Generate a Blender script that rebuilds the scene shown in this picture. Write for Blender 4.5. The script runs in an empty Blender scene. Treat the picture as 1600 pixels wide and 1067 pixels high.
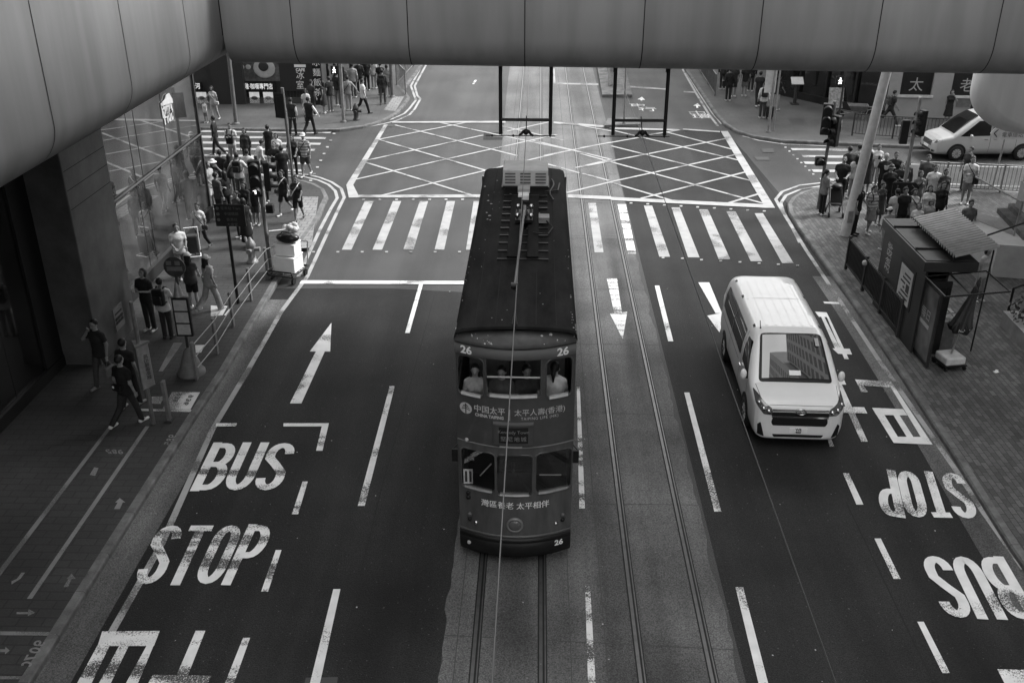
import bpy, bmesh, math, random
import numpy as np
from mathutils import Vector, Matrix
from mathutils.geometry import tessellate_polygon
rad = math.radians
S = bpy.context.scene
COL = S.collection
R = random.Random(7)

# ---------------------------------------------------------------- camera, sky, sun, exposure
FPX, HC = 1520.0, 11.2
PITCH = math.atan((533.5 + 206) / FPX)
YAW = math.atan(45.0 / (FPX / math.cos(PITCH)))
cd = bpy.data.cameras.new("camera"); cam = bpy.data.objects.new("camera", cd); COL.objects.link(cam)
cam.location = (0, 0, HC); cam.rotation_euler = (math.pi / 2 - PITCH, 0, YAW)
cd.sensor_fit = 'HORIZONTAL'; cd.sensor_width = 36.0; cd.lens = 36.0 * FPX / 1600.0
cd.clip_start = 0.1; cd.clip_end = 2000
S.camera = cam
SUN_AZ, SUN_EL = rad(68), rad(47)            # from +Y (far) turning to +X (right)
w = bpy.data.worlds.new("World"); S.world = w; w.use_nodes = True
nt = w.node_tree; nt.nodes.clear()
sky = nt.nodes.new("ShaderNodeTexSky"); sky.sky_type = 'NISHITA'; sky.sun_disc = False
sky.sun_elevation = SUN_EL; sky.sun_rotation = SUN_AZ; sky.dust_density = 3.0
bw = nt.nodes.new("ShaderNodeRGBToBW"); bg = nt.nodes.new("ShaderNodeBackground"); wo = nt.nodes.new("ShaderNodeOutputWorld")
nt.links.new(sky.outputs[0], bw.inputs[0])
# bright broken cloud over the haze: grey sky plus soft cloud masses
wc = nt.nodes.new("ShaderNodeTexCoord"); wn_ = nt.nodes.new("ShaderNodeTexNoise"); wn_.inputs["Scale"].default_value = 2.2; wn_.inputs["Detail"].default_value = 6
wr = nt.nodes.new("ShaderNodeMapRange"); wr.inputs[1].default_value = 0.35; wr.inputs[2].default_value = 0.65; wr.inputs[3].default_value = 1.6; wr.inputs[4].default_value = 5.0
wh = nt.nodes.new("ShaderNodeMath"); wh.operation = 'MULTIPLY'; wh.inputs[1].default_value = 0.45; wa = nt.nodes.new("ShaderNodeMath"); wa.operation = 'ADD'
nt.links.new(wc.outputs["Generated"], wn_.inputs["Vector"]); nt.links.new(wn_.outputs["Fac"], wr.inputs[0]); nt.links.new(bw.outputs[0], wh.inputs[0]); nt.links.new(wh.outputs[0], wa.inputs[0]); nt.links.new(wr.outputs[0], wa.inputs[1])
nt.links.new(wa.outputs[0], bg.inputs[0]); nt.links.new(bg.outputs[0], wo.inputs[0])
bg.inputs[1].default_value = 0.15
sl = bpy.data.lights.new("sun", 'SUN'); sun = bpy.data.objects.new("sun", sl); COL.objects.link(sun)
sl.energy = 1.25; sl.angle = rad(16); sl.color = (1, 1, 1)
_d = Vector((math.sin(SUN_AZ) * math.cos(SUN_EL), math.cos(SUN_AZ) * math.cos(SUN_EL), math.sin(SUN_EL)))
sun.rotation_euler = _d.to_track_quat('Z', 'Y').to_euler()
S.view_settings.view_transform = 'Standard'; S.view_settings.look = 'None'
S.view_settings.exposure = 1.85; S.view_settings.gamma = 1.0

# ---------------------------------------------------------------- surveying helpers: photo bearing -> place in the street
def _ray(px, py):
    u = (px - 800) / FPX; v = (py - 533.5) / FPX
    f = math.cos(PITCH) - v * math.sin(PITCH); dz = -(math.sin(PITCH) + v * math.cos(PITCH))
    return (u * math.cos(YAW) - f * math.sin(YAW), f * math.cos(YAW) + u * math.sin(YAW), dz)
def G(px, py, z=0.0):
    d = _ray(px, py); t = (z - HC) / d[2]; return (d[0] * t, d[1] * t)
def AY(px, py, Y):
    d = _ray(px, py); t = Y / d[1]; return (d[0] * t, Y, HC + d[2] * t)
def AX(px, py, X):
    d = _ray(px, py); t = X / d[0]; return (X, d[1] * t, HC + d[2] * t)

# ---------------------------------------------------------------- materials (the photograph is black and white: all greys)
MATS = {}
def mat(name, v, rough=0.6, var=0.0, scale=4.0, bump=0.0, bscale=60.0, metal=0.0, spec=0.25, emit=0.0, detail=4.0, coat=0.0, stretch=None):
    if name in MATS: return MATS[name]
    m = bpy.data.materials.new(name); m.use_nodes = True; MATS[name] = m
    t = m.node_tree; b = t.nodes["Principled BSDF"]
    b.inputs["Roughness"].default_value = rough; b.inputs["Metallic"].default_value = metal
    b.inputs["Specular IOR Level"].default_value = spec
    b.inputs["Base Color"].default_value = (v, v, v, 1)
    if coat: b.inputs["Coat Weight"].default_value = coat; b.inputs["Coat Roughness"].default_value = 0.04
    if emit: b.inputs["Emission Color"].default_value = (1, 1, 1, 1); b.inputs["Emission Strength"].default_value = emit
    if var or bump:
        tc = t.nodes.new("ShaderNodeTexCoord"); src = tc.outputs["Object"]
        if stretch:
            mp = t.nodes.new("ShaderNodeMapping"); mp.inputs["Scale"].default_value = stretch
            t.links.new(src, mp.inputs[0]); src = mp.outputs[0]
    if var:
        n = t.nodes.new("ShaderNodeTexNoise"); n.inputs["Scale"].default_value = scale; n.inputs["Detail"].default_value = detail
        n.inputs["Roughness"].default_value = 0.65
        r = t.nodes.new("ShaderNodeMapRange"); r.inputs[1].default_value = 0.3; r.inputs[2].default_value = 0.7
        r.inputs[3].default_value = v * (1 - var); r.inputs[4].default_value = v * (1 + var)
        t.links.new(src, n.inputs["Vector"]); t.links.new(n.outputs["Fac"], r.inputs[0]); t.links.new(r.outputs[0], b.inputs["Base Color"])
    if bump:
        n2 = t.nodes.new("ShaderNodeTexNoise"); n2.inputs["Scale"].default_value = bscale; n2.inputs["Detail"].default_value = 3
        bp = t.nodes.new("ShaderNodeBump"); bp.inputs["Strength"].default_value = bump; bp.inputs["Distance"].default_value = 0.02
        t.links.new(src, n2.inputs["Vector"]); t.links.new(n2.outputs["Fac"], bp.inputs["Height"]); t.links.new(bp.outputs[0], b.inputs["Normal"])
    return m
def _noise(t, src, scale, lo, hi, a, b, detail=3.0):
    n = t.nodes.new("ShaderNodeTexNoise"); n.inputs["Scale"].default_value = scale; n.inputs["Detail"].default_value = detail
    r = t.nodes.new("ShaderNodeMapRange"); r.inputs[1].default_value = lo; r.inputs[2].default_value = hi
    r.inputs[3].default_value = a; r.inputs[4].default_value = b
    t.links.new(src, n.inputs["Vector"]); t.links.new(n.outputs["Fac"], r.inputs[0]); return r.outputs[0]
def _math(t, op, a, b):
    n = t.nodes.new("ShaderNodeMath"); n.operation = op
    for i, x in enumerate((a, b)):
        if isinstance(x, (int, float)): n.inputs[i].default_value = x
        else: t.links.new(x, n.inputs[i])
    return n.outputs[0]
def asphalt(name, v, rough=0.8, patch=0.25, streak=0.0):
    m = bpy.data.materials.new(name); m.use_nodes = True; MATS[name] = m
    t = m.node_tree; b = t.nodes["Principled BSDF"]; src = t.nodes.new("ShaderNodeTexCoord").outputs["Object"]
    fine = _noise(t, src, 48, 0.32, 0.68, 0.5, 1.55, 4)
    big = _noise(t, src, 0.35, 0.3, 0.7, 1 - patch, 1 + patch, 5)
    c = _math(t, 'MULTIPLY', _math(t, 'MULTIPLY', fine, big), v)
    mp = t.nodes.new("ShaderNodeMapping"); mp.inputs["Scale"].default_value = (1.1, 0.06, 1)
    t.links.new(src, mp.inputs[0])
    st = _noise(t, mp.outputs[0], 1.0, 0.35, 0.65, 1 - streak - 0.08, 1 + streak + 0.08, 4)
    c = _math(t, 'MULTIPLY', c, st)
    sp = _noise(t, src, 23, 0.74, 0.78, 0, 0.09, 1)          # pale chips trodden into the tar
    c = _math(t, 'ADD', c, sp)
    t.links.new(c, b.inputs["Base Color"]); b.inputs["Roughness"].default_value = rough
    b.inputs["Specular IOR Level"].default_value = 0.18
    bp = t.nodes.new("ShaderNodeBump"); bp.inputs["Strength"].default_value = 0.35; bp.inputs["Distance"].default_value = 0.01
    t.links.new(fine, bp.inputs["Height"]); t.links.new(bp.outputs[0], b.inputs["Normal"])
    return m
def paint(name, v, under, wear=0.3, band=False):
    m = bpy.data.materials.new(name); m.use_nodes = True; MATS[name] = m
    t = m.node_tree; b = t.nodes["Principled BSDF"]; src = t.nodes.new("ShaderNodeTexCoord").outputs["Object"]
    n = t.nodes.new("ShaderNodeTexNoise"); n.inputs["Scale"].default_value = 38; n.inputs["Detail"].default_value = 5; n.inputs["Roughness"].default_value = 0.75
    t.links.new(src, n.inputs["Vector"])
    mp = t.nodes.new("ShaderNodeMapping"); mp.inputs["Scale"].default_value = (0.4, 2.3, 1) if band else (0.9, 0.9, 1)
    t.links.new(src, mp.inputs[0])
    big = _noise(t, mp.outputs[0], 1.0, 0.38, 0.62, -0.16, 0.16, 2)
    f = _math(t, 'ADD', n.outputs["Fac"], big)
    r = t.nodes.new("ShaderNodeMapRange"); r.inputs[1].default_value = 0.30 + wear * 0.35; r.inputs[2].default_value = 0.40 + wear * 0.35
    r.inputs[3].default_value = 0; r.inputs[4].default_value = 1
    t.links.new(f, r.inputs[0])
    tone = _noise(t, src, 3.0, 0.3, 0.7, v * 0.8, v, 4)
    mix = t.nodes.new("ShaderNodeMix"); mix.data_type = 'FLOAT'
    t.links.new(r.outputs[0], mix.inputs[0]); mix.inputs[2].default_value = under; t.links.new(tone, mix.inputs[3])
    t.links.new(mix.outputs[0], b.inputs["Base Color"]); b.inputs["Roughness"].default_value = 0.7; b.inputs["Specular IOR Level"].default_value = 0.3
    return m
def brick(name, a, c, mortar, bw_=0.4, bh=0.2, ang=0.0, msize=0.02, stain=0.25, rough=0.8):
    m = bpy.data.materials.new(name); m.use_nodes = True; MATS[name] = m
    t = m.node_tree; b = t.nodes["Principled BSDF"]; src = t.nodes.new("ShaderNodeTexCoord").outputs["Object"]
    mp = t.nodes.new("ShaderNodeMapping"); mp.inputs["Rotation"].default_value = (0, 0, ang); t.links.new(src, mp.inputs[0])
    br = t.nodes.new("ShaderNodeTexBrick"); br.inputs["Scale"].default_value = 1; br.inputs["Brick Width"].default_value = bw_; br.inputs["Row Height"].default_value = bh
    br.inputs["Mortar Size"].default_value = msize; br.inputs["Color1"].default_value = (a, a, a, 1); br.inputs["Color2"].default_value = (c, c, c, 1)
    br.inputs["Mortar"].default_value = (mortar, mortar, mortar, 1); br.inputs["Bias"].default_value = 0.0
    t.links.new(mp.outputs[0], br.inputs["Vector"])
    bwn = t.nodes.new("ShaderNodeRGBToBW"); t.links.new(br.outputs["Color"], bwn.inputs[0])
    big = _noise(t, src, 0.6, 0.3, 0.7, 1 - stain, 1 + stain, 6); fine = _noise(t, src, 30, 0.3, 0.7, 0.8, 1.2, 3)
    c_ = _math(t, 'MULTIPLY', _math(t, 'MULTIPLY', bwn.outputs[0], big), fine)
    t.links.new(c_, b.inputs["Base Color"]); b.inputs["Roughness"].default_value = rough
    bp = t.nodes.new("ShaderNodeBump"); bp.inputs["Strength"].default_value = 0.4; bp.inputs["Distance"].default_value = 0.01; bp.invert = True
    t.links.new(br.outputs["Fac"], bp.inputs["Height"]); t.links.new(bp.outputs[0], b.inputs["Normal"])
    return m
def glass(name, tint=0.5, alpha=0.25, rough=0.02):
    m = bpy.data.materials.new(name); m.use_nodes = True; MATS[name] = m
    t = m.node_tree; t.nodes.clear(); o = t.nodes.new("ShaderNodeOutputMaterial"); mx = t.nodes.new("ShaderNodeMixShader")
    tr = t.nodes.new("ShaderNodeBsdfTransparent"); tr.inputs[0].default_value = (tint, tint, tint, 1)
    g = t.nodes.new("ShaderNodeBsdfGlossy"); g.inputs["Roughness"].default_value = rough; g.inputs[0].default_value = (.9, .9, .9, 1)
    fr = t.nodes.new("ShaderNodeLayerWeight"); fr.inputs[0].default_value = 0.5
    a = _math(t, 'ADD', _math(t, 'MULTIPLY', _math(t, 'POWER', fr.outputs["Facing"], 4.0), 0.8), alpha + 0.03)
    t.links.new(a, mx.inputs[0]); t.links.new(tr.outputs[0], mx.inputs[1]); t.links.new(g.outputs[0], mx.inputs[2]); t.links.new(mx.outputs[0], o.inputs[0])
    return m

# ---------------------------------------------------------------- mesh builder
class MB:
    def __init__(s): s.v = []; s.f = []; s.mi = []; s.sm = []; s.cur = 0
    def add(s, vs, fs, smooth=False):
        o = len(s.v); s.v += [tuple(p) for p in vs]
        for q in fs: s.f.append(tuple(i + o for i in q)); s.mi.append(s.cur); s.sm.append(smooth)
        return s
    def m(s, i): s.cur = i; return s
    def box(s, c, d, rz=0.0, M=None):
        x, y, z = (q / 2 for q in d)
        vs = [(-x, -y, -z), (x, -y, -z), (x, y, -z), (-x, y, -z), (-x, -y, z), (x, -y, z), (x, y, z), (-x, y, z)]
        if M is None: M = Matrix.Rotation(rz, 3, 'Z')
        vs = [tuple(M @ Vector(p) + Vector(c)) for p in vs]
        return s.add(vs, [(0, 3, 2, 1), (4, 5, 6, 7), (0, 1, 5, 4), (1, 2, 6, 5), (2, 3, 7, 6), (3, 0, 4, 7)])
    def bx(s, x0, x1, y0, y1, z0, z1): return s.box(((x0 + x1) / 2, (y0 + y1) / 2, (z0 + z1) / 2), (abs(x1 - x0), abs(y1 - y0), abs(z1 - z0)))
    def tube(s, p0, p1, r0, r1=None, n=10, cap=True, smooth=True):
        r1 = r0 if r1 is None else r1
        a = Vector(p0); b = Vector(p1); d = (b - a)
        if d.length < 1e-6: return s
        q = d.to_track_quat('Z', 'Y').to_matrix()
        vs = []
        for (c, r) in ((a, r0), (b, r1)):
            for i in range(n):
                t = 2 * math.pi * i / n; vs.append(tuple(c + q @ Vector((r * math.cos(t), r * math.sin(t), 0))))
        s.add(vs, [(i, (i + 1) % n, n + (i + 1) % n, n + i) for i in range(n)], smooth)
        if cap: s.add(vs, [tuple(range(n - 1, -1, -1)), tuple(range(n, 2 * n))])
        return s
    def path(s, pts, r, n=8, closed=False):
        k = len(pts)
        for i in range(k - (0 if closed else 1)): s.tube(pts[i], pts[(i + 1) % k], r, n=n)
        for p in (pts if closed else pts[1:-1]): s.ball(p, r * 1.0, n, 4)
        return s
    def ball(s, c, r, n=12, k=8, sc=(1, 1, 1)):
        vs = [(c[0], c[1], c[2] - r * sc[2])]
        for j in range(1, k):
            t = -math.pi / 2 + math.pi * j / k
            for i in range(n):
                a = 2 * math.pi * i / n
                vs.append((c[0] + r * sc[0] * math.cos(t) * math.cos(a), c[1] + r * sc[1] * math.cos(t) * math.sin(a), c[2] + r * sc[2] * math.sin(t)))
        vs.append((c[0], c[1], c[2] + r * sc[2])); L = len(vs) - 1; fs = []
        for i in range(n): fs.append((0, 1 + (i + 1) % n, 1 + i)); fs.append((L, L - n + i, L - n + (i + 1) % n))
        for j in range(k - 2):
            for i in range(n): fs.append((1 + j * n + i, 1 + j * n + (i + 1) % n, 1 + (j + 1) * n + (i + 1) % n, 1 + (j + 1) * n + i))
        return s.add(vs, fs, True)
    def lathe(s, prof, c=(0, 0, 0), n=16, smooth=True):
        vs = []; k = len(prof)
        for (r, z) in prof:
            for i in range(n):
                a = 2 * math.pi * i / n; vs.append((c[0] + r * math.cos(a), c[1] + r * math.sin(a), c[2] + z))
        fs = [(j * n + i, j * n + (i + 1) % n, (j + 1) * n + (i + 1) % n, (j + 1) * n + i) for j in range(k - 1) for i in range(n)]
        s.add(vs, fs, smooth); s.add(vs[:n], [tuple(range(n - 1, -1, -1))]); s.add(vs[-n:], [tuple(range(n))]); return s
    def loft(s, rings, closed=True, smooth=True, caps=True):
        n = len(rings[0]); vs = [p for r in rings for p in r]; e = n if closed else n - 1
        s.add(vs, [(j * n + i, j * n + (i + 1) % n, (j + 1) * n + (i + 1) % n, (j + 1) * n + i) for j in range(len(rings) - 1) for i in range(e)], smooth)
        if caps and closed: s.add(rings[0], [tuple(range(n - 1, -1, -1))]); s.add(rings[-1], [tuple(range(n))])
        return s
    def poly(s, pts, z=None):
        P = [(p[0], p[1], z if z is not None else p[2]) for p in pts]
        return s.add(P, [tuple(t) for t in tessellate_polygon([[Vector(p) for p in P]])])
    def prism(s, pts, z0, z1):
        if sum(pts[i - 1][0] * pts[i][1] - pts[i][0] * pts[i - 1][1] for i in range(len(pts))) < 0: pts = pts[::-1]
        n = len(pts); tri = [tuple(t) for t in tessellate_polygon([[Vector((p[0], p[1], 0)) for p in pts]])]
        s.add([(p[0], p[1], z1) for p in pts], tri); s.add([(p[0], p[1], z0) for p in pts], [t[::-1] for t in tri])
        return s.add([(p[0], p[1], z0) for p in pts] + [(p[0], p[1], z1) for p in pts], [(i, (i + 1) % n, n + (i + 1) % n, n + i) for i in range(n)])
    def strip(s, pts, width, z, side=0.0):
        """flat ribbon along a ground polyline"""
        n = len(pts); L = []; Rr = []
        for i in range(n):
            a = Vector(pts[max(i - 1, 0)][:2]); b = Vector(pts[min(i + 1, n - 1)][:2]); d = (b - a).normalized(); q = Vector((-d.y, d.x)); p = Vector(pts[i][:2])
            k = 1.0
            if 0 < i < n - 1:
                d1 = (p - a).normalized(); k = 1 / max(0.5, (d1.dot(d)))
            L.append(p + q * width * (0.5 + side) * k); Rr.append(p - q * width * (0.5 - side) * k)
        vs = [(p.x, p.y, z) for p in L] + [(p.x, p.y, z) for p in Rr]
        return s.add(vs, [(n + i, n + i + 1, i + 1, i) for i in range(n - 1)])
    def mesh(s, name, mats):
        me = bpy.data.meshes.new(name); me.from_pydata(s.v, [], s.f)
        for m_ in (mats if isinstance(mats, (list, tuple)) else [mats]): me.materials.append(m_)
        me.polygons.foreach_set("material_index", s.mi); me.polygons.foreach_set("use_smooth", s.sm)
        bm = bmesh.new(); bm.from_mesh(me); bmesh.ops.recalc_face_normals(bm, faces=bm.faces) if getattr(s, 'fixn', True) else None
        bm.to_mesh(me); bm.free(); me.update(); return me
    def build(s, name, mats, parent=None, bevel=0.0, seg=2, weld=False, **kw):
        if weld: pass
        o = bpy.data.objects.new(name, s.mesh(name, mats)); COL.objects.link(o)
        if parent: o.parent = parent
        if bevel:
            b = o.modifiers.new("bevel", 'BEVEL'); b.width = bevel; b.segments = seg; b.limit_method = 'ANGLE'; b.angle_limit = rad(40)
        tag(o, **kw); return o
def flat(mb): mb.fixn = False; return mb
def tag(o, label=None, cat=None, group=None, kind=None):
    if label: o["label"] = label
    if cat: o["category"] = cat
    if group: o["group"] = group
    if kind: o["kind"] = kind
    return o
def thing(name, label, cat, loc=(0, 0, 0), rz=0.0, group=None):
    o = bpy.data.objects.new(name, None); COL.objects.link(o); o.location = loc; o.rotation_euler = (0, 0, rz); o.empty_display_size = 0.2
    return tag(o, label, cat, group)
def copy_tree(o, parent=None):
    c = o.copy(); COL.objects.link(c)
    if parent: c.parent = parent
    for ch in list(o.children): copy_tree(ch, c)
    return c
TXT = {}
def text_mb(s, size=1.0, depth=0.0, bold=0.0, sx=1.0, align='CENTER', space=1.0):
    """letters as a mesh in the XY plane (x right, y up); returns (verts, faces)"""
    if any(ord(c) > 0x2E80 for c in s): bold = 0.0          # dense characters keep their own stroke weight
    key = (s, size, depth, bold, sx, align, space)
    if key in TXT: return TXT[key]
    c = bpy.data.curves.new("t", 'FONT'); c.body = s; c.size = size; c.extrude = depth; c.offset = bold; c.align_x = align; c.align_y = 'CENTER'
    c.resolution_u = 3; c.space_character = space
    o = bpy.data.objects.new("t", c); COL.objects.link(o); dg = bpy.context.evaluated_depsgraph_get()
    me = bpy.data.meshes.new_from_object(o.evaluated_get(dg))
    vs = [(v.co.x * sx, v.co.y, v.co.z) for v in me.vertices]; fs = [tuple(p.vertices) for p in me.polygons]
    bpy.data.objects.remove(o); bpy.data.curves.remove(c); bpy.data.meshes.remove(me)
    TXT[key] = (vs, fs); return vs, fs
def put_text(mb, s, o, ux, uy, size, bold=0.0, sx=1.0, align='CENTER', depth=0.0, space=1.0, nrm=None):
    vs, fs = text_mb(s, size, depth, bold, sx, align, space); ux = Vector(ux).normalized(); uy = Vector(uy).normalized(); un = ux.cross(uy); o = Vector(o)
    return mb.add([tuple(o + ux * a + uy * b + un * c) for a, b, c in vs], fs)

# ---------------------------------------------------------------- palette
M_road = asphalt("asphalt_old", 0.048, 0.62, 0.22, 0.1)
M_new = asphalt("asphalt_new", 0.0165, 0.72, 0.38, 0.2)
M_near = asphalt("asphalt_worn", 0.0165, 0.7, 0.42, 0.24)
M_conc = asphalt("track_concrete", 0.082, 0.68, 0.5, 0.3)
M_concfar = asphalt("track_concrete_far", 0.09, 0.6, 0.3, 0.22)
M_gutter = asphalt("gutter_concrete", 0.085, 0.75, 0.55, 0.35)
M_kerb = mat("kerb_stone", 0.12, 0.85, 0.45, 2.5, 0.4, 40)
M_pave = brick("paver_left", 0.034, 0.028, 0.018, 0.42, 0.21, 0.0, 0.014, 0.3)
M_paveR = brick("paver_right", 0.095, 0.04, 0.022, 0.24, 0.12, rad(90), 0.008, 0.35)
M_paveB = brick("paver_back", 0.06, 0.052, 0.034, 0.6, 0.3, rad(-4), 0.01, 0.3)
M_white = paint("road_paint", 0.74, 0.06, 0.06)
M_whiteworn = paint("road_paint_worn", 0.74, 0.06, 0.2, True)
M_whitefar = paint("road_paint_far", 0.34, 0.07, 0.05)  # road paint darkened in the colour to offset sunlight on the junction
M_yellow = paint("kerb_line_paint", 0.34, 0.09, 0.25)
M_steel = mat("rail_steel", 0.10, 0.35, 0.2, 6, metal=0.6)
M_groove = mat("rail_groove", 0.018, 0.9)
M_black = mat("black_paint", 0.012, 0.45, 0.2, 8)
M_dark = mat("dark_grey", 0.035, 0.55, 0.25, 6)
M_mid = mat("mid_grey_paint", 0.12, 0.5, 0.25, 6)
M_galv = mat("galvanised_steel", 0.24, 0.45, 0.25, 5, metal=0.4)
M_light = mat("light_grey", 0.42, 0.55, 0.15, 5)
M_wht = mat("white_paint", 0.75, 0.4, 0.06, 4)
M_letter = mat("white_lettering", 0.8, 0.6)
M_rubber = mat("rubber", 0.015, 0.8, 0.2, 20)
M_chrome = mat("chrome", 0.6, 0.12, metal=1.0)
M_lit = mat("lit_signal", 0.9, 0.5, emit=.6)
M_lamp = mat("lamp_glass", 0.1, 0.12, coat=0.5)
M_clear = glass("clear_glass", 0.75, 0.03)
# ---------------------------------------------------------------- ground, pavements, track bed
def poly_px(pts, z=0.0): return [G(p[0], p[1], z) for p in pts]
flat(MB()).add([(-400, -300, 0), (400, -300, 0), (400, 500, 0), (-400, 500, 0)], [(0, 1, 2, 3)]).build("road", M_road, kind="structure")
Z1, Z2, Z3, Z4 = 0.004, 0.008, 0.012, 0.016
# darker, newer asphalt laid on the near lanes and on the right half of the junction
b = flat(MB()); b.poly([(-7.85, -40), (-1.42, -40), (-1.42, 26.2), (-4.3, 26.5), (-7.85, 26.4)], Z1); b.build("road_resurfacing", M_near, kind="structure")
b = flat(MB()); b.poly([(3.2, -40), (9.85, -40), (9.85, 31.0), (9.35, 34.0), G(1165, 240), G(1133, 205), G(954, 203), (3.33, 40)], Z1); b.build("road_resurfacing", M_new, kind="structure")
# concrete track bed
def ragged(x, y0, y1): return [(x + R.uniform(-.035, .035) + .02 * math.sin(i * .7), y0 + (y1 - y0) * i / 90) for i in range(91)]
b = flat(MB()); b.poly([(-1.42, -40)] + [(3.2, -40)] + ragged(3.21, 4, 30.8) + [(3.25, 31.0), (-1.45, 31.2)] + ragged(-1.42, 31, 4), Z2); b.build("track_bed", M_conc, kind="structure")
b = flat(MB()); b.poly([(-1.45, 31.2), (3.25, 31.0), (3.35, 46), (3.45, 120), (-2.2, 120), (-1.75, 55)], Z2); b.build("track_bed", M_concfar, kind="structure")
b = flat(MB())
for y in (8.2, 11.9, 15.6, 19.3, 23.0, 26.7, 31.1, 34.8, 38.5, 42.2, 46):
    b.strip([(-1.43, y + R.uniform(-.2, .2)), (3.25, y + R.uniform(-.2, .2))], 0.018, Z3)
for x in (-1.2, 0.62, 1.18): b.strip([(x, -20), (x, 60)], 0.014, Z3)
b.build("track_bed_joints", mat("joint", 0.06, 0.9), kind="structure")
for xs in ((-0.89, 0.17), (1.70, 2.80)):
    g = flat(MB()); rl = flat(MB())
    for x in xs:
        far = [(x, -30), (x, 60), (x, 120)]
        g.strip(far, 0.15, Z3 + 0.001); rl.strip([(p[0] - .025, p[1]) for p in far], 0.055, Z4 + .001); rl.strip([(p[0] + .045, p[1]) for p in far], 0.022, Z4 + .001)
    g.build("rail_groove", M_groove, kind="structure"); rl.build("tram_rails", M_steel, kind="structure")
# manhole and utility patches in the junction
b = flat(MB()); b.poly(poly_px([(756, 207), (793, 207), (790, 219), (755, 219)]), Z1 + .001); b.build("road_patch", M_new, kind="structure")
b = flat(MB()); b.poly(poly_px([(768, 210), (788, 210), (786, 215), (766, 215)]), Z3 + .002); b.build("road_patch", M_gutter, kind="structure")
# pavements
PZ = 0.13
KA = [(-40, 1500), (42, 1067), (168, 864), (304, 648), (350, 580), (419, 462), (455, 400), (490, 352), (500, 335), (505, 322), (512, 307), (506, 295), (492, 287), (475, 282), (430, 277), (342, 275), (310, 274)]
KB = [(307, 199), (380, 201), (440, 202), (480, 203), (530, 202), (567, 197), (590, 191), (608, 184), (622, 175), (632, 164), (640, 152), (634, 143), (632, 139), (640, 128), (650, 115), (662, 98)]
KC = [(1066, 98), (1075, 114), (1097, 147), (1117, 177), (1132, 193), (1150, 204), (1175, 212), (1220, 219), (1260, 221), (1375, 226), (1445, 229), (1600, 235)]
KD = [(1640, 304), (1600, 300), (1435, 293), (1350, 291), (1300, 291), (1272, 294), (1252, 300), (1238, 308), (1231, 318), (1234, 332), (1250, 357), (1300, 426), (1330, 467), (1356, 504), (1384, 546), (1412, 588), (1486, 700), (1542, 790), (1580, 850), (1640, 950)]
def kerbline(K, s=1): return [G(p[0], p[1], PZ) for p in K]
ka, kb, kc, kd = map(kerbline, (KA, KB, KC, KD))
ka[0] = (ka[1][0], -30); ka[-1] = (-40, ka[-2][1] + 1.3)
kb[0] = (-40, kb[1][1] + 1.8); kb.append((-7.3, 130)); kc[0] = (9.3, 130); kc.append((60, 39.5)); kd[0] = (60, 33.8); kd[-1] = (kd[-2][0], -30)
def pavement(k, extra, m, nm="pavement"):
    b = MB(); b.prism(k + extra, -0.05, PZ); b.build(nm, m, kind="structure")
    kb_ = MB()
    # kerb stones: a raised granite edging a finger proud of the pavers
    n = len(k); inner = []; q = 0.16
    area = sum(k[i - 1][0] * k[i][1] - k[i][0] * k[i - 1][1] for i in range(n)) if False else 0
    cen = Vector((sum(p[0] for p in extra) / len(extra), sum(p[1] for p in extra) / len(extra)))
    for i in range(n):
        a = Vector(k[max(i - 1, 0)]); c = Vector(k[min(i + 1, n - 1)]); d = (c - a).normalized(); nn = Vector((-d.y, d.x)); p = Vector(k[i])
        inner.append(nn)
    sgn = 1 if inner[n // 2].dot(cen - Vector(k[n // 2])) > 0 else -1
    for i in range(n - 1):
        a, c = Vector(k[i]), Vector(k[i + 1]); L = (c - a).length; m_ = max(1, int(min(L, 60) / 1.0))
        for j in range(m_):
            g = 0.012 if L > 1.2 else 0.0
            p0 = a.lerp(c, j / m_ + g / L); p1 = a.lerp(c, (j + 1) / m_); n0 = inner[i].lerp(inner[i + 1], j / m_) * sgn; n1 = inner[i].lerp(inner[i + 1], (j + 1) / m_) * sgn
            o0, o1 = p0 - n0 * .02, p1 - n1 * .02
            ring = lambda o, nrm: [(o.x, o.y, -0.04), (o.x, o.y, PZ - .03), (o.x + nrm.x * .025, o.y + nrm.y * .025, PZ + .006), (o.x + nrm.x * q, o.y + nrm.y * q, PZ + .006), (o.x + nrm.x * q, o.y + nrm.y * q, -0.04)]
            kb_.loft([ring(o0, n0), ring(o1, n1)], smooth=False)
    kb_.build("kerb", M_kerb, kind="structure")
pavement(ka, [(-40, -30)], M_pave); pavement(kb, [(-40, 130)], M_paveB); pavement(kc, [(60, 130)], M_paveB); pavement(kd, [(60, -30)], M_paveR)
# concrete gutters
def offs(k, d):
    out = []; n = len(k)
    for i in range(n):
        a = Vector(k[max(i - 1, 0)]); c = Vector(k[min(i + 1, n - 1)]); t = (c - a).normalized(); out.append((k[i][0] - t.y * d, k[i][1] + t.x * d))
    return out
b = flat(MB()); b.strip(offs(ka[:6], -.30), 0.56, Z2); b.build("gutter", M_gutter, kind="structure")
b = flat(MB()); b.strip(offs(kd[11:], -.30), 0.56, Z2); b.build("gutter", M_gutter, kind="structure")
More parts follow.
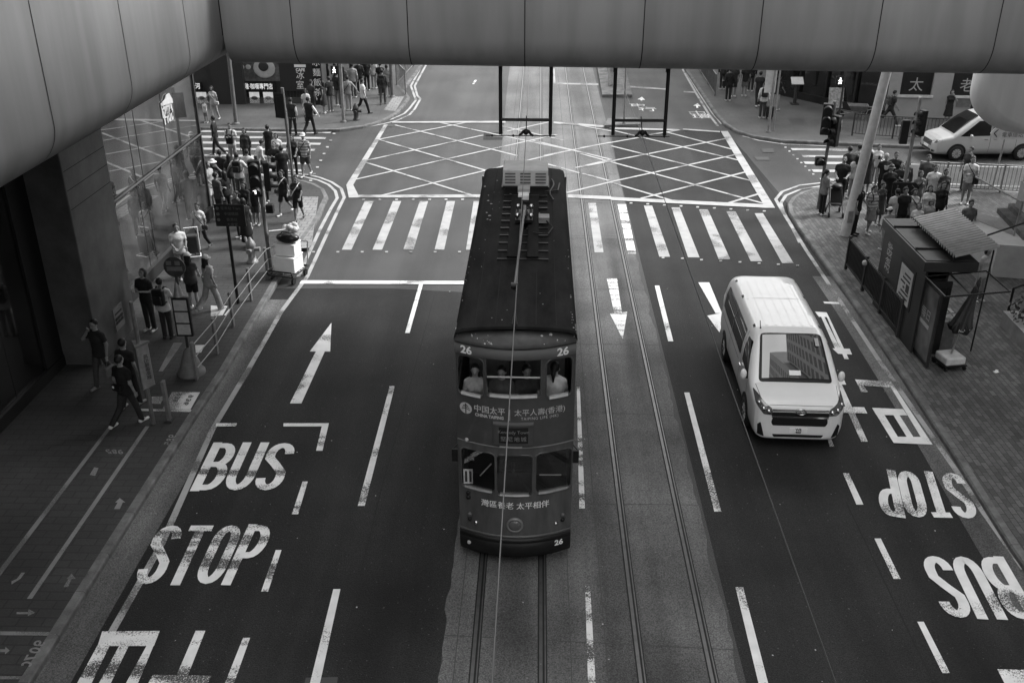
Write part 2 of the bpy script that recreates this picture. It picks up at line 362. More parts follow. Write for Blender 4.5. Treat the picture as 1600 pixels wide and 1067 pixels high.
# yellow kerb lines (they read grey)
b = flat(MB())
b.strip([G(*p) for p in [(-30, 1340), (130, 1067), (253, 850), (332, 672), (387, 580), (440, 487), (480, 433)]], 0.13, Z4)
b.build("kerb_marking", M_yellow, kind="structure")
def dbl(P1, P2, m=M_whitefar, wd=0.12):
    b = flat(MB()); b.strip([G(*p) for p in P1], wd, Z3); b.strip([G(*p) for p in P2], wd, Z3 + .0016); b.build("kerb_marking", m, kind="structure")
dbl([(480, 433), (515, 357), (530, 325), (538, 309), (533, 295), (518, 285), (500, 278), (485, 274), (467, 272), (440, 270)], [(466, 433), (501, 357), (518, 325), (527, 310), (524, 299), (513, 289), (497, 282), (475, 277), (440, 274)])
dbl([(668, 98), (648, 135), (652, 150), (657, 155), (648, 171), (640, 180), (620, 189), (600, 194), (560, 202)], [(662, 98), (642, 135), (648, 152), (650, 157), (640, 170), (632, 178), (612, 187), (592, 192), (560, 199)])
dbl([(1063, 98), (1068, 112), (1088, 147), (1108, 180), (1122, 198)], [(1070, 98), (1073, 114), (1093, 147), (1113, 177), (1128, 195)])
dbl([(1150, 208), (1180, 217), (1225, 223), (1300, 226), (1372, 229)], [(1160, 213), (1185, 220), (1225, 226), (1300, 229)])
dbl([(1600, 890), (1536, 800), (1497, 740), (1371, 560), (1300, 452), (1260, 392), (1222, 330), (1212, 312), (1222, 300), (1250, 290), (1285, 286), (1350, 285)], [(1250, 380), (1236, 352), (1224, 332), (1220, 318), (1228, 306), (1252, 296), (1285, 291), (1345, 289)], M_yellow)
b = flat(MB()); b.strip([G(1345, 286), G(1480, 288), G(1640, 294)], .14, Z3); b.strip([G(1395, 256), G(1500, 260), G(1600, 262)], .12, Z3); b.strip([G(1375, 228), G(1450, 231)], .12, Z3); b.build("lane_marking", M_whitefar, kind="structure")
b = flat(MB()); b.poly(poly_px([(1352, 233), (1360, 231), (1422, 283), (1410, 286)]), Z3); b.build("lane_marking", M_whitefar, kind="structure")

# ---------------------------------------------------------------- road markings
def marks(name, quads, m, z=Z4):
    b = flat(MB())
    for i, q in enumerate(quads): b.poly([G(*p) for p in q], z + .0005 * i)
    return b.build(name, m, kind="structure")
def dash(a, c, wpx): return [(a[0], a[1]), (a[0] + wpx[0], a[1]), (c[0] + wpx[1], c[1]), (c[0], c[1])]
marks("lane_marking", [dash((656, 441), (633, 521), (6, 7)), dash((609, 604), (559, 791), (8, 11)), dash((521, 921), (474, 1110), (11, 17))], M_white)
marks("lane_marking", [dash((473, 753), (456, 804), (8, 10)), dash((431, 860), (408, 925), (9, 11)), dash((380, 997), (335, 1110), (11, 16)), [(443, 662), (513, 662), (513, 667), (443, 667)], [(504, 662), (514, 662), (504, 705), (494, 705)], [(338, 662), (371, 662), (369, 667), (337, 667)]], M_whiteworn)
marks("turn_arrow", [[(453, 631), (471, 631), (508, 549), (494, 549)], [(484, 550), (516, 550), (518, 505)]], M_white)
marks("stop_line", [[(471, 439), (725, 440), (725, 445), (468, 444)]], M_white, Z4 + .004)
marks("lane_marking", [dash((1023, 447), (1044, 534), (7, 8)), dash((1069, 614), (1116, 800), (8, 11)), dash((1149, 918), (1195, 1110), (12, 16)), [(1286, 472), (1310, 473), (1312, 476), (1288, 475)]], M_white)
marks("lane_marking", [dash((1317, 740), (1338, 789), (9, 11)), dash((1366, 842), (1396, 905), (10, 11)), dash((1433, 972), (1472, 1052), (10, 12)), [(1558, 1046), (1640, 1048), (1700, 1110), (1590, 1110)]], M_white)
marks("turn_arrow", [[(1091, 442), (1108, 442), (1128, 490), (1118, 490)], [(1105, 494), (1136, 488), (1124, 520)]], M_white)
marks("turn_arrow", [[(948, 436), (964, 436), (972, 492), (960, 492)], [(953, 491), (980, 488), (973, 531)]], M_whiteworn)
marks("lane_marking", [dash((901, 605), (905, 795), (5, 9)), dash((914, 915), (920, 1110), (8, 13)), dash((742, 126), (738, 132), (3, 3))], M_whiteworn)
zl = [(534, 549, 570, 584), (582, 597, 614, 627), (630, 646, 656, 669), (679, 694, 698, 711), (728, 742, 740, 752)]
zr = [(1006, 1019, 322, 1030, 1047, 402), (1049, 1062, 325, 1075, 1093, 403), (1092, 1106, 328, 1123, 1141, 406), (1135, 1149, 331, 1173, 1191, 409), (1179, 1192, 334, 1222, 1240, 412)]
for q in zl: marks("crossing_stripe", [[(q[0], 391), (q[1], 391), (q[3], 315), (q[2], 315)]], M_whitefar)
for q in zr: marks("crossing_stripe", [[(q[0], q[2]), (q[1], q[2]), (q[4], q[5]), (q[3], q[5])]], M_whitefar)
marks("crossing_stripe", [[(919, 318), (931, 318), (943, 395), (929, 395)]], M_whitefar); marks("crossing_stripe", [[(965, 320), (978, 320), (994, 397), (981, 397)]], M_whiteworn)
st = [(568 + 25.8 * i, 312.4) for i in range(7)] + [(986 + 26 * i, 318 + 1.6 * i) for i in range(9)] + [(490 + 38 * i, 394.5) for i in range(7)] + [(1096 + 30 * i, 407 + 1.8 * i) for i in range(6)] + [(1066, 405), (1036, 404)]
st += [(522 - i * 5.2, 210 + i * 10.5) for i in range(8)]
marks("crossing_studs", [[(x - 2, y - 1), (x + 2.4, y - 1), (x + 2, y + 1.1), (x - 2.4, y + 1.1)] for x, y in st], M_whitefar)
st = [(1221 + 6.2 * i, 225 + 6 * i) for i in range(9)]
marks("crossing_studs", [[(x - 1.6, y - .9), (x + 1.8, y - .9), (x + 1.8, y + .9), (x - 1.6, y + .9)] for x, y in st], M_whitefar)
# striped crossing of the side street, left and right
for i, (y, xr) in enumerate([(207.5, 518), (216.5, 510), (225.5, 502), (235, 493), (245.5, 484), (256, 480), (267, 476)]):
    marks("crossing_stripe", [[(290, y - 4 + i * .05), (xr, y - 1.4), (xr - 2, y + 1.6), (290, y - .6)]], M_whitefar)
for (x0, x1, y, h) in [(1235, 1327, 234, 3.4), (1252, 1336, 245, 3.6), (1255, 1332, 255, 3.8), (1268, 1345, 267.5, 4), (1280, 1352, 281, 4)]:
    marks("crossing_stripe", [[(x0, y - h / 2), (x1, y - h / 2 + 1), (x1 + 3, y + h / 2 + 1), (x0 + 3, y + h / 2)]], M_whitefar)
# box junction
_sz = [Z4]
def seg(b, p, q, wd=0.135): _sz[0] += .0003; b.strip([G(*p), G(*q)], wd, _sz[0])
b = flat(MB())
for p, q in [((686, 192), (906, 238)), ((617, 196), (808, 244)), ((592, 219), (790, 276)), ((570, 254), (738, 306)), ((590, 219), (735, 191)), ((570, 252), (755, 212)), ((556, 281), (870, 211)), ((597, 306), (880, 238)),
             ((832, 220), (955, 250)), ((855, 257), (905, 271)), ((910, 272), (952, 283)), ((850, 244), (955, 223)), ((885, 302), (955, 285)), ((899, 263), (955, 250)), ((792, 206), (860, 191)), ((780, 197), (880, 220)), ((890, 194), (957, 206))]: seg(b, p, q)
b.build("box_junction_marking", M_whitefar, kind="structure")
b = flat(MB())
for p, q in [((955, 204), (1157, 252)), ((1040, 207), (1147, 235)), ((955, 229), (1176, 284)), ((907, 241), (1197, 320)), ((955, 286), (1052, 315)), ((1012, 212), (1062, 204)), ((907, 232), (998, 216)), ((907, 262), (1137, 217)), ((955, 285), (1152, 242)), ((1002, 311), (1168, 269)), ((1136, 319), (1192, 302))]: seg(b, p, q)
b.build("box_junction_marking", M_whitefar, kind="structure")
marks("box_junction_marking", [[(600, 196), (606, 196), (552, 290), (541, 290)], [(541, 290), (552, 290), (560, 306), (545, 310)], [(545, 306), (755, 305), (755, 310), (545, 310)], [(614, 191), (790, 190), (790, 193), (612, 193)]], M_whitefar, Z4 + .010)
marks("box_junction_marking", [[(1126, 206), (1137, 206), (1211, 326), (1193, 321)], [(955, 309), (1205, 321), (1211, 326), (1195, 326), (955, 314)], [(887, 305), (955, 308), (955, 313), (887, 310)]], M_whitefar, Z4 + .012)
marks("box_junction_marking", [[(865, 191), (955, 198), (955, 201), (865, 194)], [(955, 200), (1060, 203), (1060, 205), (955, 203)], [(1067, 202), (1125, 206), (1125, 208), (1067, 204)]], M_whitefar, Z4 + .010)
marks("stop_line", [[(865, 130), (935, 131), (935, 134), (865, 132)], [(982, 135), (1040, 139), (1040, 141), (982, 138)], [(1068, 143), (1086, 144), (1086, 146), (1068, 145)], [(864, 108), (867, 108), (868, 131), (865, 131)]], M_whitefar)
# faded lane writing in the far lanes
for (cx, cy) in ((1002, 158), (1089, 168)):
    marks("turn_arrow", [[(cx - 6, cy - 2), (cx + 6, cy - 1), (cx + 1, cy - 6)], [(cx - 1.5, cy - 2), (cx + 1.5, cy - 2), (cx + 2, cy + 1.5), (cx - 1, cy + 1.5)]], M_whiteworn)
b = flat(MB())
for s_, cx, cy in (("東", 997, 166), ("行", 1012, 172), ("中", 1090, 178), ("環", 1096, 183)):
    x, y = G(cx, cy); put_text(b, s_, (x, y, Z4), (1, 0, 0), (0, 1, 0), 1.0, bold=.02)
b.build("lane_lettering", M_whiteworn, kind="structure")

# stroke lettering painted on the road: each letter is a set of polylines in a unit box, given one stroke width
def arc(cx, cy, rx, ry, a0, a1, n=10): return [(cx + rx * math.cos(rad(a0 + (a1 - a0) * i / n)), cy + ry * math.sin(rad(a0 + (a1 - a0) * i / n))) for i in range(n + 1)]
GL = {'B': [[(.08, 0), (.08, 1)], [(.08, .93), (.5, .93)] + arc(.5, .73, .36, .2, 90, -90)[1:] + [(.08, .53)], [(.3, .53), (.5, .53)] + arc(.52, .3, .4, .23, 90, -90)[1:] + [(.08, .07)]],
      'U': [[(.1, 1), (.1, .3)] + arc(.5, .3, .4, .23, 180, 360)[1:] + [(.9, 1)]],
      'S': [arc(.5, .75, .4, .18, 0, 180) + [(.12, .66), (.5, .52), (.88, .36)] + arc(.5, .25, .4, .18, 0, -180)],
      'T': [[(.5, 0), (.5, .9)], [(.0, .93), (1, .93)]],
      'O': [arc(.5, .72, .38, .21, 0, 180) + arc(.5, .28, .38, .21, 180, 360) + [(.88, .72)]],
      'P': [[(.1, 0), (.1, 1)], [(.1, .93), (.5, .93)] + arc(.5, .7, .38, .23, 90, -90)[1:] + [(.1, .47)]],
      '9': [arc(.5, .68, .38, .25, 0, 360, 14), [(.88, .68), (.8, .2), (.5, .05), (.2, .1)]],
      '8': [arc(.5, .74, .32, .2, 0, 360, 14), arc(.5, .28, .38, .24, 0, 360, 14)],
      '5': [[(.85, .95), (.2, .95), (.15, .55), (.5, .62)] + arc(.5, .33, .38, .28, 90, -150)[1:]],
      '3': [arc(.48, .74, .36, .2, 150, -90) + arc(.48, .28, .4, .25, 90, -150)[1:]],
      '6': [arc(.5, .3, .38, .25, 0, 360, 14), [(.12, .3), (.2, .75), (.5, .95), (.8, .88)]],
      '0': [arc(.5, .5, .38, .45, 0, 360, 16)], '7': [[(.1, .95), (.9, .95), (.4, 0)]], 'C': [arc(.5, .5, .4, .43, 50, 310, 14)],
      '1': [[(.3, .8), (.5, .95), (.5, 0)]]}
def road_word(b, word, quad, stroke, z, gap=0.3):
    """quad: ground corners baseline-left, baseline-right, top-right, top-left"""
    n = len(word); cw = 1.0 / (n + gap * (n - 1)); q = [Vector(p) for p in quad]; zz = z
    for i, ch in enumerate(word):
        x0 = i * cw * (1 + gap)
        for st in GL[ch]:
            pts = []
            for (u, v) in st:
                u = x0 + u * cw; pts.append(tuple((q[0] * (1 - u) + q[1] * u) * (1 - v) + (q[3] * (1 - u) + q[2] * u) * v))
            zz += 0.0006; b.strip(pts, stroke, zz)
    return b
def word_px(name, word, c, stroke, m):
    b = flat(MB()); road_word(b, word, [G(*p) for p in c], stroke, Z4); return b.build(name, m, kind="structure")
word_px("road_lettering", "BUS", [(301, 768), (432, 768), (463, 692), (338, 692)], 0.19, M_whiteworn)
word_px("road_lettering", "STOP", [(209, 915), (385, 915), (428, 820), (253, 820)], 0.17, M_whiteworn)
word_px("road_lettering", "STOP", [(1498, 739), (1368, 734), (1381, 809), (1527, 812)], 0.17, M_white)
word_px("road_lettering", "BUS", [(1562, 870), (1440, 868), (1482, 967), (1620, 970)], 0.18, M_white)
def cz(pts, o=(1250, 560), k=4.446): return [(o[0] + p[0] / k, o[1] + p[1] / k) for p in pts]
for i, q in enumerate([[(380, 150), (632, 165), (662, 207), (408, 190)], [(383, 152), (435, 190), (474, 240), (424, 236)], [(604, 163), (632, 165), (920, 603), (868, 600)],
          [(500, 348), (715, 357), (745, 400), (528, 397)], [(628, 548), (865, 550), (920, 603), (652, 592)], [(500, 348), (556, 350), (705, 592), (648, 590)], [(645, 395), (688, 397), (790, 556), (742, 553)],
          [(235, 160), (278, 162), (470, 583), (423, 583)], [(150, 335), (445, 345), (467, 388), (170, 380)], [(200, 145), (302, 147), (320, 188), (215, 185)], [(190, 565), (215, 565), (237, 618), (205, 620)]]):
    marks("road_lettering", [cz(q)], M_white, Z4 + .003 + .0008 * i)
for i, q in enumerate([[(645, 293), (705, 297), (718, 322), (665, 320)], [(668, 300), (692, 318), (790, 515), (752, 492)], [(697, 300), (716, 318), (822, 542), (798, 540)], [(735, 485), (825, 487), (838, 517), (765, 513)]]):
    marks("road_lettering", [cz(q, (1080, 400), 3.336)], M_white, Z4 + .003 + .0008 * i)
for i, q in enumerate([[(400, 868), (625, 866), (602, 925), (382, 925)], [(382, 922), (430, 922), (330, 1130), (270, 1130)], [(468, 922), (505, 922), (405, 1130), (355, 1130)], [(598, 880), (625, 866), (515, 1130), (460, 1130)], [(765, 866), (803, 866), (727, 1060), (682, 1060)], [(598, 1038), (826, 1042), (800, 1100), (565, 1100)]]):
    marks("road_lettering", [cz(q, (0, 640), 2.5)], M_whiteworn, Z4 + .003 + .0008 * i)
# pavement queue lines, numbers and arrows (worn)
M_pv = paint("pavement_paint", 0.22, 0.1, 0.22); M_pvw = paint("pavement_paint_white", 0.6, 0.12, 0.1)
def pmarks(quads, m, o, k, nm="queue_marking", dz=.004):
    b = flat(MB())
    for q in quads: b.poly([G(p[0], p[1], PZ) for p in cz(q, o, k)], PZ + dz)
    b.build(nm, m, kind="structure")
pmarks([[(425, 65), (440, 65), (0, 650), (0, 620)], [(568, 65), (584, 65), (125, 738), (105, 738)], [(0, 865), (222, 868), (218, 882), (0, 880)], [(0, 1040), (102, 1040), (100, 1052), (0, 1052)],
        [(350, 255), (368, 225), (385, 228), (372, 258)], [(445, 388), (468, 388), (480, 362), (490, 362), (468, 345), (450, 362), (460, 362)], [(45, 682), (80, 660), (98, 636), (84, 636), (66, 660), (45, 670)], [(248, 692), (266, 692), (280, 660), (296, 660), (280, 640), (260, 660), (268, 660)], [(65, 790), (110, 790), (112, 778), (138, 792), (108, 806), (110, 798), (65, 798)], [(0, 935), (20, 935), (22, 926), (38, 940), (20, 955), (20, 946), (0, 946)]], M_pv, (0, 640), 2.5)
pmarks([[(1075, 850), (1250, 852), (1190, 960), (1015, 957)], [(948, 880), (1030, 876), (1003, 925), (950, 922)], [(870, 955), (1210, 962), (1205, 975), (875, 968)]], M_pvw, (0, 400), 4.0)
pmarks([[(690, 520), (830, 525), (790, 600), (690, 612)], [(560, 850), (640, 848), (610, 910), (565, 915)], [(800, 600), (850, 540), (862, 545), (822, 606)]], M_pvw, (200, 380), 5.333)
pmarks([[(380, 830), (455, 830), (290, 1067), (255, 1067)]], M_pv, (200, 380), 5.333)
def pword(word, c, stroke, m, o, k):
    b = flat(MB()); road_word(b, word, [G(p[0], p[1], PZ) for p in cz(c, o, k)], stroke, PZ + .008); b.build("queue_lettering", m, kind="structure")
pword("985", [(690, 100), (668, 140), (640, 138), (662, 98)], .03, M_pv, (0, 640), 2.5)
pword("985", [(478, 158), (410, 156), (420, 172), (482, 174)], .03, M_pv, (0, 640), 2.5)
pword("907C", [(180, 905), (115, 1010), (80, 1005), (140, 900)], .035, M_pv, (0, 640), 2.5)
pword("936", [(1212, 870), (1170, 935), (1145, 930), (1185, 868)], .03, mat("num_dark", .08), (0, 400), 4.0)
pword("936", [(1140, 860), (1105, 915), (1078, 912), (1112, 858)], .03, mat("num_dark", .08), (0, 400), 4.0)
# tactile warning slabs at the crossings
for q in [[(455, 395), (487, 393), (498, 313), (470, 313)], [(600, 176), (618, 178), (632, 155), (615, 155)]]:
    marks("tactile_paving", [q], brick("tactile%d" % q[0][0], .2, .17, .1, .3, .3, 0, .02, .2), PZ + .004)
b = flat(MB()); 
for q in [[(1232, 185), (1254, 185), (1259, 194), (1236, 194)], [(1290, 330), (1312, 330), (1318, 341), (1292, 342)], [(1490, 312), (1520, 310), (1530, 317), (1505, 318)]]: b.poly([G(p[0], p[1], PZ) for p in q], PZ + .004)
b.build("manhole_cover", mat("iron_cover", .05, .6), kind="structure")
b = flat(MB())
for q in [[(1190, 233), (1208, 233), (1210, 239), (1192, 239)], [(1178, 246), (1200, 246), (1203, 251), (1182, 251)], [(600, 195), (616, 195), (614, 199), (597, 199)]]: b.poly([G(*p) for p in q], Z4 + .004)
b.build("manhole_cover", mat("iron_cover", .05, .6), kind="structure")
# tram stop islands in the far road
for pts in ([(932, 98), (941, 148), (988, 148), (975, 98)], [(944, 196), (1000, 194), (1003, 187), (994, 184), (950, 185)]):
    b = MB(); b.prism([G(p[0], p[1], .15) for p in pts], -.02, .15); b.build("traffic_island", M_kerb, bevel=.03, kind="structure")
# asphalt joints, wheel-polished stains, a near manhole
b = flat(MB()); b.strip([G(1322, 785), G(1380, 905), G(1450, 1050), G(1500, 1150)], .02, Z2 + .001); b.strip([G(1165, 240), G(1180, 262), G(1222, 320)], .03, Z2 + .001); b.strip([(-3.0, 8), (-3.05, 16), (-2.95, 26)], .014, Z2 + .001); b.build("asphalt_joint", M_groove, kind="structure")
b = flat(MB()); b.poly(poly_px([(478, 1059), (528, 1058), (524, 1090), (470, 1092)]), Z3 + .001); b.build("manhole_cover", mat("iron_cover", .05, .6), kind="structure")
def stain(name, spots, v):
    for i, (x, y, rx, ry) in enumerate(spots):
        b = flat(MB()); n = 22; ph = R.uniform(0, 6); b.poly([(x + rx * math.cos(a) * (1 + .25 * math.sin(3 * a + ph) + .12 * math.sin(7 * a)), y + ry * math.sin(a) * (1 + .2 * math.sin(2 * a + ph))) for a in [2 * math.pi * k / n for k in range(n)]], Z1 + .0012 + .0001 * i); b.build(name, v, kind="structure")

# litter and small scraps on the carriageway
b = flat(MB())
for i in range(90):
    x, y = R.uniform(-6.5, 8.6), R.uniform(8, 27)
    if -1.4 < x < .7 and y > 13: continue
    r = R.uniform(.008, .022); a = R.uniform(0, 3); b.poly([(x + r * math.cos(a + k * 1.57) * R.uniform(.5, 1.3), y + r * math.sin(a + k * 1.57)) for k in range(4)], Z4 + .006)
b.build("road_grit", mat("grit", .4, .8), kind="stuff")
# ---------------------------------------------------------------- footbridge
def panel_mat(name, v):
    m = bpy.data.materials.new(name); m.use_nodes = True
    t = m.node_tree; b = t.nodes["Principled BSDF"]; src = t.nodes.new("ShaderNodeTexCoord").outputs["Object"]
    mp = t.nodes.new("ShaderNodeMapping"); mp.inputs["Scale"].default_value = (1.6, 1.6, 0.16); t.links.new(src, mp.inputs[0])
    st = _noise(t, mp.outputs[0], 1.3, 0.4, 0.68, 1.05, 0.84, 7); big = _noise(t, src, 0.25, 0.3, 0.7, 0.88, 1.1, 3)
    c = _math(t, 'MULTIPLY', _math(t, 'MULTIPLY', st, big), v)
    t.links.new(c, b.inputs["Base Color"]); b.inputs["Roughness"].default_value = 0.6; b.inputs["Specular IOR Level"].default_value = 0.12
    return m
M_panel = panel_mat("footbridge_panel", 0.245)
M_podp = panel_mat("stair_pod_panel", 0.7)
M_seam = mat("panel_seam", 0.02, 0.9)
ZB, RB, HB = 7.205, 0.685, 3.0
def bridge_profile(depth, zb=ZB, r=RB, h=HB, n=10):
    """cross-section (across, z): rounded lower edges, going round from the near top to the far top"""
    P = [(0, zb + h)] + [(r - r * math.cos(rad(90 * i / n)), zb + r - r * math.sin(rad(90 * i / n))) for i in range(n + 1)]
    return P + [(depth - a, z) for a, z in reversed(P)]
br = thing("footbridge", "grey panelled footbridge with rounded lower edge spanning the road and turning down its left side", "footbridge", (0, 0, 0))
ya, yb = 21.99, 20.92                       # face line of the span at x=-7.3 and x=13
slope = (yb - ya) / 19.3
def facey(x): return ya + slope * (x + 6.95)
prof = bridge_profile(5.2)
mb = MB()
mb.loft([[(x, facey(x) + a, z) for a, z in prof] for x in (-6.93, 60)], smooth=True)
mb.build("deck_span", M_panel, br)
mb = MB(); xl = -6.95
mb.loft([[(xl - a, y, z) for a, z in prof] for y in (-12, facey(xl) + 5.2)], smooth=True)
mb.build("deck_limb", M_panel, br)
mb = MB(); mb.loft([[(x, -.9 - a, z) for a, z in prof] for x in (-12, 60)], smooth=True); mb.build("deck_span", M_panel, br)

def seam_ring(P, f, w=0.011, lift=0.004):
    for i in range(len(P) - 1):
        pass
def face_profile(n=12, r=RB, lift=0.004):
    P = [(-lift, ZB + HB)] + [(r - (r + lift) * math.cos(rad(90 * i / n)), ZB + r - (r + lift) * math.sin(rad(90 * i / n))) for i in range(n + 1)]
    return P + [(2.6, ZB - lift)]
fp = face_profile()
for px in (456, 637, 820, 1006, 1189, 1374, 1560, 1745):
    # where the photo's joint meets the face
    d = _ray(px, 40); t = 1.0
    for _ in range(8):
        x = d[0] * t; t = facey(x) / d[1]
    x = d[0] * t
    sm = flat(MB()); sm.add([(x - .011, facey(x) + a, z) for a, z in fp] + [(x + .011, facey(x) + a, z) for a, z in fp], [(i, i + 1, len(fp) + i + 1, len(fp) + i) for i in range(len(fp) - 1)]); sm.build("panel_joint", M_seam, br)
for (px, py) in ((293, 60), (190, 40), (58, 70)):
    y = AX(px, py, xl)[1]
    sm = flat(MB()); sm.add([(xl - a, y - .011, z) for a, z in fp] + [(xl - a, y + .011, z) for a, z in fp], [(i, i + 1, len(fp) + i + 1, len(fp) + i) for i in range(len(fp) - 1)]); sm.build("panel_joint", M_seam, br)
# bracket joint in the corner
mb = MB(); mb.tube((xl + .004, ya - .004, ZB + RB), (xl + .004, ya - .004, ZB + HB), .014, n=6); mb.build("corner_joint", M_seam, br)
# stair pod beside the right pavement, with its pale rounded underside
pod = thing("stair_landing", "white rounded stair landing hanging beyond the footbridge above the parked white car", "stair landing", (0, 0, 0))
def pod_ring(y, inset, z0=4.02):
    P = []; r = 1.35
    xl_ = 12.55 + inset + (y - 29) * .45
    P.append((xl_, y, 7.4))
    for i in range(13):
        a = rad(90 * i / 12); P.append((xl_ + 1.9 - 1.9 * math.cos(a), y, z0 + inset * .6 + r - r * math.sin(a)))
    P += [(22, y, z0 + inset * .6), (22, y, 7.4)]
    return P
mb = MB(); mb.loft([pod_ring(29.0 + .5 * (1 - math.cos(rad(a))), .5 * (1 - math.sin(rad(a)))) for a in (0, 15, 30, 50, 70, 90)] + [pod_ring(33.5, 0)], smooth=True)
mb.build("pod_shell", M_podp, pod)
mb = MB(); 
for x in (15.35,): mb.bx(x, x + .02, 28.985, 29.02, 4.0, 7.3)
mb.build("panel_joint", mat("pod_seam", .35), pod)

# ---------------------------------------------------------------- left corner building
M_stone = mat("cladding_stone", 0.07, 0.5, 0.35, 1.2, 0.1, 30)
M_bdark = mat("facade_dark", 0.015, 0.5, 0.3, 2)
def mirror_glass(name, base, ior, rough=0.015, dust=0.06):
    m = bpy.data.materials.new(name); m.use_nodes = True
    t = m.node_tree; b = t.nodes["Principled BSDF"]; src = t.nodes.new("ShaderNodeTexCoord").outputs["Object"]
    c = _noise(t, src, 0.7, 0.35, 0.7, base * .5, base + dust, 4); t.links.new(c, b.inputs["Base Color"])
    b.inputs["Roughness"].default_value = rough; b.inputs["IOR"].default_value = ior
    return m
M_shop = mirror_glass("shop_glass", 0.025, 2.3); M_shopdark = mirror_glass("shop_glass_dark", 0.008, 1.6, 0.05, .012)
lb = thing("corner_building", "dark corner building with stone pier and mirror-like shop windows along the left pavement", "building", (0, 0, 0))
XG, XP = -11.52, -10.73
YE = 32.6
mb = MB()
mb.bx(-45, XG - .35, -30, YE - .3, PZ - .2, 40)           # core of the block
mb.bx(XG - .35, XG + .02, 23.5, YE, 5.55, 40); mb.bx(-45, XG + .0, YE - .3, YE, 5.55, 40)
mb.build("wall", M_bdark, lb)
pier = MB(); pier.bx(XG - .36, XP, 21.15, 23.52, PZ - .1, 40); pr = pier.build("stone_pier", M_stone, lb, bevel=.03)
cb = flat(MB())
for z in (4.1, 4.55, 5.0, 5.45, 5.9, 6.4): cb.add([(XP + .004, 21.2, z), (XP + .004, 23.48, z), (XP + .004, 23.48, z + .018), (XP + .004, 21.2, z + .018)], [(0, 1, 2, 3)])
cb.build("course_joint", M_seam, pr)
# framed transit diagram stuck to the pier
nb = thing("wall_notice", "small framed notice with six boxes fixed low on the stone pier", "notice", (0, 0, 0))
q = AX(185, 495, XP)
mb = MB(); mb.bx(XP + .002, XP + .02, q[1] - .28, q[1] + .28, q[2] - .3, q[2] + .3); mb.build("board", mat("notice_board", .16), nb)
mb = MB()
for i in range(3):
    for j in range(2): mb.bx(XP + .021, XP + .026, q[1] - .24 + i * .165, q[1] - .10 + i * .165, q[2] - .14 + j * .1, q[2] - .06 + j * .1)
mb.bx(XP + .021, XP + .026, q[1] - .2, q[1] + .2, q[2] + .12, q[2] + .16)
mb.build("printed_box", M_black, nb)
# mirror window beyond the pier: plinth, four panes, mullions
mb = MB(); mb.bx(XG - .3, XG + .12, 23.53, YE, PZ - .1, .5); mb.build("plinth", mat("plinth", .02, .5), lb)
def edges_y(pxs): return [AX(x, y, XG)[1] for x, y in pxs]
ys = [23.53] + edges_y([(240, 440)]) + [27.4, 29.6] + [YE]
ys = sorted(ys)
for i in range(len(ys) - 1):
    wn = MB(); wn.bx(XG - .04, XG, ys[i] + .012, ys[i + 1] - .012, .5, 5.55); o = wn.build("window", M_shop, lb)
    if i: fr = MB(); fr.bx(XG - .03, XG + .008, ys[i] - .012, ys[i] + .012, .5, 5.55); fr.build("mullion", M_black, o)
mb = MB(); mb.tube((XG + .05, 23.6, 3.05), (XG + .05, YE, 3.05), .035, n=8); mb.build("transom_rail", M_dark, lb)
mb = MB(); mb.bx(-20, XG, YE - .06, YE, .4, 5.55); mb.build("window", M_shop, lb)
mb = MB(); mb.bx(XG - .05, XG + .05, YE - .05, YE + .05, PZ, 5.6); mb.build("corner_post", M_dark, lb)
# dark recessed shop window in the shade, nearer
mb = MB(); mb.bx(XG - .45, XG - .1, -30, 21.2, PZ - .1, .42); mb.build("plinth", M_black, lb)
for y0, y1 in ((-10, 6), (6.02, 12), (12.02, 16.2), (16.22, 18.9), (18.92, 20.3)):
    wn = MB(); wn.bx(XG - .42, XG - .18, y0, y1, .42, 5.6); wn.build("window", M_shopdark, lb)
mb = MB(); mb.bx(XG - .4, XG - .12, 20.3, 21.16, .42, 5.6); mb.bx(XG - .4, XG - .12, -30, 21.16, 5.6, 40); mb.build("jamb", M_black, lb)
# restaurant sign with a hat-shaped roof, hung inside the upper pane
sg = thing("restaurant_sign", "white hat-roof restaurant sign hung on the mirror glass of the corner building", "sign", (0, 0, 0))
def onx(px, py, X=XG + .03): return AX(px, py, X)
hat = [(252, 166), (253, 160), (257, 156), (259, 149), (263, 146), (265, 150), (268, 155), (269, 161)]
mb = MB(); P = [onx(*p) for p in hat]; mb.add(P, [tuple(t) for t in tessellate_polygon([[Vector(p) for p in P]])]); mb.add([(p[0] + .03, p[1], p[2]) for p in P], [tuple(t) for t in tessellate_polygon([[Vector(p) for p in P]])]); n_ = len(P)
mb.add(P + [(p[0] + .03, p[1], p[2]) for p in P], [(i, (i + 1) % n_, n_ + (i + 1) % n_, n_ + i) for i in range(n_)])
mb.build("hat_emblem", M_light, sg)
mb = MB(); c = onx(261, 170); put_text(mb, "Pizza", c, (0, 1, 0), (0, 0, 1), .62, bold=.02, sx=.75); c = onx(263, 181); put_text(mb, "Hut", c, (0, 1, 0), (0, 0, 1), .62, bold=.02, sx=.8); mb.build("lettering", M_light, sg)

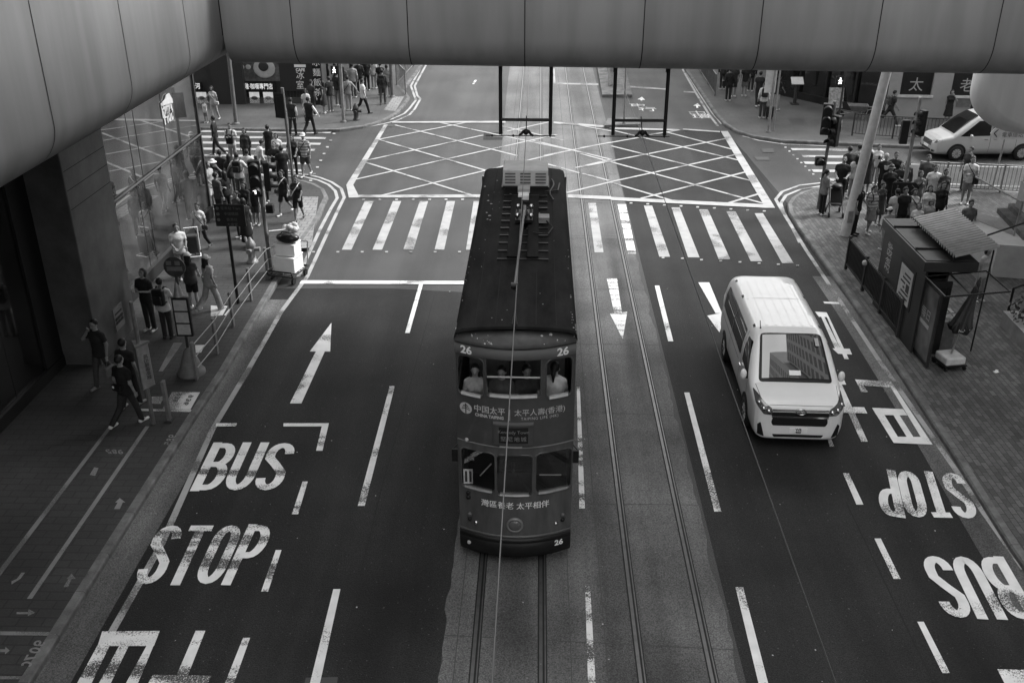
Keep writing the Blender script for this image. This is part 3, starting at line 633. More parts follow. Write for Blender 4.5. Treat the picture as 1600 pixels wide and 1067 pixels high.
# ---------------------------------------------------------------- shops across the side street, left
YS = 51.0
sb = thing("cafe_building", "dark cafe block across the side street with lit menu pictures and white characters", "building", (0, 0, 0))
mb = MB(); mb.bx(-45, -11.2, YS, 75, PZ - .1, 30); mb.build("wall", mat("cafe_wall", .045, .6, .3, 1.5), sb)
mb = MB(); mb.bx(-45, -11.15, YS - .15, YS, PZ - .1, .42); mb.build("plinth", mat("cafe_plinth", .06, .7), sb)
def onS(px, py, dy=.06): return AY(px, py, YS - dy)
def rectS(mb, x0, y0, x1, y1, t=.05):
    a = onS(x0, y1); c = onS(x1, y0); mb.bx(a[0], c[0], YS - t - .02, YS - .012, a[2], c[2])
mb = MB(); rectS(mb, 365, 128, 431, 144, .08); rectS(mb, 296, 129, 315, 144, .08); mb.build("sign_band", M_black, sb)
mb = MB(); c = onS(397, 136, .12); put_text(mb, "海南雞·咖喱專門店", c, (1, 0, 0), (0, 0, 1), .33, bold=.006, sx=.72)
c = onS(305, 135.5, .12); put_text(mb, "湯河", c, (1, 0, 0), (0, 0, 1), .33, bold=.006, sx=.8); mb.build("lettering", mat("lit_letters", .9, emit=.2), sb)
for i, x in enumerate((307 + 9, 360, 377, 398.5, 420)):
    if i == 1: continue
    wdt = 8.2; f = MB(); rectS(f, x - wdt, 141.5, x + wdt, 164, .10); fo = f.build("menu_frame", M_black, sb)
    f = MB(); a = onS(x - 6.6, 162); c = onS(x + 6.6, 144); f.bx(a[0], c[0], YS - .15, YS - .122, a[2], c[2]); fp_ = f.build("menu_picture", mat("menu_paper", .5, .5, .3, 3.5, emit=.1), fo)
    f = MB(); q = onS(x, 153); f.ball((q[0], YS - .16, q[2]), .14, 14, 6, (1.25, .12, .7)); f.build("dish", mat("dish%d" % i, .1 + .12 * (i % 3), .4, .5, 12), fo)
bb = MB(); rectS(bb, 368, 98, 436, 127, .05); bo = bb.build("egg_poster", mat("poster", .10, .5, .6, 2.2), sb)
f = MB(); q = onS(413, 107); f.ball((q[0], YS - .09, q[2]), .5, 24, 8, (1.15, .06, 1)); f.build("egg_white", M_light, bo)
f = MB(); q = onS(412, 104); f.ball((q[0], YS - .13, q[2]), .24, 20, 8, (1.1, .15, 1)); f.build("egg_yolk", M_dark, bo)
f = MB()
for x in (367, 378, 388): q = onS(x, 105); f.ball((q[0], YS - .09, q[2]), .14, 14, 6, (1, .1, .9))
f.build("bun_emblem", M_light, bo)
mb = MB(); rectS(mb, 440, 96, 497, 142, .12); vs_ = mb.build("vertical_sign", mat("vsign", .03, .4), sb)
mb = MB()
for ch, y in (("冰", 119), ("室", 134)): put_text(mb, ch, onS(469, y, .16), (1, 0, 0), (0, 0, 1), .46, bold=.014, sx=.95)
q = onS(469, 108, .16); put_text(mb, "CAFE", (q[0], q[1], q[2] - .06), (1, 0, 0), (0, 0, 1), .2, bold=.01); mb.bx(q[0] - .3, q[0] + .3, q[1] - .002, q[1] + .004, q[2] + .08, q[2] + .22)
mb.build("lettering", M_letter, vs_)
mb = MB()
for i in range(14): mb.bx(-13.5 + i * .165, -13.44 + i * .165, YS - .05, YS + .0, .42, .95)
mb.build("slatted_panel", M_dark, sb)
mb = MB(); mb.bx(-16.9, -15.2, YS - .45, YS - .16, PZ, 2.6); mb.build("pier", mat("cafe_pier", .035), sb)
# side of the cafe block along the main road: open dark shopfronts
for y in (52.2, 55.6, 59.0, 62.4):
    f = MB(); f.bx(-11.21, -11.1, y, y + 3.0, PZ, 3.2); o = f.build("shopfront", M_shopdark, sb); f = MB(); f.bx(-11.2, -11.0, y + 3.0, y + 3.4, PZ, 3.4); f.build("pillar", M_dark, o)
vb = thing("banner_stand", "narrow upright banner with white brush characters by the cafe corner", "banner", (0, 0, 0))
q = AY(499, 160, 50.6); mb = MB(); mb.bx(q[0] - .22, q[0] + .22, 50.55, 50.6, PZ, 2.6); mb.build("banner_cloth", M_black, vb)
mb = MB()
for i, ch in enumerate("冰麵飯茶"): put_text(mb, ch, (q[0], 50.54, 2.25 - i * .5), (1, 0, 0), (0, 0, 1), .42, bold=.02)
mb.build("lettering", M_letter, vb)

# ---------------------------------------------------------------- corner shop across the side street, right
rb = thing("corner_shop_building", "pale rendered building with dark sunken windows and black shopfront behind the parked white car", "building", (0, 0, 0))
W0, W1 = (17.0, 48.25), (60.0, 46.2)
def wl(t, d=0.0):
    dx, dy = W1[0] - W0[0], W1[1] - W0[1]; L = math.hypot(dx, dy); return (W0[0] + dx * t / L + dy * d / L, W0[1] + dy * t / L - dx * d / L)
mb = MB(); mb.prism([W0, W1, (60, 80), (12.6, 80), (12.6, 54.2)], PZ - .1, .02 + PZ); 
mb.build("floor_slab", M_kerb, rb)
ang = math.atan2(W1[1] - W0[1], W1[0] - W0[0])
def wbox(mb, t0, t1, z0, z1, d0, d1):
    a, b_ = wl(t0, d0), wl(t1, d0); c, d_ = wl(t1, d1), wl(t0, d1); return mb.prism([a, b_, c, d_], z0, z1)
wins = [(0.55 + .0, 2.05, 1.28, 3.4), (2.95, 4.45, 1.28, 3.4), (5.4, 6.9, 1.28, 3.4)]
M_rend = mat("render_pale", .24, .7, .12, .8)
mb = MB(); wbox(mb, 0, 20, PZ, 1.28, -.4, 0); wbox(mb, 0, 20, 3.4, 11, -.4, 0)
ts = [0] + [v for a in wins for v in a[:2]] + [20]
for i in range(0, len(ts), 2): wbox(mb, ts[i], ts[i + 1], 1.28, 3.4, -.4, 0)
mb.build("wall", M_rend, rb)
for i, a in enumerate(wins):
    f = MB(); wbox(f, a[0], a[1], a[2], a[3], -.4, -.14); o = f.build("window", M_black, rb)
    f = MB(); wbox(f, a[0] - .08, a[1] + .08, 1.18, 1.28, 0, .08); f.build("sill", M_light, o)
    f = MB(); c = wl((a[0] + a[1]) / 2, -.13); put_text(f, "太老老"[i], (c[0], c[1], 1.72), (math.cos(ang), math.sin(ang), 0), (0, 0, 1), .7, bold=.02); f.build("lettering", mat("dull_letters", .3), o)
f = MB(); wbox(f, 3.3, 4.3, .75, 1.15, 0, .03); f.build("wall_plaque", M_mid, rb)
# black shopfront on the splayed corner
C0, C1 = (12.6, 54.2), W0
def cw(t, d=0.0):
    dx, dy = C1[0] - C0[0], C1[1] - C0[1]; L = math.hypot(dx, dy); return (C0[0] + dx * t / L + dy * d / L, C0[1] + dy * t / L - dx * d / L)
LC = math.hypot(C1[0] - C0[0], C1[1] - C0[1])
def cbox(mb, t0, t1, z0, z1, d0, d1): return mb.prism([cw(t0, d0), cw(t1, d0), cw(t1, d1), cw(t0, d1)], z0, z1)
f = MB(); cbox(f, 0, LC, PZ, .5, -.3, 0); cbox(f, 0, LC, 3.2, 11, -.3, 0); f.build("shopfront", M_black, rb)
f = MB(); cbox(f, .1, LC - .1, .5, 3.2, -.25, -.2); f.build("shop_glass", M_shopdark, rb)
for t in (0.05, 1.9, 3.6, 5.4, LC - .12): f = MB(); cbox(f, t, t + .12, .5, 3.2, -.26, -.05); f.build("mullion", M_black, rb)
f = MB()
for t in (.9, 2.8, 4.6):
    for k in range(3): c = cw(t + k * .3, -.6); f.ball((c[0], c[1], 1.1 + .25 * k), .16, 10, 6)
f.build("shelf_goods", M_mid, rb)
f = MB(); f.bx(12.3, 12.6, 54, 130, PZ, 11); f.build("side_wall", M_mid, rb)

# towers out of shot, mirrored in the windscreen; right slab added to block light
def tower(name, label, x0, x1, y0, y1, h, face):
    o = thing(name, label, "building", (0, 0, 0)); b = MB(); b.bx(x0, x1, y0, y1, 0, h); b.build("wall", mat("tower_wall", .3, .6, .1, .2), o)
    f = MB(); k = 0
    if face == 'N':
        for i in range(int((x1 - x0) / 3)):
            for j in range(int(h / 3.3) - 1): f.bx(x0 + .5 + i * 3, x0 + 2.6 + i * 3, y1 - .02, y1 + .03, 4 + j * 3.3, 6 + j * 3.3)
    else:
        for i in range(int((y1 - y0) / 3)):
            for j in range(int(h / 3.3) - 1): f.bx(x0 - .03, x0 + .02, y0 + .5 + i * 3, y0 + 2.6 + i * 3, 4 + j * 3.3, 6 + j * 3.3)
    f.build("window_grid", M_black, o); return o
tower("tower_block", "distant gridded tower closing the road behind the viewer", -6, 14, -130, -100, 75, 'N')
tower("tower_block", "unseen slab block added right of the road to shade its near part", 24, 44, 8, 33.5, 90, 'W')
tower("tower_block", "tall slab tower behind the viewer on the right, mirrored in the van windscreen", 22, 44, -30, 7.5, 120, 'W')
# ---------------------------------------------------------------- double-deck tram, seen from its rear end
from mathutils.bvhtree import BVHTree
M_tram = mat("tram_green", 0.066, 0.32, 0.22, 1.8, coat=0.25)
M_tramlo = mat("tram_lower_panel", 0.08, 0.34, 0.28, 1.6, coat=0.25, stretch=(3, 3, .7))
M_band = mat("tram_band", 0.13, 0.4, 0.1, 2)
M_troof = mat("tram_roof", 0.011, 0.8, 0.55, 1.6, 0.15, 25, spec=.06, stretch=(2, .5, 1))
M_bump = mat("tram_bumper", 0.011, 0.4, 0.2, 5)
M_inn = mat("tram_interior", 0.03, 0.6)
M_scuff = mat("scuffed_paint", 0.35, 0.8)
TX, TY, TW, TS = -0.32, 13.93, 0.99, 0.29
TYE = 23.75
def ty(x, lift=0.0): return TY + TS * (x / TW) ** 2 - lift
tram = thing("tram", "dark double-deck tram numbered 26 running along the middle of the road", "tram", (TX, 0, 0))
def rr_sdf(x, z, h):
    cx, cz, hw, hh, r = h; qx = abs(x - cx) - hw + r; qz = abs(z - cz) - hh + r
    return math.hypot(max(qx, 0), max(qz, 0)) + min(max(qx, qz), 0) - r
def rr_pts(h, n=6, off=0.0):
    cx, cz, hw, hh, r = h; hw += off; hh += off; r += off; P = []
    for (sx, sz, a0) in ((1, 1, 0), (-1, 1, 90), (-1, -1, 180), (1, -1, 270)):
        for i in range(n + 1):
            a = rad(a0 + 90 * i / n); P.append((cx + sx * (hw - r) + r * math.cos(a), cz + sz * (hh - r) + r * math.sin(a)))
    return P
HU = [(-.74, 3.69, .215, .36, .09), (-.03, 3.75, .44, .36, .06), (.72, 3.69, .205, .36, .09)]
HL = [(-.64, 1.88, .29, .40, .08), (-.01, 1.86, .30, .41, .06), (.66, 1.88, .30, .41, .08)]
def end_wall(z0, z1, holes, step=0.025):
    nx, nz = int(2 * TW / step), int((z1 - z0) / step); xs = [-TW + 2 * TW * i / nx for i in range(nx + 1)]; zs = [z0 + (z1 - z0) * j / nz for j in range(nz + 1)]
    V = []
    for z in zs:
        for x in xs:
            px, pz = x, z
            for h in holes:
                d = rr_sdf(x, z, h)
                if -step * 1.45 < d < 0:
                    e = 1e-3; gx = (rr_sdf(x + e, z, h) - d) / e; gz = (rr_sdf(x, z + e, h) - d) / e; px -= gx * d; pz -= gz * d
            V.append((px, ty(px), pz))
    F = []
    for j in range(nz):
        for i in range(nx):
            cx, cz = (xs[i] + xs[i + 1]) / 2, (zs[j] + zs[j + 1]) / 2
            if any(rr_sdf(cx, cz, h) < -step * .25 for h in holes): continue
            a = j * (nx + 1) + i; F.append((a, a + 1, a + nx + 2, a + nx + 1))
    b = MB(); b.add(V, F, True); return b
up = end_wall(2.42, 4.29, HU).build("upper_end_panel", M_tram, tram)
lo = end_wall(.52, 2.42, HL).build("lower_end_panel", M_tramlo, tram)
def arc_pts(z, off=0.0, n=24, wx=TW): return [(-wx + 2 * wx * i / n, ty(-wx + 2 * wx * i / n, off), z) for i in range(n + 1)]
def curved_band(name, m, parent, prof, wx=TW):
    """prof: list of (offset outward, z)"""
    b = MB(); rows = [arc_pts(z, o, wx=wx) for o, z in prof]; n = len(rows[0])
    b.add([p for r in rows for p in r], [(j * n + i, j * n + i + 1, (j + 1) * n + i + 1, (j + 1) * n + i) for j in range(len(rows) - 1) for i in range(n - 1)], True)
    return b.build(name, m, parent)
for h in HU + HL:
    f = MB(); o = [(x, ty(x, .014), z) for x, z in rr_pts(h, 6, .02)]; i_ = [(x, ty(x, .014), z) for x, z in rr_pts(h)]; b_ = [(x, ty(x) + .06, z) for x, z in rr_pts(h)]
    oo = [(x, ty(x, -.004), z) for x, z in rr_pts(h, 6, .024)]
    n = len(o); f.add(oo + o + i_ + b_, [(k * n + i, k * n + (i + 1) % n, (k + 1) * n + (i + 1) % n, (k + 1) * n + i) for k in range(3) for i in range(n)], True)
    fo = f.build("window_frame", M_tram if h in HU else M_tramlo, tram)
    cx, cz, hw, hh, r = h
    s_ = MB(); k = 8; P = [(cx - hw + .05 + (2 * hw - .1) * i / k) for i in range(k + 1)]
    s_.loft([[(x, ty(x, .02), cz - hh - .005), (x, ty(x, .02), cz - hh + .012), (x, ty(x) + .07, cz - hh + .03), (x, ty(x) + .07, cz - hh - .005)] for x in P]); s_.build("sill", M_light if h in HU else M_galv, fo)
    if h in HL:
        g = MB(); Q = rr_pts(h); g.add([(x, ty(x) + .03, z) for x, z in Q], [tuple(range(len(Q)))]); g.build("pane", glass("tram_glass%d" % len(MATS), .85, .10), fo)
b = MB(); b.tube((-.46, ty(-.46) + .03, 3.73), (.41, ty(.41) + .03, 3.73), .016); b.build("guard_rail", M_light, tram)
curved_band("number_band", M_band, tram, [(.01, 4.08), (.035, 4.1), (.035, 4.27), (.0, 4.285)])
curved_band("roof_visor", mat("visor", .04, .55, .5, 3), tram, [(.02, 4.28), (.05, 4.29), (.05, 4.32), (.01, 4.36), (-.12, 4.42), (-.3, 4.47)])
curved_band("waist_bead", M_band, tram, [(.0, 2.415), (.016, 2.42), (.016, 2.437), (.0, 2.442)])
curved_band("lower_bead", M_tramlo, tram, [(.0, .56), (.02, .57), (.02, .60), (.0, .61)])
bp = curved_band("bumper", M_bump, tram, [(.0, .565), (.05, .555), (.06, .50), (.045, .485), (.06, .47), (.06, .3), (.03, .17), (-.15, .12)])
# scuffs on the visor corners and front of roof
sc = flat(MB())
for i in range(46):
    x = R.choice([R.uniform(-.98, -.9), R.uniform(.9, .98), R.uniform(-.7, -.3), R.uniform(-.7, -.35), R.uniform(.4, .8)]); t = R.random()
    z = 4.33 + t * .09; y = ty(x, .05 - t * .2 - .02); r = R.uniform(.008, .028); P = [(x + r * math.cos(k * 1.26) * R.uniform(.4, 1.5), y + r * math.sin(k * 1.26) * R.uniform(.4, 1.5), 0) for k in range(5)]
    sc.add([(p[0], p[1], z + .02 + (p[1] - y) * .45) for p in P], [tuple(range(5))])
sc.build("chipped_paint", M_scuff, tram, kind="stuff")
# roof, sides, floors
def plan(n=16, o=0.0): 
    a = [(x, ty(x, o)) for x in [-TW - o + 2 * (TW + o) * i / n for i in range(n + 1)]]
    return a + [(TW + o, TYE - .5), (TW * .75, TYE), (-TW * .75, TYE), (-TW - o, TYE - .5)]
b = MB(); rf = [(-TW - .015, 4.34), (-TW + .025, 4.47), (-TW + .12, 4.51), (-.6, 4.54), (0, 4.56), (.6, 4.54), (TW - .12, 4.51), (TW - .025, 4.47), (TW + .015, 4.34)]
b.loft([[(x, y + (0 if y < 20 else 0), z - dz) for x, z in rf] for y, dz in ((14.2, .0), (14.6, .0), (TYE - .25, .0), (TYE, .12))], closed=False, smooth=True)
b.loft([[(x, 14.2, z) for x, z in rf], [(x, 14.17, z - .035) for x, z in rf]], closed=False, smooth=False)
b.build("roof", M_troof, tram)
b = flat(MB())
for x in (-.66, -.33, 0, .33, .66):
    z = 4.562 - .02 * (abs(x) / .6); b.add([(x - .008, 14.3, z), (x + .008, 14.3, z), (x + .008, 23.4, z), (x - .008, 23.4, z)], [(0, 1, 2, 3)])
b.build("roof_seam", mat("roof_seam", .018, .8, spec=.05), tram)
def side(x, s):
    b = MB()
    for z0, z1 in ((.5, 1.48), (2.3, 3.34), (4.06, 4.32)): b.bx(x - .025 * s, x, ty(TW), TYE - .48, z0, z1)
    n = 8
    for i in range(n + 1):
        y = ty(TW) + (TYE - .48 - ty(TW)) * i / n
        for z0, z1 in ((1.48, 2.3), (3.34, 4.06)): b.bx(x - .024 * s, x - .001 * s, max(y - .05, ty(TW)), min(y + .05, TYE - .48), z0, z1)
    sd = b.build("side_panel", M_tram, tram)
    g = MB()
    for i in range(n):
        y0 = ty(TW) + (TYE - .48 - ty(TW)) * i / n + .05; y1 = ty(TW) + (TYE - .48 - ty(TW)) * (i + 1) / n - .05
        w_ = MB(); w_.bx(x - .016 * s, x - .01 * s, y0, y1, 1.48, 2.3); w_.build("side_window", M_clear, sd)
        w_ = MB(); w_.bx(x - .016 * s, x - .01 * s, y0, y1, 3.34, 3.74); w_.build("side_window", M_clear, sd)
side(TW, 1); side(-TW, -1)
b = MB(); fe = [(-TW, TYE - .48), (-.74, TYE), (.74, TYE), (TW, TYE - .48)]
for z0, z1 in ((.5, 1.48), (2.3, 3.34), (4.06, 4.42)):
    for i in range(3): b.add([(fe[i][0], fe[i][1], z0), (fe[i + 1][0], fe[i + 1][1], z0), (fe[i + 1][0], fe[i + 1][1], z1), (fe[i][0], fe[i][1], z1)], [(0, 1, 2, 3)])
for i in range(4): b.tube((fe[i][0] * .99, fe[i][1] - .02, .5), (fe[i][0] * .99, fe[i][1] - .02, 4.4), .06)
b.build("front_panel", M_tram, tram)
b = MB(); b.prism([(x * .97, y + .04) for x, y in plan()], .5, .6); b.build("lower_floor", M_inn, tram)
b = MB(); b.prism([(x * .97, y + .04) for x, y in plan()], 2.44, 2.52); b.build("upper_floor", M_inn, tram)
b = MB(); b.prism([(x * .97, y + .06) for x, y in plan()], 4.2, 4.24); b.build("ceiling", mat("tram_ceiling", .12), tram)
b = MB(); b.bx(-.95, .95, 15.9, 15.94, .6, 2.4); b.build("bulkhead", mat("bulkhead", .05, .5), tram)
b = MB(); b.bx(-.34, .3, 14.5, 14.9, .6, 1.55); b.tube((-.05, 14.55, 1.5), (-.05, 14.55, 1.75), .03); b.tube((-.25, 14.5, 1.62), (.2, 14.5, 1.62), .014); b.build("control_stand", M_dark, tram)
b = MB(); b.tube((.42, 14.35, 1.62), (.8, 14.3, 1.66), .012); b.tube((-.62, 14.3, 1.62), (-.42, 14.25, 1.9), .012); b.build("wiper_arm", M_light, tram)
b = MB(); b.bx(-.9, -.74, ty(-.82) + .035, ty(-.82) + .04, 1.54, 1.84); nb_ = b.build("window_notice", M_light, tram)
b = MB()
for i in range(2): b.bx(-.875 + i * .075, -.835 + i * .075, ty(-.82) + .030, ty(-.82) + .034, 1.58, 1.8)
b.build("printed_lines", M_dark, nb_)
for y in (15.1, 16.0, 16.9, 17.8):
    for s in (-1, 1):
        b = MB(); b.bx(s * .5 - .35, s * .5 + .35, y, y + .38, 2.86, 2.95); b.bx(s * .5 - .35, s * .5 + .35, y + .36, y + .42, 2.9, 3.4); b.bx(s * .5 - .3, s * .5 + .3, y + .1, y + .3, 2.52, 2.86); b.build("seat", M_mid, tram)
# lettering that follows the curved end
def on_end(s, x, z, size, m, parent, lift=.006, bold=0.0, sx=1.0, align='CENTER', space=1.0, name="lettering", off=0.0):
    vs, fs = text_mb(s, size, 0.0, bold, sx, align, space); b = flat(MB()); b.add([(x + vx, ty(x + vx, lift + off), z + vy) for vx, vy, _ in vs], fs); return b.build(name, m, parent)
on_end("26", -.80, 4.18, .19, M_letter, tram, .042, .006); on_end("26", .77, 4.18, .19, M_letter, tram, .042, .006)
M_let2 = mat("grey_lettering", .5, .6)
on_end("中国太平", -.43, 3.115, .145, M_let2, tram, sx=.92); on_end("中国太平", -.426, 3.115, .145, M_let2, tram, .0066, sx=.92); on_end("CHINA TAIPING", -.43, 3.0, .078, M_let2, tram, bold=.003, sx=.86)
on_end("太平人壽(香港)", .41, 3.105, .135, M_let2, tram, bold=.001, sx=.95); on_end("TAIPING LIFE (HK)", .41, 2.995, .075, M_let2, tram, sx=.86, space=1.2)
b = MB(); b.bx(-.092, -.084, ty(-.09, .006), ty(-.09), 2.96, 3.17); b.build("divider", M_let2, tram)
# round tree emblem
b = flat(MB()); cx, cz, r = -.83, 3.08, .105; P = [(cx + r * math.cos(rad(a)), cz + r * math.sin(rad(a))) for a in range(0, 360, 15)]
b.add([(x, ty(x, .006), z) for x, z in P], [tuple(range(len(P)))]); em = b.build("round_emblem", M_let2, tram)
b = flat(MB())
def bar(p, q, wd):
    d = Vector((q[0] - p[0], q[1] - p[1])).normalized(); n = Vector((-d.y, d.x)) * wd / 2; Q = [(p[0] + n.x, p[1] + n.y), (q[0] + n.x, q[1] + n.y), (q[0] - n.x, q[1] - n.y), (p[0] - n.x, p[1] - n.y)]
    b.add([(cx + a, ty(cx + a, .0085), cz + c) for a, c in Q], [(0, 1, 2, 3)])
bar((0, .09), (0, -.1), .02)
for zz, wd in ((.05, .045), (.015, .065), (-.02, .075)):
    for s in (-1, 1): bar((0, zz + .02), (s * wd, zz - .012), .014)
b.build("tree_mark", M_tram, em)
def end_box(name, h, z, m, parent, out=.03, r=.01):
    x0, x1 = h; b = MB(); n = 8; P = [x0 + (x1 - x0) * i / n for i in range(n + 1)]; zz0, zz1 = z
    b.loft([[(x, ty(x), zz0), (x, ty(x, out), zz0), (x, ty(x, out), zz1), (x, ty(x), zz1)] for x in P], smooth=False); return b.build(name, m, parent)
db = end_box("destination_box", (-.36, .30), (2.50, 2.90), M_tram, tram, .05); end_box("box_hood", (-.37, .31), (2.90, 2.925), M_band, db, .075); end_box("display", (-.27, .22), (2.545, 2.85), mat("display", .022, .25), db, .056)
on_end("Kennedy Town", -.025, 2.765, .085, mat("faint_lettering", .2), db, .062); on_end("堅尼地城", -.025, 2.63, .1, mat("faint_lettering", .2), db, .062, space=1.25)
end_box("box_ledge", (-.26, .12), (2.445, 2.462), M_light, db, .03)
for dx, dz in ((.008, 0), (-.008, 0), (0, .008), (0, -.008)): on_end("灣區養老 太平相伴", dx, 1.245 + dz, .155, M_black, tram, .004 + .001 * (dx > 0) + .0005 * (dz > 0) + .00025 * (dz < 0), 0, .93, name="letter_outline")
on_end("灣區養老 太平相伴", -.0, 1.245, .155, M_letter, tram, .009, .003, .93); on_end("灣區養老 太平相伴", .004, 1.245, .155, M_letter, tram, .0085, .003, .93)
on_end("26", .78, .40, .15, M_letter, tram, .066, .005)
b = MB(); q = (0, ty(0), .86); prof = [(.145, 0), (.15, .03), (.13, .05), (.115, .035)]
def ring_y(mb, c, prof, n=24):
    rows = [[(c[0] + r * math.cos(2 * math.pi * i / n), c[1] - d, c[2] + r * math.sin(2 * math.pi * i / n)) for i in range(n)] for r, d in prof]
    mb.loft(rows, caps=False); return mb
ring_y(b, q, prof); hl = b.build("headlamp_rim", M_galv, tram)
b = MB(); ring_y(b, q, [(.116, .03), (.09, .05), (.05, .06), (.001, .063)]); b.build("lens", M_lamp, hl)
for (x, z, r, m) in ((-.80, .93, .045, M_tramlo), (-.80, .83, .04, M_bump), (-.69, .79, .04, M_chrome), (.84, .93, .045, M_tramlo), (.84, .83, .04, M_bump), (.72, .79, .035, M_chrome), (-.82, 1.38, .04, M_bump), (-.82, 1.29, .04, M_bump), (-.82, .36, .035, M_light)):
    b = MB(); ring_y(b, (x, ty(x, .055 if z < .5 else 0), z), [(r, 0), (r, .025), (r * .7, .035), (.001, .04)], 14); b.build("marker_lamp", m, tram)
b = MB(); b.bx(-.07, .07, ty(0, .012), ty(0), 1.385, 1.42); b.build("socket_cover", M_tramlo, tram)
for s in (-1, 1):
    b = MB(); b.tube((s * TW, 14.35, 2.25), (s * (TW + .09), 14.2, 2.22), .012); b.bx(s * (TW + .05) - .05, s * (TW + .05) + .05, 14.16, 14.2, 2.0, 2.24) ; b.build("wing_mirror", M_bump, tram)
# wheels and truck frame
b = MB(); b.bx(-.7, .7, 16.6, 21.2, .22, .5); tk = b.build("truck_frame", M_bump, tram)
for y in (17.6, 20.2):
    for s in (-1, 1): b = MB(); b.tube((s * .53 - .05, y, .34), (s * .53 + .05, y, .34), .33, n=24); b.build("wheel", M_steel, tk)
# roof gear
ZR = 4.6
b = MB(); b.bx(-.5, .6, 21.75, 22.7, ZR - .1, ZR - .02); acb = b.build("air_unit_base", M_black, tram)
b = MB(); b.bx(-.47, .57, 21.8, 22.65, ZR - .02, ZR + .36); ac = b.build("air_unit", mat("air_unit", .5, .55, .12, 4), tram, bevel=.02)
b = MB()
for cx_ in (-.3, .05, .4):
    for k in range(4): b.bx(cx_ - .12, cx_ + .12, 21.785, 21.81, ZR + .05 + k * .07, ZR + .085 + k * .07)
b.build("louvre", M_mid, ac)
for (x, y, m, wd) in ((.02, 21.35, M_light, .28), (.02, 20.85, M_wht, .24)):
    b = MB(); b.bx(x - wd / 2, x + wd / 2, y, y + .26, 4.54, 4.66); b.build("junction_box", m, tram, bevel=.01)
for y in [17.15 + .44 * i for i in range(10)]:
    b = MB(); b.bx(-.42, .55, y, y + .05, 4.53, 4.578); b.build("trolley_bearer", M_bump, tram)
for x in (-.13, .25): b = MB(); b.bx(x - .11, x + .11, 17.2, 21.0, 4.59, 4.615); b.build("trolley_plank", M_troof, tram)
tb = MB(); tb.lathe([(.16, 0), (.16, .05), (.08, .1), (.06, .18)], (.06, 19.35, 4.64), 16); tb.bx(-.12, .24, 19.0, 19.7, 4.66, 4.72); tb.tube((.06, 19.6, 4.8), (.06, 18.9, 4.82), .05); bs = tb.build("trolley_base", M_bump, tram)
for x in (-.08, .2):
    for y in (19.05, 19.65): b = MB(); b.ball((x, y, 4.8), .05, 10, 6); b.tube((x, y, 4.68), (x, y, 4.8), .025); b.build("spring_cap", M_chrome, bs)
b = MB(); b.tube((.06, 19.2, 4.84), (.0, 13.5, 5.56), .028, .017, 8); b.build("trolley_pole", M_mid, tram)
b = MB(); b.ball((.0, 13.45, 5.56), .05, 10, 6); b.tube((-.05, 13.45, 5.58), (.05, 13.45, 5.58), .05, n=12); b.build("trolley_wheel", M_bump, tram)
b = MB(); b.bx(.36, .58, 19.15, 19.4, 4.6, 4.72); b.build("resistor_box", M_galv, tram)
b = MB(); pts = [(.66 + .05 * math.sin(i * .7), 22.4 - .16 * i, 4.575) for i in range(11)]; b.path(pts, .016, 6); b.path([(.5, 21.4, 4.58), (.8, 21.6, 4.55), (.85, 22.2, 4.54)], .016, 6); b.path([(.5, 19.2, 4.66), (.65, 18.9, 4.6), (.55, 18.5, 4.6), (.25, 18.4, 4.66)], .014, 6); b.build("roof_cable", M_black, tram)
b = MB(); b.path([(.02, 14.25, 4.57), (-.02, 14.75, 4.6), (-.06, 14.25, 4.57)], .008, 6); b.build("roof_wire_loop", M_black, tram)
b = flat(MB())
for i in range(70):
    x, y = R.choice([(R.uniform(-.9, .9), R.uniform(14.3, 23)), (R.uniform(-.8, -.3), R.uniform(19.5, 22.5)), (R.choice((-.95, .93)) + R.uniform(-.02, .02), R.uniform(14.3, 18))])
    z = 4.575 - .02 * (abs(x) / .6) - (.05 if abs(x) > .9 else 0); r = R.uniform(.006, .03 if y > 19 else .014); b.add([(x + r * R.uniform(.5, 1.4) * math.cos(k * 1.26), y + r * R.uniform(.5, 2) * math.sin(k * 1.26), z) for k in range(5)], [tuple(range(5))])
b.build("chipped_paint", M_galv, tram, kind="stuff")

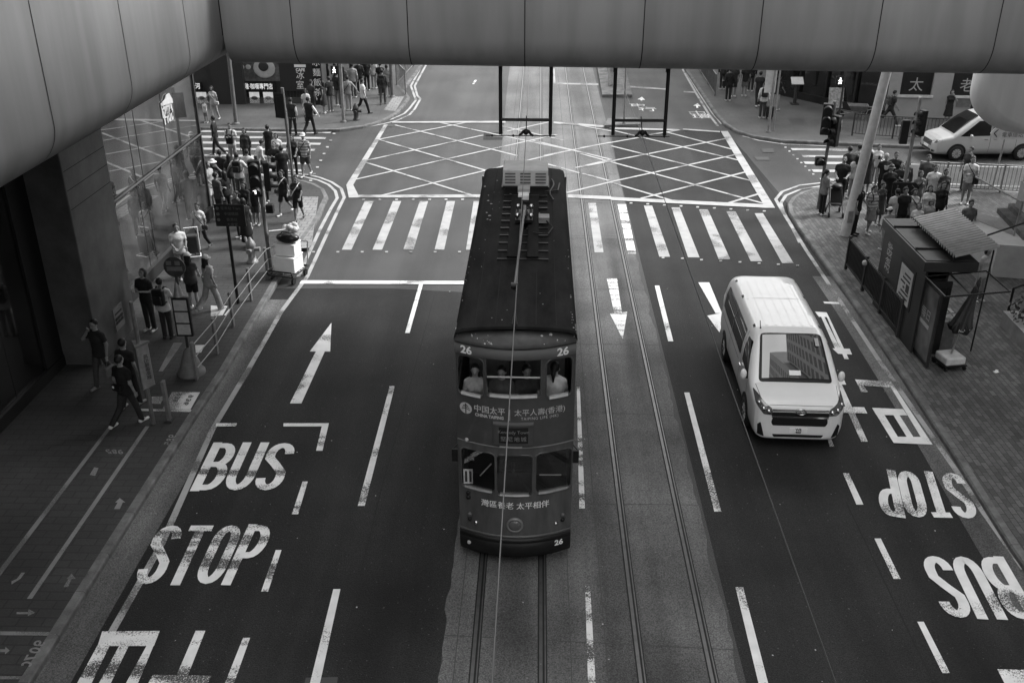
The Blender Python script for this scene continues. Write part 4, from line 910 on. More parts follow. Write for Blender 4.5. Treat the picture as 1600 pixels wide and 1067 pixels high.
# ---------------------------------------------------------------- overhead wires and their hangers
for (x, nm) in ((-.27, "tram"), (2.42, "empty")):
    o = thing("overhead_wire", "thin contact wire running over the tram roof" if nm == "tram" else "thin contact wire running over the empty tram track and the white van side", "overhead wire", (x, 0, 0))
    b = MB(); pts = [((-.04 if nm == "tram" else -.13) * (1 - y / 22.4 if y < 22.4 else 0) * 1.0, y, 5.62 - .0015 * (y % 22.4) * (22.4 - y % 22.4) / 10) for y in (-20, 0, 5, 11, 17, 22.4, 30, 40, 60, 100)]
    for i in range(len(pts) - 1): b.tube(pts[i], pts[i + 1], .0075, n=6, cap=False)
    b.build("wire", mat("wire_" + nm, .10 if nm == "tram" else .02, .4), o)
for (xa, xb, xc, nm) in ((-.86, .29, -.27, "left"), (1.74, 2.93, 2.42, "right")):
    o = thing("wire_hanger", "black hanger frame under the footbridge carrying the wire above the %s" % ("tram" if nm == "left" else "empty right-hand track"), "wire hanger", (0, 22.4, 0))
    for x in (xa, xb): b = MB(); b.tube((x, .25, 7.02), (x + .01, .25, 7.6), .04); b.tube((x, 0.05, 7.3), (x, 0, 5.64), .042, n=10); b.build("leg", M_black, o)
    b = MB(); b.tube((xa, 0, 5.98), (xb, 0, 5.98), .035); b.build("crossbar", M_black, o)
    b = MB(); b.tube((xa - .35, 0, 5.61), (xb + .12, 0, 5.61), .012); 
    for x in (xa - .2, (xa + xc) / 2, xb): b.ball((x, 0, 5.61), .03, 8, 6)
    b.build("span_wire", M_black, o)
    b = MB(); b.path([(xc - .16, 0, 5.61), (xc - .1, 0, 5.66), (xc - .06, 0, 5.72), (xc + .06, 0, 5.72), (xc + .1, 0, 5.66), (xc + .16, 0, 5.61)], .03, 8); b.ball((xc, 0, 5.7), .07, 12, 8); b.tube((xc, 0, 5.62), (xc, .5, 5.95), .012); b.build("ear_clamp", M_black, o)
# ---------------------------------------------------------------- vehicles: lofted bodies, everything else fitted onto the skin
M_vwhite = mat("car_white", 0.72, 0.28, 0.03, 2, coat=0.6)
M_vwhite2 = mat("car_white_toned_down", 0.36, 0.3, 0.05, 2, coat=0.5)  # same clean white, darkened in the colour to offset sunlight on it
M_cglass = mirror_glass("car_glass", 0.008, 1.4, 0.01, .008)
M_wind = mirror_glass("windscreen_glass", 0.015, 2.3, 0.01, .012)
def lerp_st(st, y):
    if y <= st[0][0]: return st[0]
    for a, b in zip(st, st[1:]):
        if y <= b[0]:
            t = (y - a[0]) / (b[0] - a[0]); return tuple(p + (q - p) * t for p, q in zip(a, b))
    return st[-1]
def car_ring(s, belt, tumble, n=5.0, k=112):
    y, zb, zt, w_ = s; zm, hh = (zb + zt) / 2, (zt - zb) / 2; P = []
    for i in range(k):
        a = 2 * math.pi * (i + .5) / k; c, q = math.cos(a), math.sin(a)
        x = w_ * math.copysign(abs(c) ** (2 / n), c); z = zm + hh * math.copysign(abs(q) ** (2 / n), q)
        if z > belt: x *= 1 - tumble * ((z - belt) / (1.95 - belt)) ** 1.3
        elif z < .5: x *= 1 - .06 * (.5 - z) / .3
        P.append((x, y, z))
    return P
def car_body(st, belt, tumble, n=5.0):
    ys = sorted(set([s[0] for s in st] + [st[0][0] + (st[-1][0] - st[0][0]) * i / 170 for i in range(171)]))
    b = MB(); b.loft([car_ring(lerp_st(st, y), belt, tumble, n) for y in ys], smooth=True); return b
def rpoly(P, r=.05, n=5):
    out = []; k = len(P)
    for i in range(k):
        a, p, c = Vector(P[i - 1]), Vector(P[i]), Vector(P[(i + 1) % k]); u = (a - p); v = (c - p); rr = min(r, u.length * .45, v.length * .45); u.normalize(); v.normalize(); A = p + u * rr; C_ = p + v * rr
        for j in range(n + 1):
            t = j / n; q = A * (1 - t) ** 2 + p * 2 * t * (1 - t) + C_ * t * t; out.append((q.x, q.y))
    return out
def decal(bvh, pts, to3, d, lift=.006, res=.07):
    bm = bmesh.new(); f = bm.faces.new([bm.verts.new((p[0], p[1], 0)) for p in pts])
    xs = [p[0] for p in pts]; ys = [p[1] for p in pts]
    for ax, (lo_, hi) in ((0, (min(xs), max(xs))), (1, (min(ys), max(ys)))):
        c = lo_ + res
        while c < hi:
            no = (1, 0, 0) if ax == 0 else (0, 1, 0); co = (c, 0, 0) if ax == 0 else (0, c, 0)
            bmesh.ops.bisect_plane(bm, geom=bm.verts[:] + bm.edges[:] + bm.faces[:], plane_co=co, plane_no=no, dist=1e-5); c += res
    bmesh.ops.triangulate(bm, faces=bm.faces[:]); d = Vector(d).normalized(); V = []
    for v in bm.verts:
        o = Vector(to3(v.co.x, v.co.y)); h = bvh.ray_cast(o, d)
        if h[0] is None: h = bvh.find_nearest(o + d * 1.5)
        nn = h[1] if h[1].dot(d) < 0 else -h[1]; V.append(tuple(h[0] + nn * lift))
    b = MB(); b.add(V, [tuple(v.index for v in f.verts) for f in bm.faces], True); bm.free(); return flat(b)
def wheel(parent, x, y, r, s, hub):
    w_ = thing("wheel", None, None, (x, y, r)); w_.parent = parent
    b = MB(); n = 28; prof = [(r * .62, -.1), (r * .93, -.1), (r, -.06), (r, .06), (r * .93, .1), (r * .62, .1)]
    b.loft([[(p[1] * s, p[0] * math.cos(2 * math.pi * i / n), p[0] * math.sin(2 * math.pi * i / n)) for i in range(n)] for p in prof], caps=False); b.build("tyre", M_rubber, w_)
    b = MB(); b.tube((.06 * s, 0, 0), (.085 * s, 0, 0), r * .63, n=n); b.tube((.08 * s, 0, 0), (.11 * s, 0, 0), r * .17, n=16); rm = b.build("rim", M_galv if hub else M_mid, w_)
    for i in range(10):
        b = MB(); a = 2 * math.pi * i / 10; b.box((.088 * s, r * .42 * math.cos(a), r * .42 * math.sin(a)), (.02, r * .36, r * .09), M=Matrix.Rotation(a, 3, 'X')); b.build("spoke", M_light if hub else M_galv, rm)
def bvh_of(o):
    me = o.data; return BVHTree.FromPolygons([tuple(v.co) for v in me.vertices], [tuple(p.vertices) for p in me.polygons])

# white minibus-style van driving toward the viewer
van = thing("van", "white passenger van with black grille driving towards the viewer in the right lane", "van", (5.60, 17.9, 0), -rad(1.7))
ST = [(0, .28, .91, .67), (.02, .25, 1.0, .79), (.06, .22, 1.06, .87), (.13, .21, 1.10, .92), (.25, .21, 1.14, .948), (.45, .22, 1.18, .96), (.72, .24, 1.225, .97), (1.0, .26, 1.42, .97), (1.5, .26, 1.78, .975), (1.72, .26, 1.915, .975), (2.0, .26, 1.97, .975), (2.6, .26, 1.99, .975), (4.5, .26, 1.985, .975), (4.95, .28, 1.965, .965), (5.15, .30, 1.90, .95), (5.25, .33, 1.7, .92), (5.28, .4, 1.4, .85)]
vb_ = car_body(ST, 1.12, .19, 8.0).build("body", M_vwhite, van); vh = bvh_of(vb_)
top = lambda a, b_: (a, b_, 3.5)
fr = lambda a, b_: (a, -2.0, b_)
def sd(s): return lambda a, b_: (s * 2.0, a, b_)
def screen(bvh, w0, w1, y0, y1, lift, nx=26, ny=20):
    Zg = np.zeros((ny + 1, nx + 1)); XY = []; c0, cm, c1 = [bvh.ray_cast(Vector((0, y, 3.5)), Vector((0, 0, -1)))[0].z for y in (y0, (y0 + y1) / 2, y1)]
    for j in range(ny + 1):
        for i in range(nx + 1):
            t = j / ny; ww = w0 + (w1 - w0) * t; u = 2 * i / nx - 1; x = ww * u; y = y0 + (y1 - y0) * t; XY.append((x, y))
            zc = c0 + (c1 - c0) * t + (cm - (c0 + c1) / 2) * 4 * t * (1 - t); Zg[j, i] = zc - .02 * u * u
    k = nx + 1; b = MB(); b.add([(x, y, z + lift) for (x, y), z in zip(XY, Zg.ravel())], [(j * k + i, j * k + i + 1, (j + 1) * k + i + 1, (j + 1) * k + i) for j in range(ny) for i in range(nx)], True); return b
o = screen(vh, .72, .62, .79, 1.68, .034); ws = o.build("windscreen", M_wind, van)
o = decal(vh, rpoly([(-.79, .73), (.79, .73), (.66, 1.75), (-.66, 1.75)], .1), top, (0, 0, -1), .003); o.build("windscreen_seal", M_black, van)
o = decal(vh, [(-.13, .85), (.12, .85), (.12, .95), (-.13, .95)], top, (0, 0, -1), .046); o.build("dash_card", M_wht, ws)
o = decal(vh, [(.50, 1.45), (.58, 1.45), (.57, 1.62), (.49, 1.62)], top, (0, 0, -1), .046); o.build("permit_sticker", M_light, ws)
for s in (-1, 1):
    fw = decal(vh, rpoly([(.98, 1.14), (1.95, 1.16), (1.95, 1.74), (1.62, 1.76)], .05), sd(s), (-s, 0, 0)); fw.build("front_side_window", M_cglass, van)
    rw = decal(vh, rpoly([(2.2, 1.14), (4.95, 1.16), (4.85, 1.74), (2.2, 1.76)], .08), sd(s), (-s, 0, 0)); rwo = rw.build("rear_side_window", M_cglass, van)
    for y in (3.45,): b = decal(vh, [(y, 1.15), (y + .03, 1.15), (y + .03, 1.75), (y, 1.75)], sd(s), (-s, 0, 0), .012); b.build("window_divider", M_galv, rwo)
    b = decal(vh, [(2.07, .42), (2.085, .42), (2.085, 1.8), (2.07, 1.8)], sd(s), (-s, 0, 0), .004, .1); b.build("door_seam", M_dark, van)
    b = decal(vh, [(1.02, .42), (1.035, .42), (1.035, 1.1), (1.02, 1.1)], sd(s), (-s, 0, 0), .004, .1); b.build("door_seam", M_dark, van)
    b = MB(); b.box((s * .985, 1.93, 1.03), (.03, .16, .03)); b.build("door_handle", M_chrome, van, bevel=.008)
    for y in (1.0, 4.2):
        a = decal(vh, [(y + .42 * math.cos(rad(t)), .36 + .42 * math.sin(rad(t))) for t in range(0, 181, 12)] + [(y - .42, .28), (y + .42, .28)], sd(s), (-s, 0, 0), .004); a.build("wheel_arch", M_black, van)
        wheel(van, s * .88, y, .335, s, True)
    m_ = MB(); m_.ball((s * 1.06, 1.08, 1.22), .1, 14, 10, (.75, .6, 1.25)); mo = m_.build("wing_mirror", M_vwhite, van)
    m_ = MB(); m_.tube((s * .93, 1.12, 1.13), (s * 1.04, 1.1, 1.16), .035); m_.build("mirror_arm", M_black, mo)
    hl_ = decal(vh, rpoly([(s * .57, .83), (s * .76, .84), (s * .92, 1.03), (s * .925, 1.15), (s * .85, 1.14), (s * .60, .985)], .03), fr, (0, 1, 0), .008, .05); ho = hl_.build("headlight", mat("headlight_bezel", .16, .12, metal=.6, coat=.6), van)
    for (x, z, r) in ((.66, .905, .055), (.77, .955, .055), (.86, 1.05, .045)):
        h = vh.ray_cast(Vector((s * x, -2, z)), Vector((0, 1, 0))); b = MB()
        if h[0]: b.ball(tuple(h[0]), r, 12, 8, (1, .6, 1)); b.build("bulb", M_chrome, ho)
    fg = decal(vh, rpoly([(s * .70, .30), (s * .84, .34), (s * .86, .58), (s * .80, .64)], .02), fr, (0, 1, 0), .006, .05); fg.build("fog_recess", M_black, van)
g1 = decal(vh, rpoly([(-.55, .58), (.55, .58), (.59, .66), (.57, .77), (-.57, .77), (-.59, .66)], .03), fr, (0, 1, 0), .006, .05); g1.build("lower_grille", M_black, van)
g2 = decal(vh, rpoly([(-.60, .81), (.60, .81), (.59, .905), (-.59, .905)], .02), fr, (0, 1, 0), .008, .05); g2.build("upper_grille", M_black, van)
for z0, z1 in ((.77, .81), (.92, .97)):
    c_ = decal(vh, [(-.59, z0), (.59, z0), (.59, z1), (-.59, z1)], fr, (0, 1, 0), .014, .06); c_.build("grille_bar", M_chrome, van)
g3 = decal(vh, rpoly([(-.5, .30), (.5, .30), (.54, .37), (-.54, .37)], .02), fr, (0, 1, 0), .006, .06); g3.build("bumper_slot", M_black, van)
b = MB(); h = vh.ray_cast(Vector((0, -2, .46)), Vector((0, 1, 0)))[0]; b.bx(-.19, .19, h.y - .022, h.y - .006, .40, .53); np_ = b.build("number_plate", M_wht, van)
b = MB(); put_text(b, "WR", (0, h.y - .026, .498), (1, 0, 0), (0, 0, 1), .078, bold=.003); put_text(b, "460", (0, h.y - .026, .436), (1, 0, 0), (0, 0, 1), .078, bold=.003); b.build("plate_lettering", M_black, np_)
h = vh.ray_cast(Vector((0, -2, .94)), Vector((0, 1, 0)))[0]
def torus(mb, c, rx, rz, t, tilt=0.0, n=24, ax='y'):
    P = []
    for i in range(n):
        a = 2 * math.pi * i / n; P.append((c[0] + rx * math.cos(a), c[1], c[2] + rz * math.sin(a)))
    return mb.path(P, t, 6, closed=True)
b = MB(); cy = h.y - .05; torus(b, (0, cy, .94), .10, .065, .011); torus(b, (0, cy, .94), .03, .046, .006); torus(b, (0, cy, .965), .05, .022, .006); b.build("bonnet_emblem", M_chrome, van)
for i in range(6):
    x = -.5 + i * .2; b = decal(vh, [(x, 2.05), (x + .07, 2.05), (x + .07, 4.8), (x, 4.8)], top, (0, 0, -1), .006, .3); b.build("roof_rib", M_vwhite, van)
b = decal(vh, [(-.68, 3.52), (.68, 3.52), (.68, 3.535), (-.68, 3.535)], top, (0, 0, -1), .009, .2); b.build("roof_seam", M_light, van)
for s in (-1, 1):
    for y in (2.05, 3.7, 4.7):
        b = decal(vh, [(s * .70, y), (s * .745, y), (s * .745, y + .14), (s * .70, y + .14)], top, (0, 0, -1), .008, .1); b.build("roof_clip", M_black, van)
b = MB(); b.tube((-.62, 1.95, 1.95), (-.6, 2.15, 2.03), .008); b.ball((-.62, 1.94, 1.95), .02, 8, 6); b.build("aerial", M_black, van)
for P4 in ([(-.66, 1.04), (.66, 1.04), (.66, 1.047), (-.66, 1.047)],): b = decal(vh, P4, fr, (0, 1, 0), .004, .08); b.build("bonnet_seam", M_dark, van)
for s in (-1, 1):
    b = decal(vh, [(s * .80, .12), (s * .81, .12), (s * .86, .70), (s * .85, .70)], top, (0, 0, -1), .004, .08); b.build("bonnet_seam", M_dark, van)
    b = decal(vh, [(2.3, .98), (4.9, .98), (4.9, 1.0), (2.3, 1.0)], sd(s), (-s, 0, 0), .006, .2); b.build("door_track", M_mid, van)
    b = decal(vh, [(.25, .34), (5.0, .36), (5.0, .40), (.25, .38)], sd(s), (-s, 0, 0), .006, .2); b.build("sill_trim", M_mid, van)
    b = decal(vh, [(3.52, .42), (3.535, .42), (3.535, 1.12), (3.52, 1.12)], sd(s), (-s, 0, 0), .004, .1); b.build("door_seam", M_dark, van)
b = MB()
for s in (-1, 1): b.tube((s * .1 - .45, .93, 1.2), (s * .1 + .1, .98, 1.235), .01)
b.build("wiper", M_black, van)

# white people-carrier parked in the side street
mpv = thing("people_carrier", "white people-carrier with dark windows waiting in the side street beyond the railing", "car", (16.75, 41.85, 0), -rad(87))
ST = [(0, .32, .62, .58), (.03, .28, .74, .70), (.12, .24, .88, .79), (.3, .22, .97, .83), (.72, .20, 1.07, .855), (1.0, .2, 1.33, .86), (1.4, .2, 1.66, .865), (1.7, .2, 1.86, .865), (2.1, .2, 1.95, .865), (3.2, .2, 1.98, .865), (4.0, .2, 1.96, .86), (4.4, .22, 1.84, .85), (4.62, .26, 1.45, .82), (4.7, .32, 1.1, .76)]
cb_ = car_body(ST, 1.05, .18, 6.5).build("body", M_vwhite2, mpv); ch = bvh_of(cb_)
o = decal(ch, rpoly([(-.68, .78), (.68, .78), (.6, 1.72), (-.6, 1.72)], .09), top, (0, 0, -1)); o.build("windscreen", M_cglass, mpv)
for s in (-1, 1):
    fw = decal(ch, rpoly([(.98, 1.04), (2.25, 1.06), (2.25, 1.68), (1.72, 1.66)], .04), sd(s), (-s, 0, 0)); fw.build("front_side_window", M_cglass, mpv)
    rw = decal(ch, rpoly([(2.33, 1.06), (4.4, 1.12), (4.2, 1.66), (2.33, 1.68)], .06), sd(s), (-s, 0, 0)); rw.build("rear_side_window", M_cglass, mpv)
    b = decal(ch, [(2.28, .35), (2.295, .35), (2.295, 1.65), (2.28, 1.65)], sd(s), (-s, 0, 0), .004, .1); b.build("door_seam", M_dark, mpv)
    b = decal(ch, [(3.4, .35), (3.415, .35), (3.415, 1.05), (3.4, 1.05)], sd(s), (-s, 0, 0), .004, .1); b.build("door_seam", M_dark, mpv)
    for y in (2.1, 2.5): b = MB(); b.box((s * .875, y, .92), (.03, .15, .03)); b.build("door_handle", M_chrome, mpv, bevel=.008)
    for y in (.95, 3.75):
        a = decal(ch, [(y + .40 * math.cos(rad(t)), .33 + .40 * math.sin(rad(t))) for t in range(0, 181, 12)] + [(y - .4, .22), (y + .4, .22)], sd(s), (-s, 0, 0), .004); a.build("wheel_arch", M_black, mpv)
        wheel(mpv, s * .79, y, .32, s, True)
    m_ = MB(); m_.ball((s * .98, 1.4, 1.08), .1, 14, 8, (.9, .6, .75)); m_.build("wing_mirror", M_vwhite2, mpv)
    hl_ = decal(ch, rpoly([(s * .42, .70), (s * .74, .74), (s * .82, .88), (s * .6, .85), (s * .42, .78)], .03), fr, (0, 1, 0), .008, .05); hl_.build("headlight", mat("headlight_bezel", .2), mpv)
    fg = decal(ch, rpoly([(s * .5, .34), (s * .7, .36), (s * .72, .44), (s * .5, .42)], .02), fr, (0, 1, 0), .006, .05); fg.build("fog_recess", M_black, mpv)
g1 = decal(ch, rpoly([(-.4, .56), (.4, .56), (.42, .76), (-.42, .76)], .03), fr, (0, 1, 0), .006, .05); g1.build("grille", M_dark, mpv)
g1 = decal(ch, rpoly([(-.42, .3), (.42, .3), (.44, .42), (-.44, .42)], .03), fr, (0, 1, 0), .006, .05); g1.build("bumper_slot", M_black, mpv)
for z in (.6, .66, .72): b = decal(ch, [(-.4, z), (.4, z), (.4, z + .018), (-.4, z + .018)], fr, (0, 1, 0), .012, .08); b.build("grille_bar", M_chrome, mpv)
b = MB(); hh_ = ch.ray_cast(Vector((0, -2, .5)), Vector((0, 1, 0)))[0]; b.bx(-.2, .2, hh_.y - .03, hh_.y - .006, .44, .54); b.build("number_plate", M_wht, mpv)
# ---------------------------------------------------------------- street furniture
def pole(o, p0, p1, r, m=M_galv, name="pole", r1=None): b = MB(); b.tube(p0, p1, r, r1 if r1 else r, n=12); return b.build(name, m, o)
# left guard rail: flat steel posts, three rods
gp = [(440, 435), (419, 436), (393, 470), (365, 510), (340, 553), (308, 593)]
gl = [G(x, y, PZ) for x, y in gp]; gl[0] = (-7.62, 27.4)
o = thing("guard_rail", "low steel guard rail of flat posts and thin rods along the left kerb", "railing", (0, 0, 0))
for x, y in gl: b = MB(); b.box((x, y, PZ + .5), (.06, .13, 1.0)); b.build("post", M_mid, o, bevel=.01)
for z in (.95, .62, .32):
    b = MB()
    for i in range(len(gl) - 1): b.tube((gl[i][0] + .05, gl[i][1], PZ + z), (gl[i + 1][0] + .05, gl[i + 1][1], PZ + z), .012, n=6)
    b.build("rod", M_galv, o)
x, y = G(265, 657, PZ); o = thing("bollard", "lone flat steel bollard on the left kerb near the painted numbers", "bollard", (x, y, PZ)); b = MB(); b.box((0, 0, .5), (.07, .14, 1.0)); b.build("post", M_mid, o, bevel=.01); b = MB(); b.box((0, 0, .02), (.16, .22, .03)); b.build("foot", M_dark, o)
# round-plate bus stop on a cone base
x, y = G(300, 583, PZ); o = thing("bus_stop_sign", "bus stop post with dark round plate and lit timetable box on a cone base", "bus stop", (x, y, PZ))
b = MB(); b.lathe([(.33, 0), (.33, .08), (.27, .14), (.12, .62), (.06, .7)], n=20); b.build("base", M_mid, o); pole(o, (0, 0, .6), (0, 0, 2.7), .035, M_dark)
b = MB(); b.tube((0, -.03, 2.78), (0, .01, 2.78), .25, n=32); pl_ = b.build("round_plate", M_dark, o)
b = MB()
for i in range(3): b.box((0, -.034, 2.72 + .02), (.36, .004, .10)) if i == 0 else b.box((-.12 + .2 * (i - 1), -.034, 2.88), (.12, .004, .10))
b.build("plate_lettering", M_mid, pl_)
b = MB(); b.box((.03, -.08, 1.55), (.4, .1, 1.0)); tbx = b.build("timetable_box", M_black, o, bevel=.015)
for i in range(3): b = MB(); b.box((.03, -.134, 1.24 + .31 * i), (.31, .008, .27)); b.build("timetable_sheet", mat("timetable_paper", .34, .5, .15, 8), tbx)
b = MB(); b.lathe([(.12, 0), (.11, .04), (.02, .42)], (-.02, 0, 2.05), 14); b.build("cone_cap", M_galv, o)
# second stop with a three-sided display
x, y = G(240, 662, PZ); o = thing("bus_stop_post", "grey bus stop post carrying a three-sided timetable drum in the shade", "bus stop", (x, y, PZ)); pole(o, (0, 0, 0), (0, 0, 2.95), .045, M_mid)
b = MB(); R3 = [(.2 * math.cos(rad(a)), .2 * math.sin(rad(a))) for a in (-90, 30, 150)]; b.prism(R3, .95, 1.95); dr = b.build("display_drum", M_galv, o, bevel=.04)
b = MB(); b.prism([(p * 1.12, q * 1.12) for p, q in R3], 1.95, 2.0); b.build("drum_cap", M_mid, dr)
b = MB(); put_text(b, "城巴路線時間", (.112, -.052, 1.45), (0, 0, -1), (.87, .5, 0), .1, bold=.003); b.build("drum_lettering", M_black, dr)
# black direction sign
x, y = G(372, 474, PZ); o = thing("direction_sign", "black pedestrian direction sign board on a slim black post", "sign", (x, y, PZ)); pole(o, (0, 0, 0), (0, 0, 2.95), .045, M_black)
b = MB(); b.box((.12, -.05, 2.62), (.82, .04, .62)); bd = b.build("board", mat("sign_board", .02, .4), o, bevel=.01)
b = MB()
for i, (s_, z) in enumerate((("電車站 Tram", 2.82), ("中環碼頭", 2.66), ("香港站", 2.50), ("大會堂", 2.36))): put_text(b, s_, (.16, -.074, z), (1, 0, 0), (0, 0, 1), .1, bold=.001)
b.build("board_lettering", M_mid, bd)
for z in (2.82, 2.66, 2.5): b = MB(); b.tube((-.2, -.076, z), (-.2, -.071, z), .045, n=12); b.build("pictogram", M_mid, bd)
# push-button box on black stub post
x, y = G(350, 338, PZ); o = thing("button_post", "grey control box on a short black post beside the direction sign", "control post", (x, y, PZ)); pole(o, (0, 0, 0), (0, 0, .75), .08, M_black); b = MB(); b.box((0, 0, 1.05), (.26, .2, .62)); bx_ = b.build("control_box", M_mid, o, bevel=.02); b = MB(); b.tube((0, -.11, 1.2), (0, -.1, 1.2), .07, n=14); b.build("button", M_black, bx_)
# signals: black boxes with hooded lenses
def signal(o, c, rz, n=3, lit=None, board=False, name="signal_head", s=1.0):
    h_ = thing(name, None, None, c, rz); h_.parent = o
    b = MB(); b.box((0, 0, 0), (.34 * s, .22 * s, .36 * n * s)); b.build("housing", M_black, h_, bevel=.03)
    if board: b = MB(); b.box((0, .06, 0), (.62 * s, .02, (.36 * n + .28) * s)); b.build("backing_board", M_black, h_, bevel=.01)
    for i in range(n):
        z = (.36 * ((n - 1) / 2 - i)) * s; b = MB(); b.tube((0, -.12 * s, z), (0, -.105 * s, z), .125 * s, n=20); b.build("lens", M_lit if lit == i else M_lamp if False else mat("lens_dark", .03, .2), h_)
        b = MB(); k = 14; rr = .14 * s; P0 = [(rr * math.cos(rad(-20 + 220 * j / k)), -.1 * s, z + rr * math.sin(rad(-20 + 220 * j / k))) for j in range(k + 1)]; P1 = [(p[0], -.36 * s, p[2] - .02) for p in P0]
        b.loft([P0, P1, [(p[0] * .95, p[1], z + (p[2] - z) * .95) for p in P1], [(p[0] * .95, p[1], z + (p[2] - z) * .95) for p in P0]], closed=False, caps=False); b.build("visor", M_black, h_)
    return h_
x, y = G(424, 424, PZ); o = thing("traffic_light", "black traffic light with hooded lamps and a lit lower arrow on the left pavement", "traffic light", (x, y, PZ)); pole(o, (0, 0, 0), (-.06, 0, 3.6), .06, M_mid)
signal(o, (-.12, -.12, 2.95), rad(10), 3, None); h_ = signal(o, (.16, .12, 2.95), rad(105), 3, None, s=.8)
b = MB(); b.box((-.12, -.26, 2.60), (.045, .01, .16)); b.box((-.17, -.26, 2.65), (.045, .01, .10), M=Matrix.Rotation(rad(30), 3, 'Y')); b.build("lit_arrow", M_lit, o)
b = MB(); b.box((.18, 0, 2.0), (.22, .2, .26)); b.build("control_box", M_black, o, bevel=.02)
x, y = G(459, 291, PZ); o = thing("signal_pole", "tall grey signal pole with a black backing board at the left corner", "traffic light", (x, y, PZ)); pole(o, (0, 0, 0), (-.06, 0, 3.75), .06, M_mid); signal(o, (-.2, 0, 3.1), rad(160), 3, None, True, s=.68)
x, y = G(1278, 326, PZ); o = thing("traffic_light", "cluster of black hooded traffic lights on the right corner pole", "traffic light", (x, y, PZ)); pole(o, (0, 0, 0), (.06, 0, 3.85), .06, M_mid)
signal(o, (-.16, -.08, 3.25), rad(-15), 3); signal(o, (.16, -.1, 2.85), rad(-50), 3); signal(o, (-.18, .0, 1.75), rad(0), 1, name="button_head", s=.9)
b = MB(); b.tube((.34, .12, 3.0), (.36, .12, 3.0), .32, n=28); b.build("round_sign", M_light, o)
x, y = G(1402, 347, PZ); o = thing("traffic_light", "pair of black traffic light heads seen side on above the right crowd", "traffic light", (x, y, PZ)); pole(o, (0, 0, 0), (.02, 0, 4.3), .06, M_galv)
signal(o, (-.30, 0, 3.15), rad(175), 3, s=.75); signal(o, (.22, 0, 3.45), rad(-75), 3, s=.8)
s2 = thing("arrow_sign", "dark arrow-ended footway sign fixed low on the right signal pole", "sign", (x, y, PZ + 1.25)); b = MB(); P_ = [(-.42, -.2), (.34, -.2), (.5, 0), (.34, .2), (-.42, .2)]; b.loft([[(p, -.12, q) for p, q in P_], [(p, -.09, q) for p, q in P_]], smooth=False); sp_ = b.build("plate", M_black, s2)
b = MB(); b.path([(.22, -.125, -.12), (.34, -.125, 0), (.22, -.125, .12)], .014, 6); b.path([(-.02, -.125, -.11), (.06, -.125, .09), (.14, -.125, -.11)], .012, 6, True); b.tube((-.25, -.125, .02), (-.25, -.125, .1), .02); b.path([(-.3, -.125, -.13), (-.25, -.125, 0), (-.19, -.125, -.13)], .014, 6); b.build("pictogram", M_mid, sp_)
# lamp post on the right corner: a thick tapering column running up past the footbridge
x, y = G(1320, 368, PZ); o = thing("lamp_post", "thick pale lamp post rising past the footbridge from the right corner", "lamp post", (x, y, PZ)); b = MB(); b.tube((0, 0, 0), (.62, 0, 6.8), .17, .14, 20); b.build("column", M_light, o); b = MB(); b.box((.03, -.17, .7), (.16, .03, .4)); b.build("hatch", M_galv, o)
# poles across the side street
for (bx_, by_, tx_, lab, r) in ((369, 194, 360, "grey lamp post in front of the lit menu pictures", .1), (537, 191, 533, "grey pole at the far left kerb beside the lit walking figure", .08), (613, 152, 611, "dark pole at the end of the far left railing", .09), (1200, 207, 1213, "slim pole on the far right pavement near the suitcase man", .06), (975, 194, 977, "slim sign pole on the near end of the tram island", .05)):
    x, y = G(bx_, by_, PZ); o = thing("street_pole", lab, "pole", (x, y, PZ)); b = MB(); b.tube((0, 0, 0), (AY(tx_, 100, y)[0] - x, 0, 5.2), r, r * .9, 14); b.build("column", M_galv if r < .09 else M_mid, o); b = MB(); b.lathe([(r * 1.8, 0), (r * 1.8, .05), (r * 1.2, .09)], n=14); b.build("base", M_mid, o)
def walker_sign(px, py, Y, label):
    q = AY(px, py, Y); o = thing("walk_signal", label, "signal", q); b = MB(); b.box((0, .08, 0), (.36, .14, .42)); b.build("housing", M_black, o, bevel=.02)
    b = MB(); b.ball((0, 0, .12), .035, 10, 6); b.path([(0, 0, .07), (0, 0, -.02), (-.07, 0, -.14)], .026, 6); b.path([(0, 0, -.02), (.06, 0, -.13)], .026, 6); b.path([(-.08, 0, .0), (0, 0, .06), (.08, 0, -.01)], .02, 6); b.build("walking_figure", M_lit, o)
    b = MB(); b.tube((.2, .1, -q[2] + PZ), (.2, .1, .4), .05); b.build("pole", M_dark, o)
walker_sign(522, 110, 51.2 - 1.5, "lit white walking figure on the far left signal"); walker_sign(1313, 127, 46.2, "lit white walking figure on the signal before the black shopfront")
# round plate sign and banner near the far right pole
x, y = G(1208, 205, PZ); o = thing("banner_sign", "pale hanging banner beside the slim pole on the far right pavement", "banner", (x, y, PZ)); b = MB(); b.box((-.35, .1, 2.6), (.5, .05, 1.7)); b.build("cloth", M_light, o); b = MB(); b.tube((.02, .1, 0), (.02, .1, 3.6), .04); b.build("pole", M_galv, o)
# hydrants
def hydrant(px, py, label, m):
    x, y = G(px, py, PZ); o = thing("fire_hydrant", label, "hydrant", (x, y, PZ)); b = MB(); b.lathe([(.17, 0), (.17, .06), (.12, .08), (.12, .5), (.15, .54), (.15, .6), (.12, .68), (.06, .76), (.03, .82)], n=18); b.build("barrel", m, o)
    for a in (0, 2.2, -1.6): b = MB(); d = (math.cos(a), math.sin(a)); b.tube((d[0] * .1, d[1] * .1, .44), (d[0] * .24, d[1] * .24, .44), .065, n=14); b.tube((d[0] * .24, d[1] * .24, .44), (d[0] * .28, d[1] * .28, .44), .08, n=8); b.build("outlet", m, o)
hydrant(395, 410, "pale fire hydrant standing by the left guard rail", M_galv); hydrant(557, 188, "dark fire hydrant near the far left kerb", M_dark)
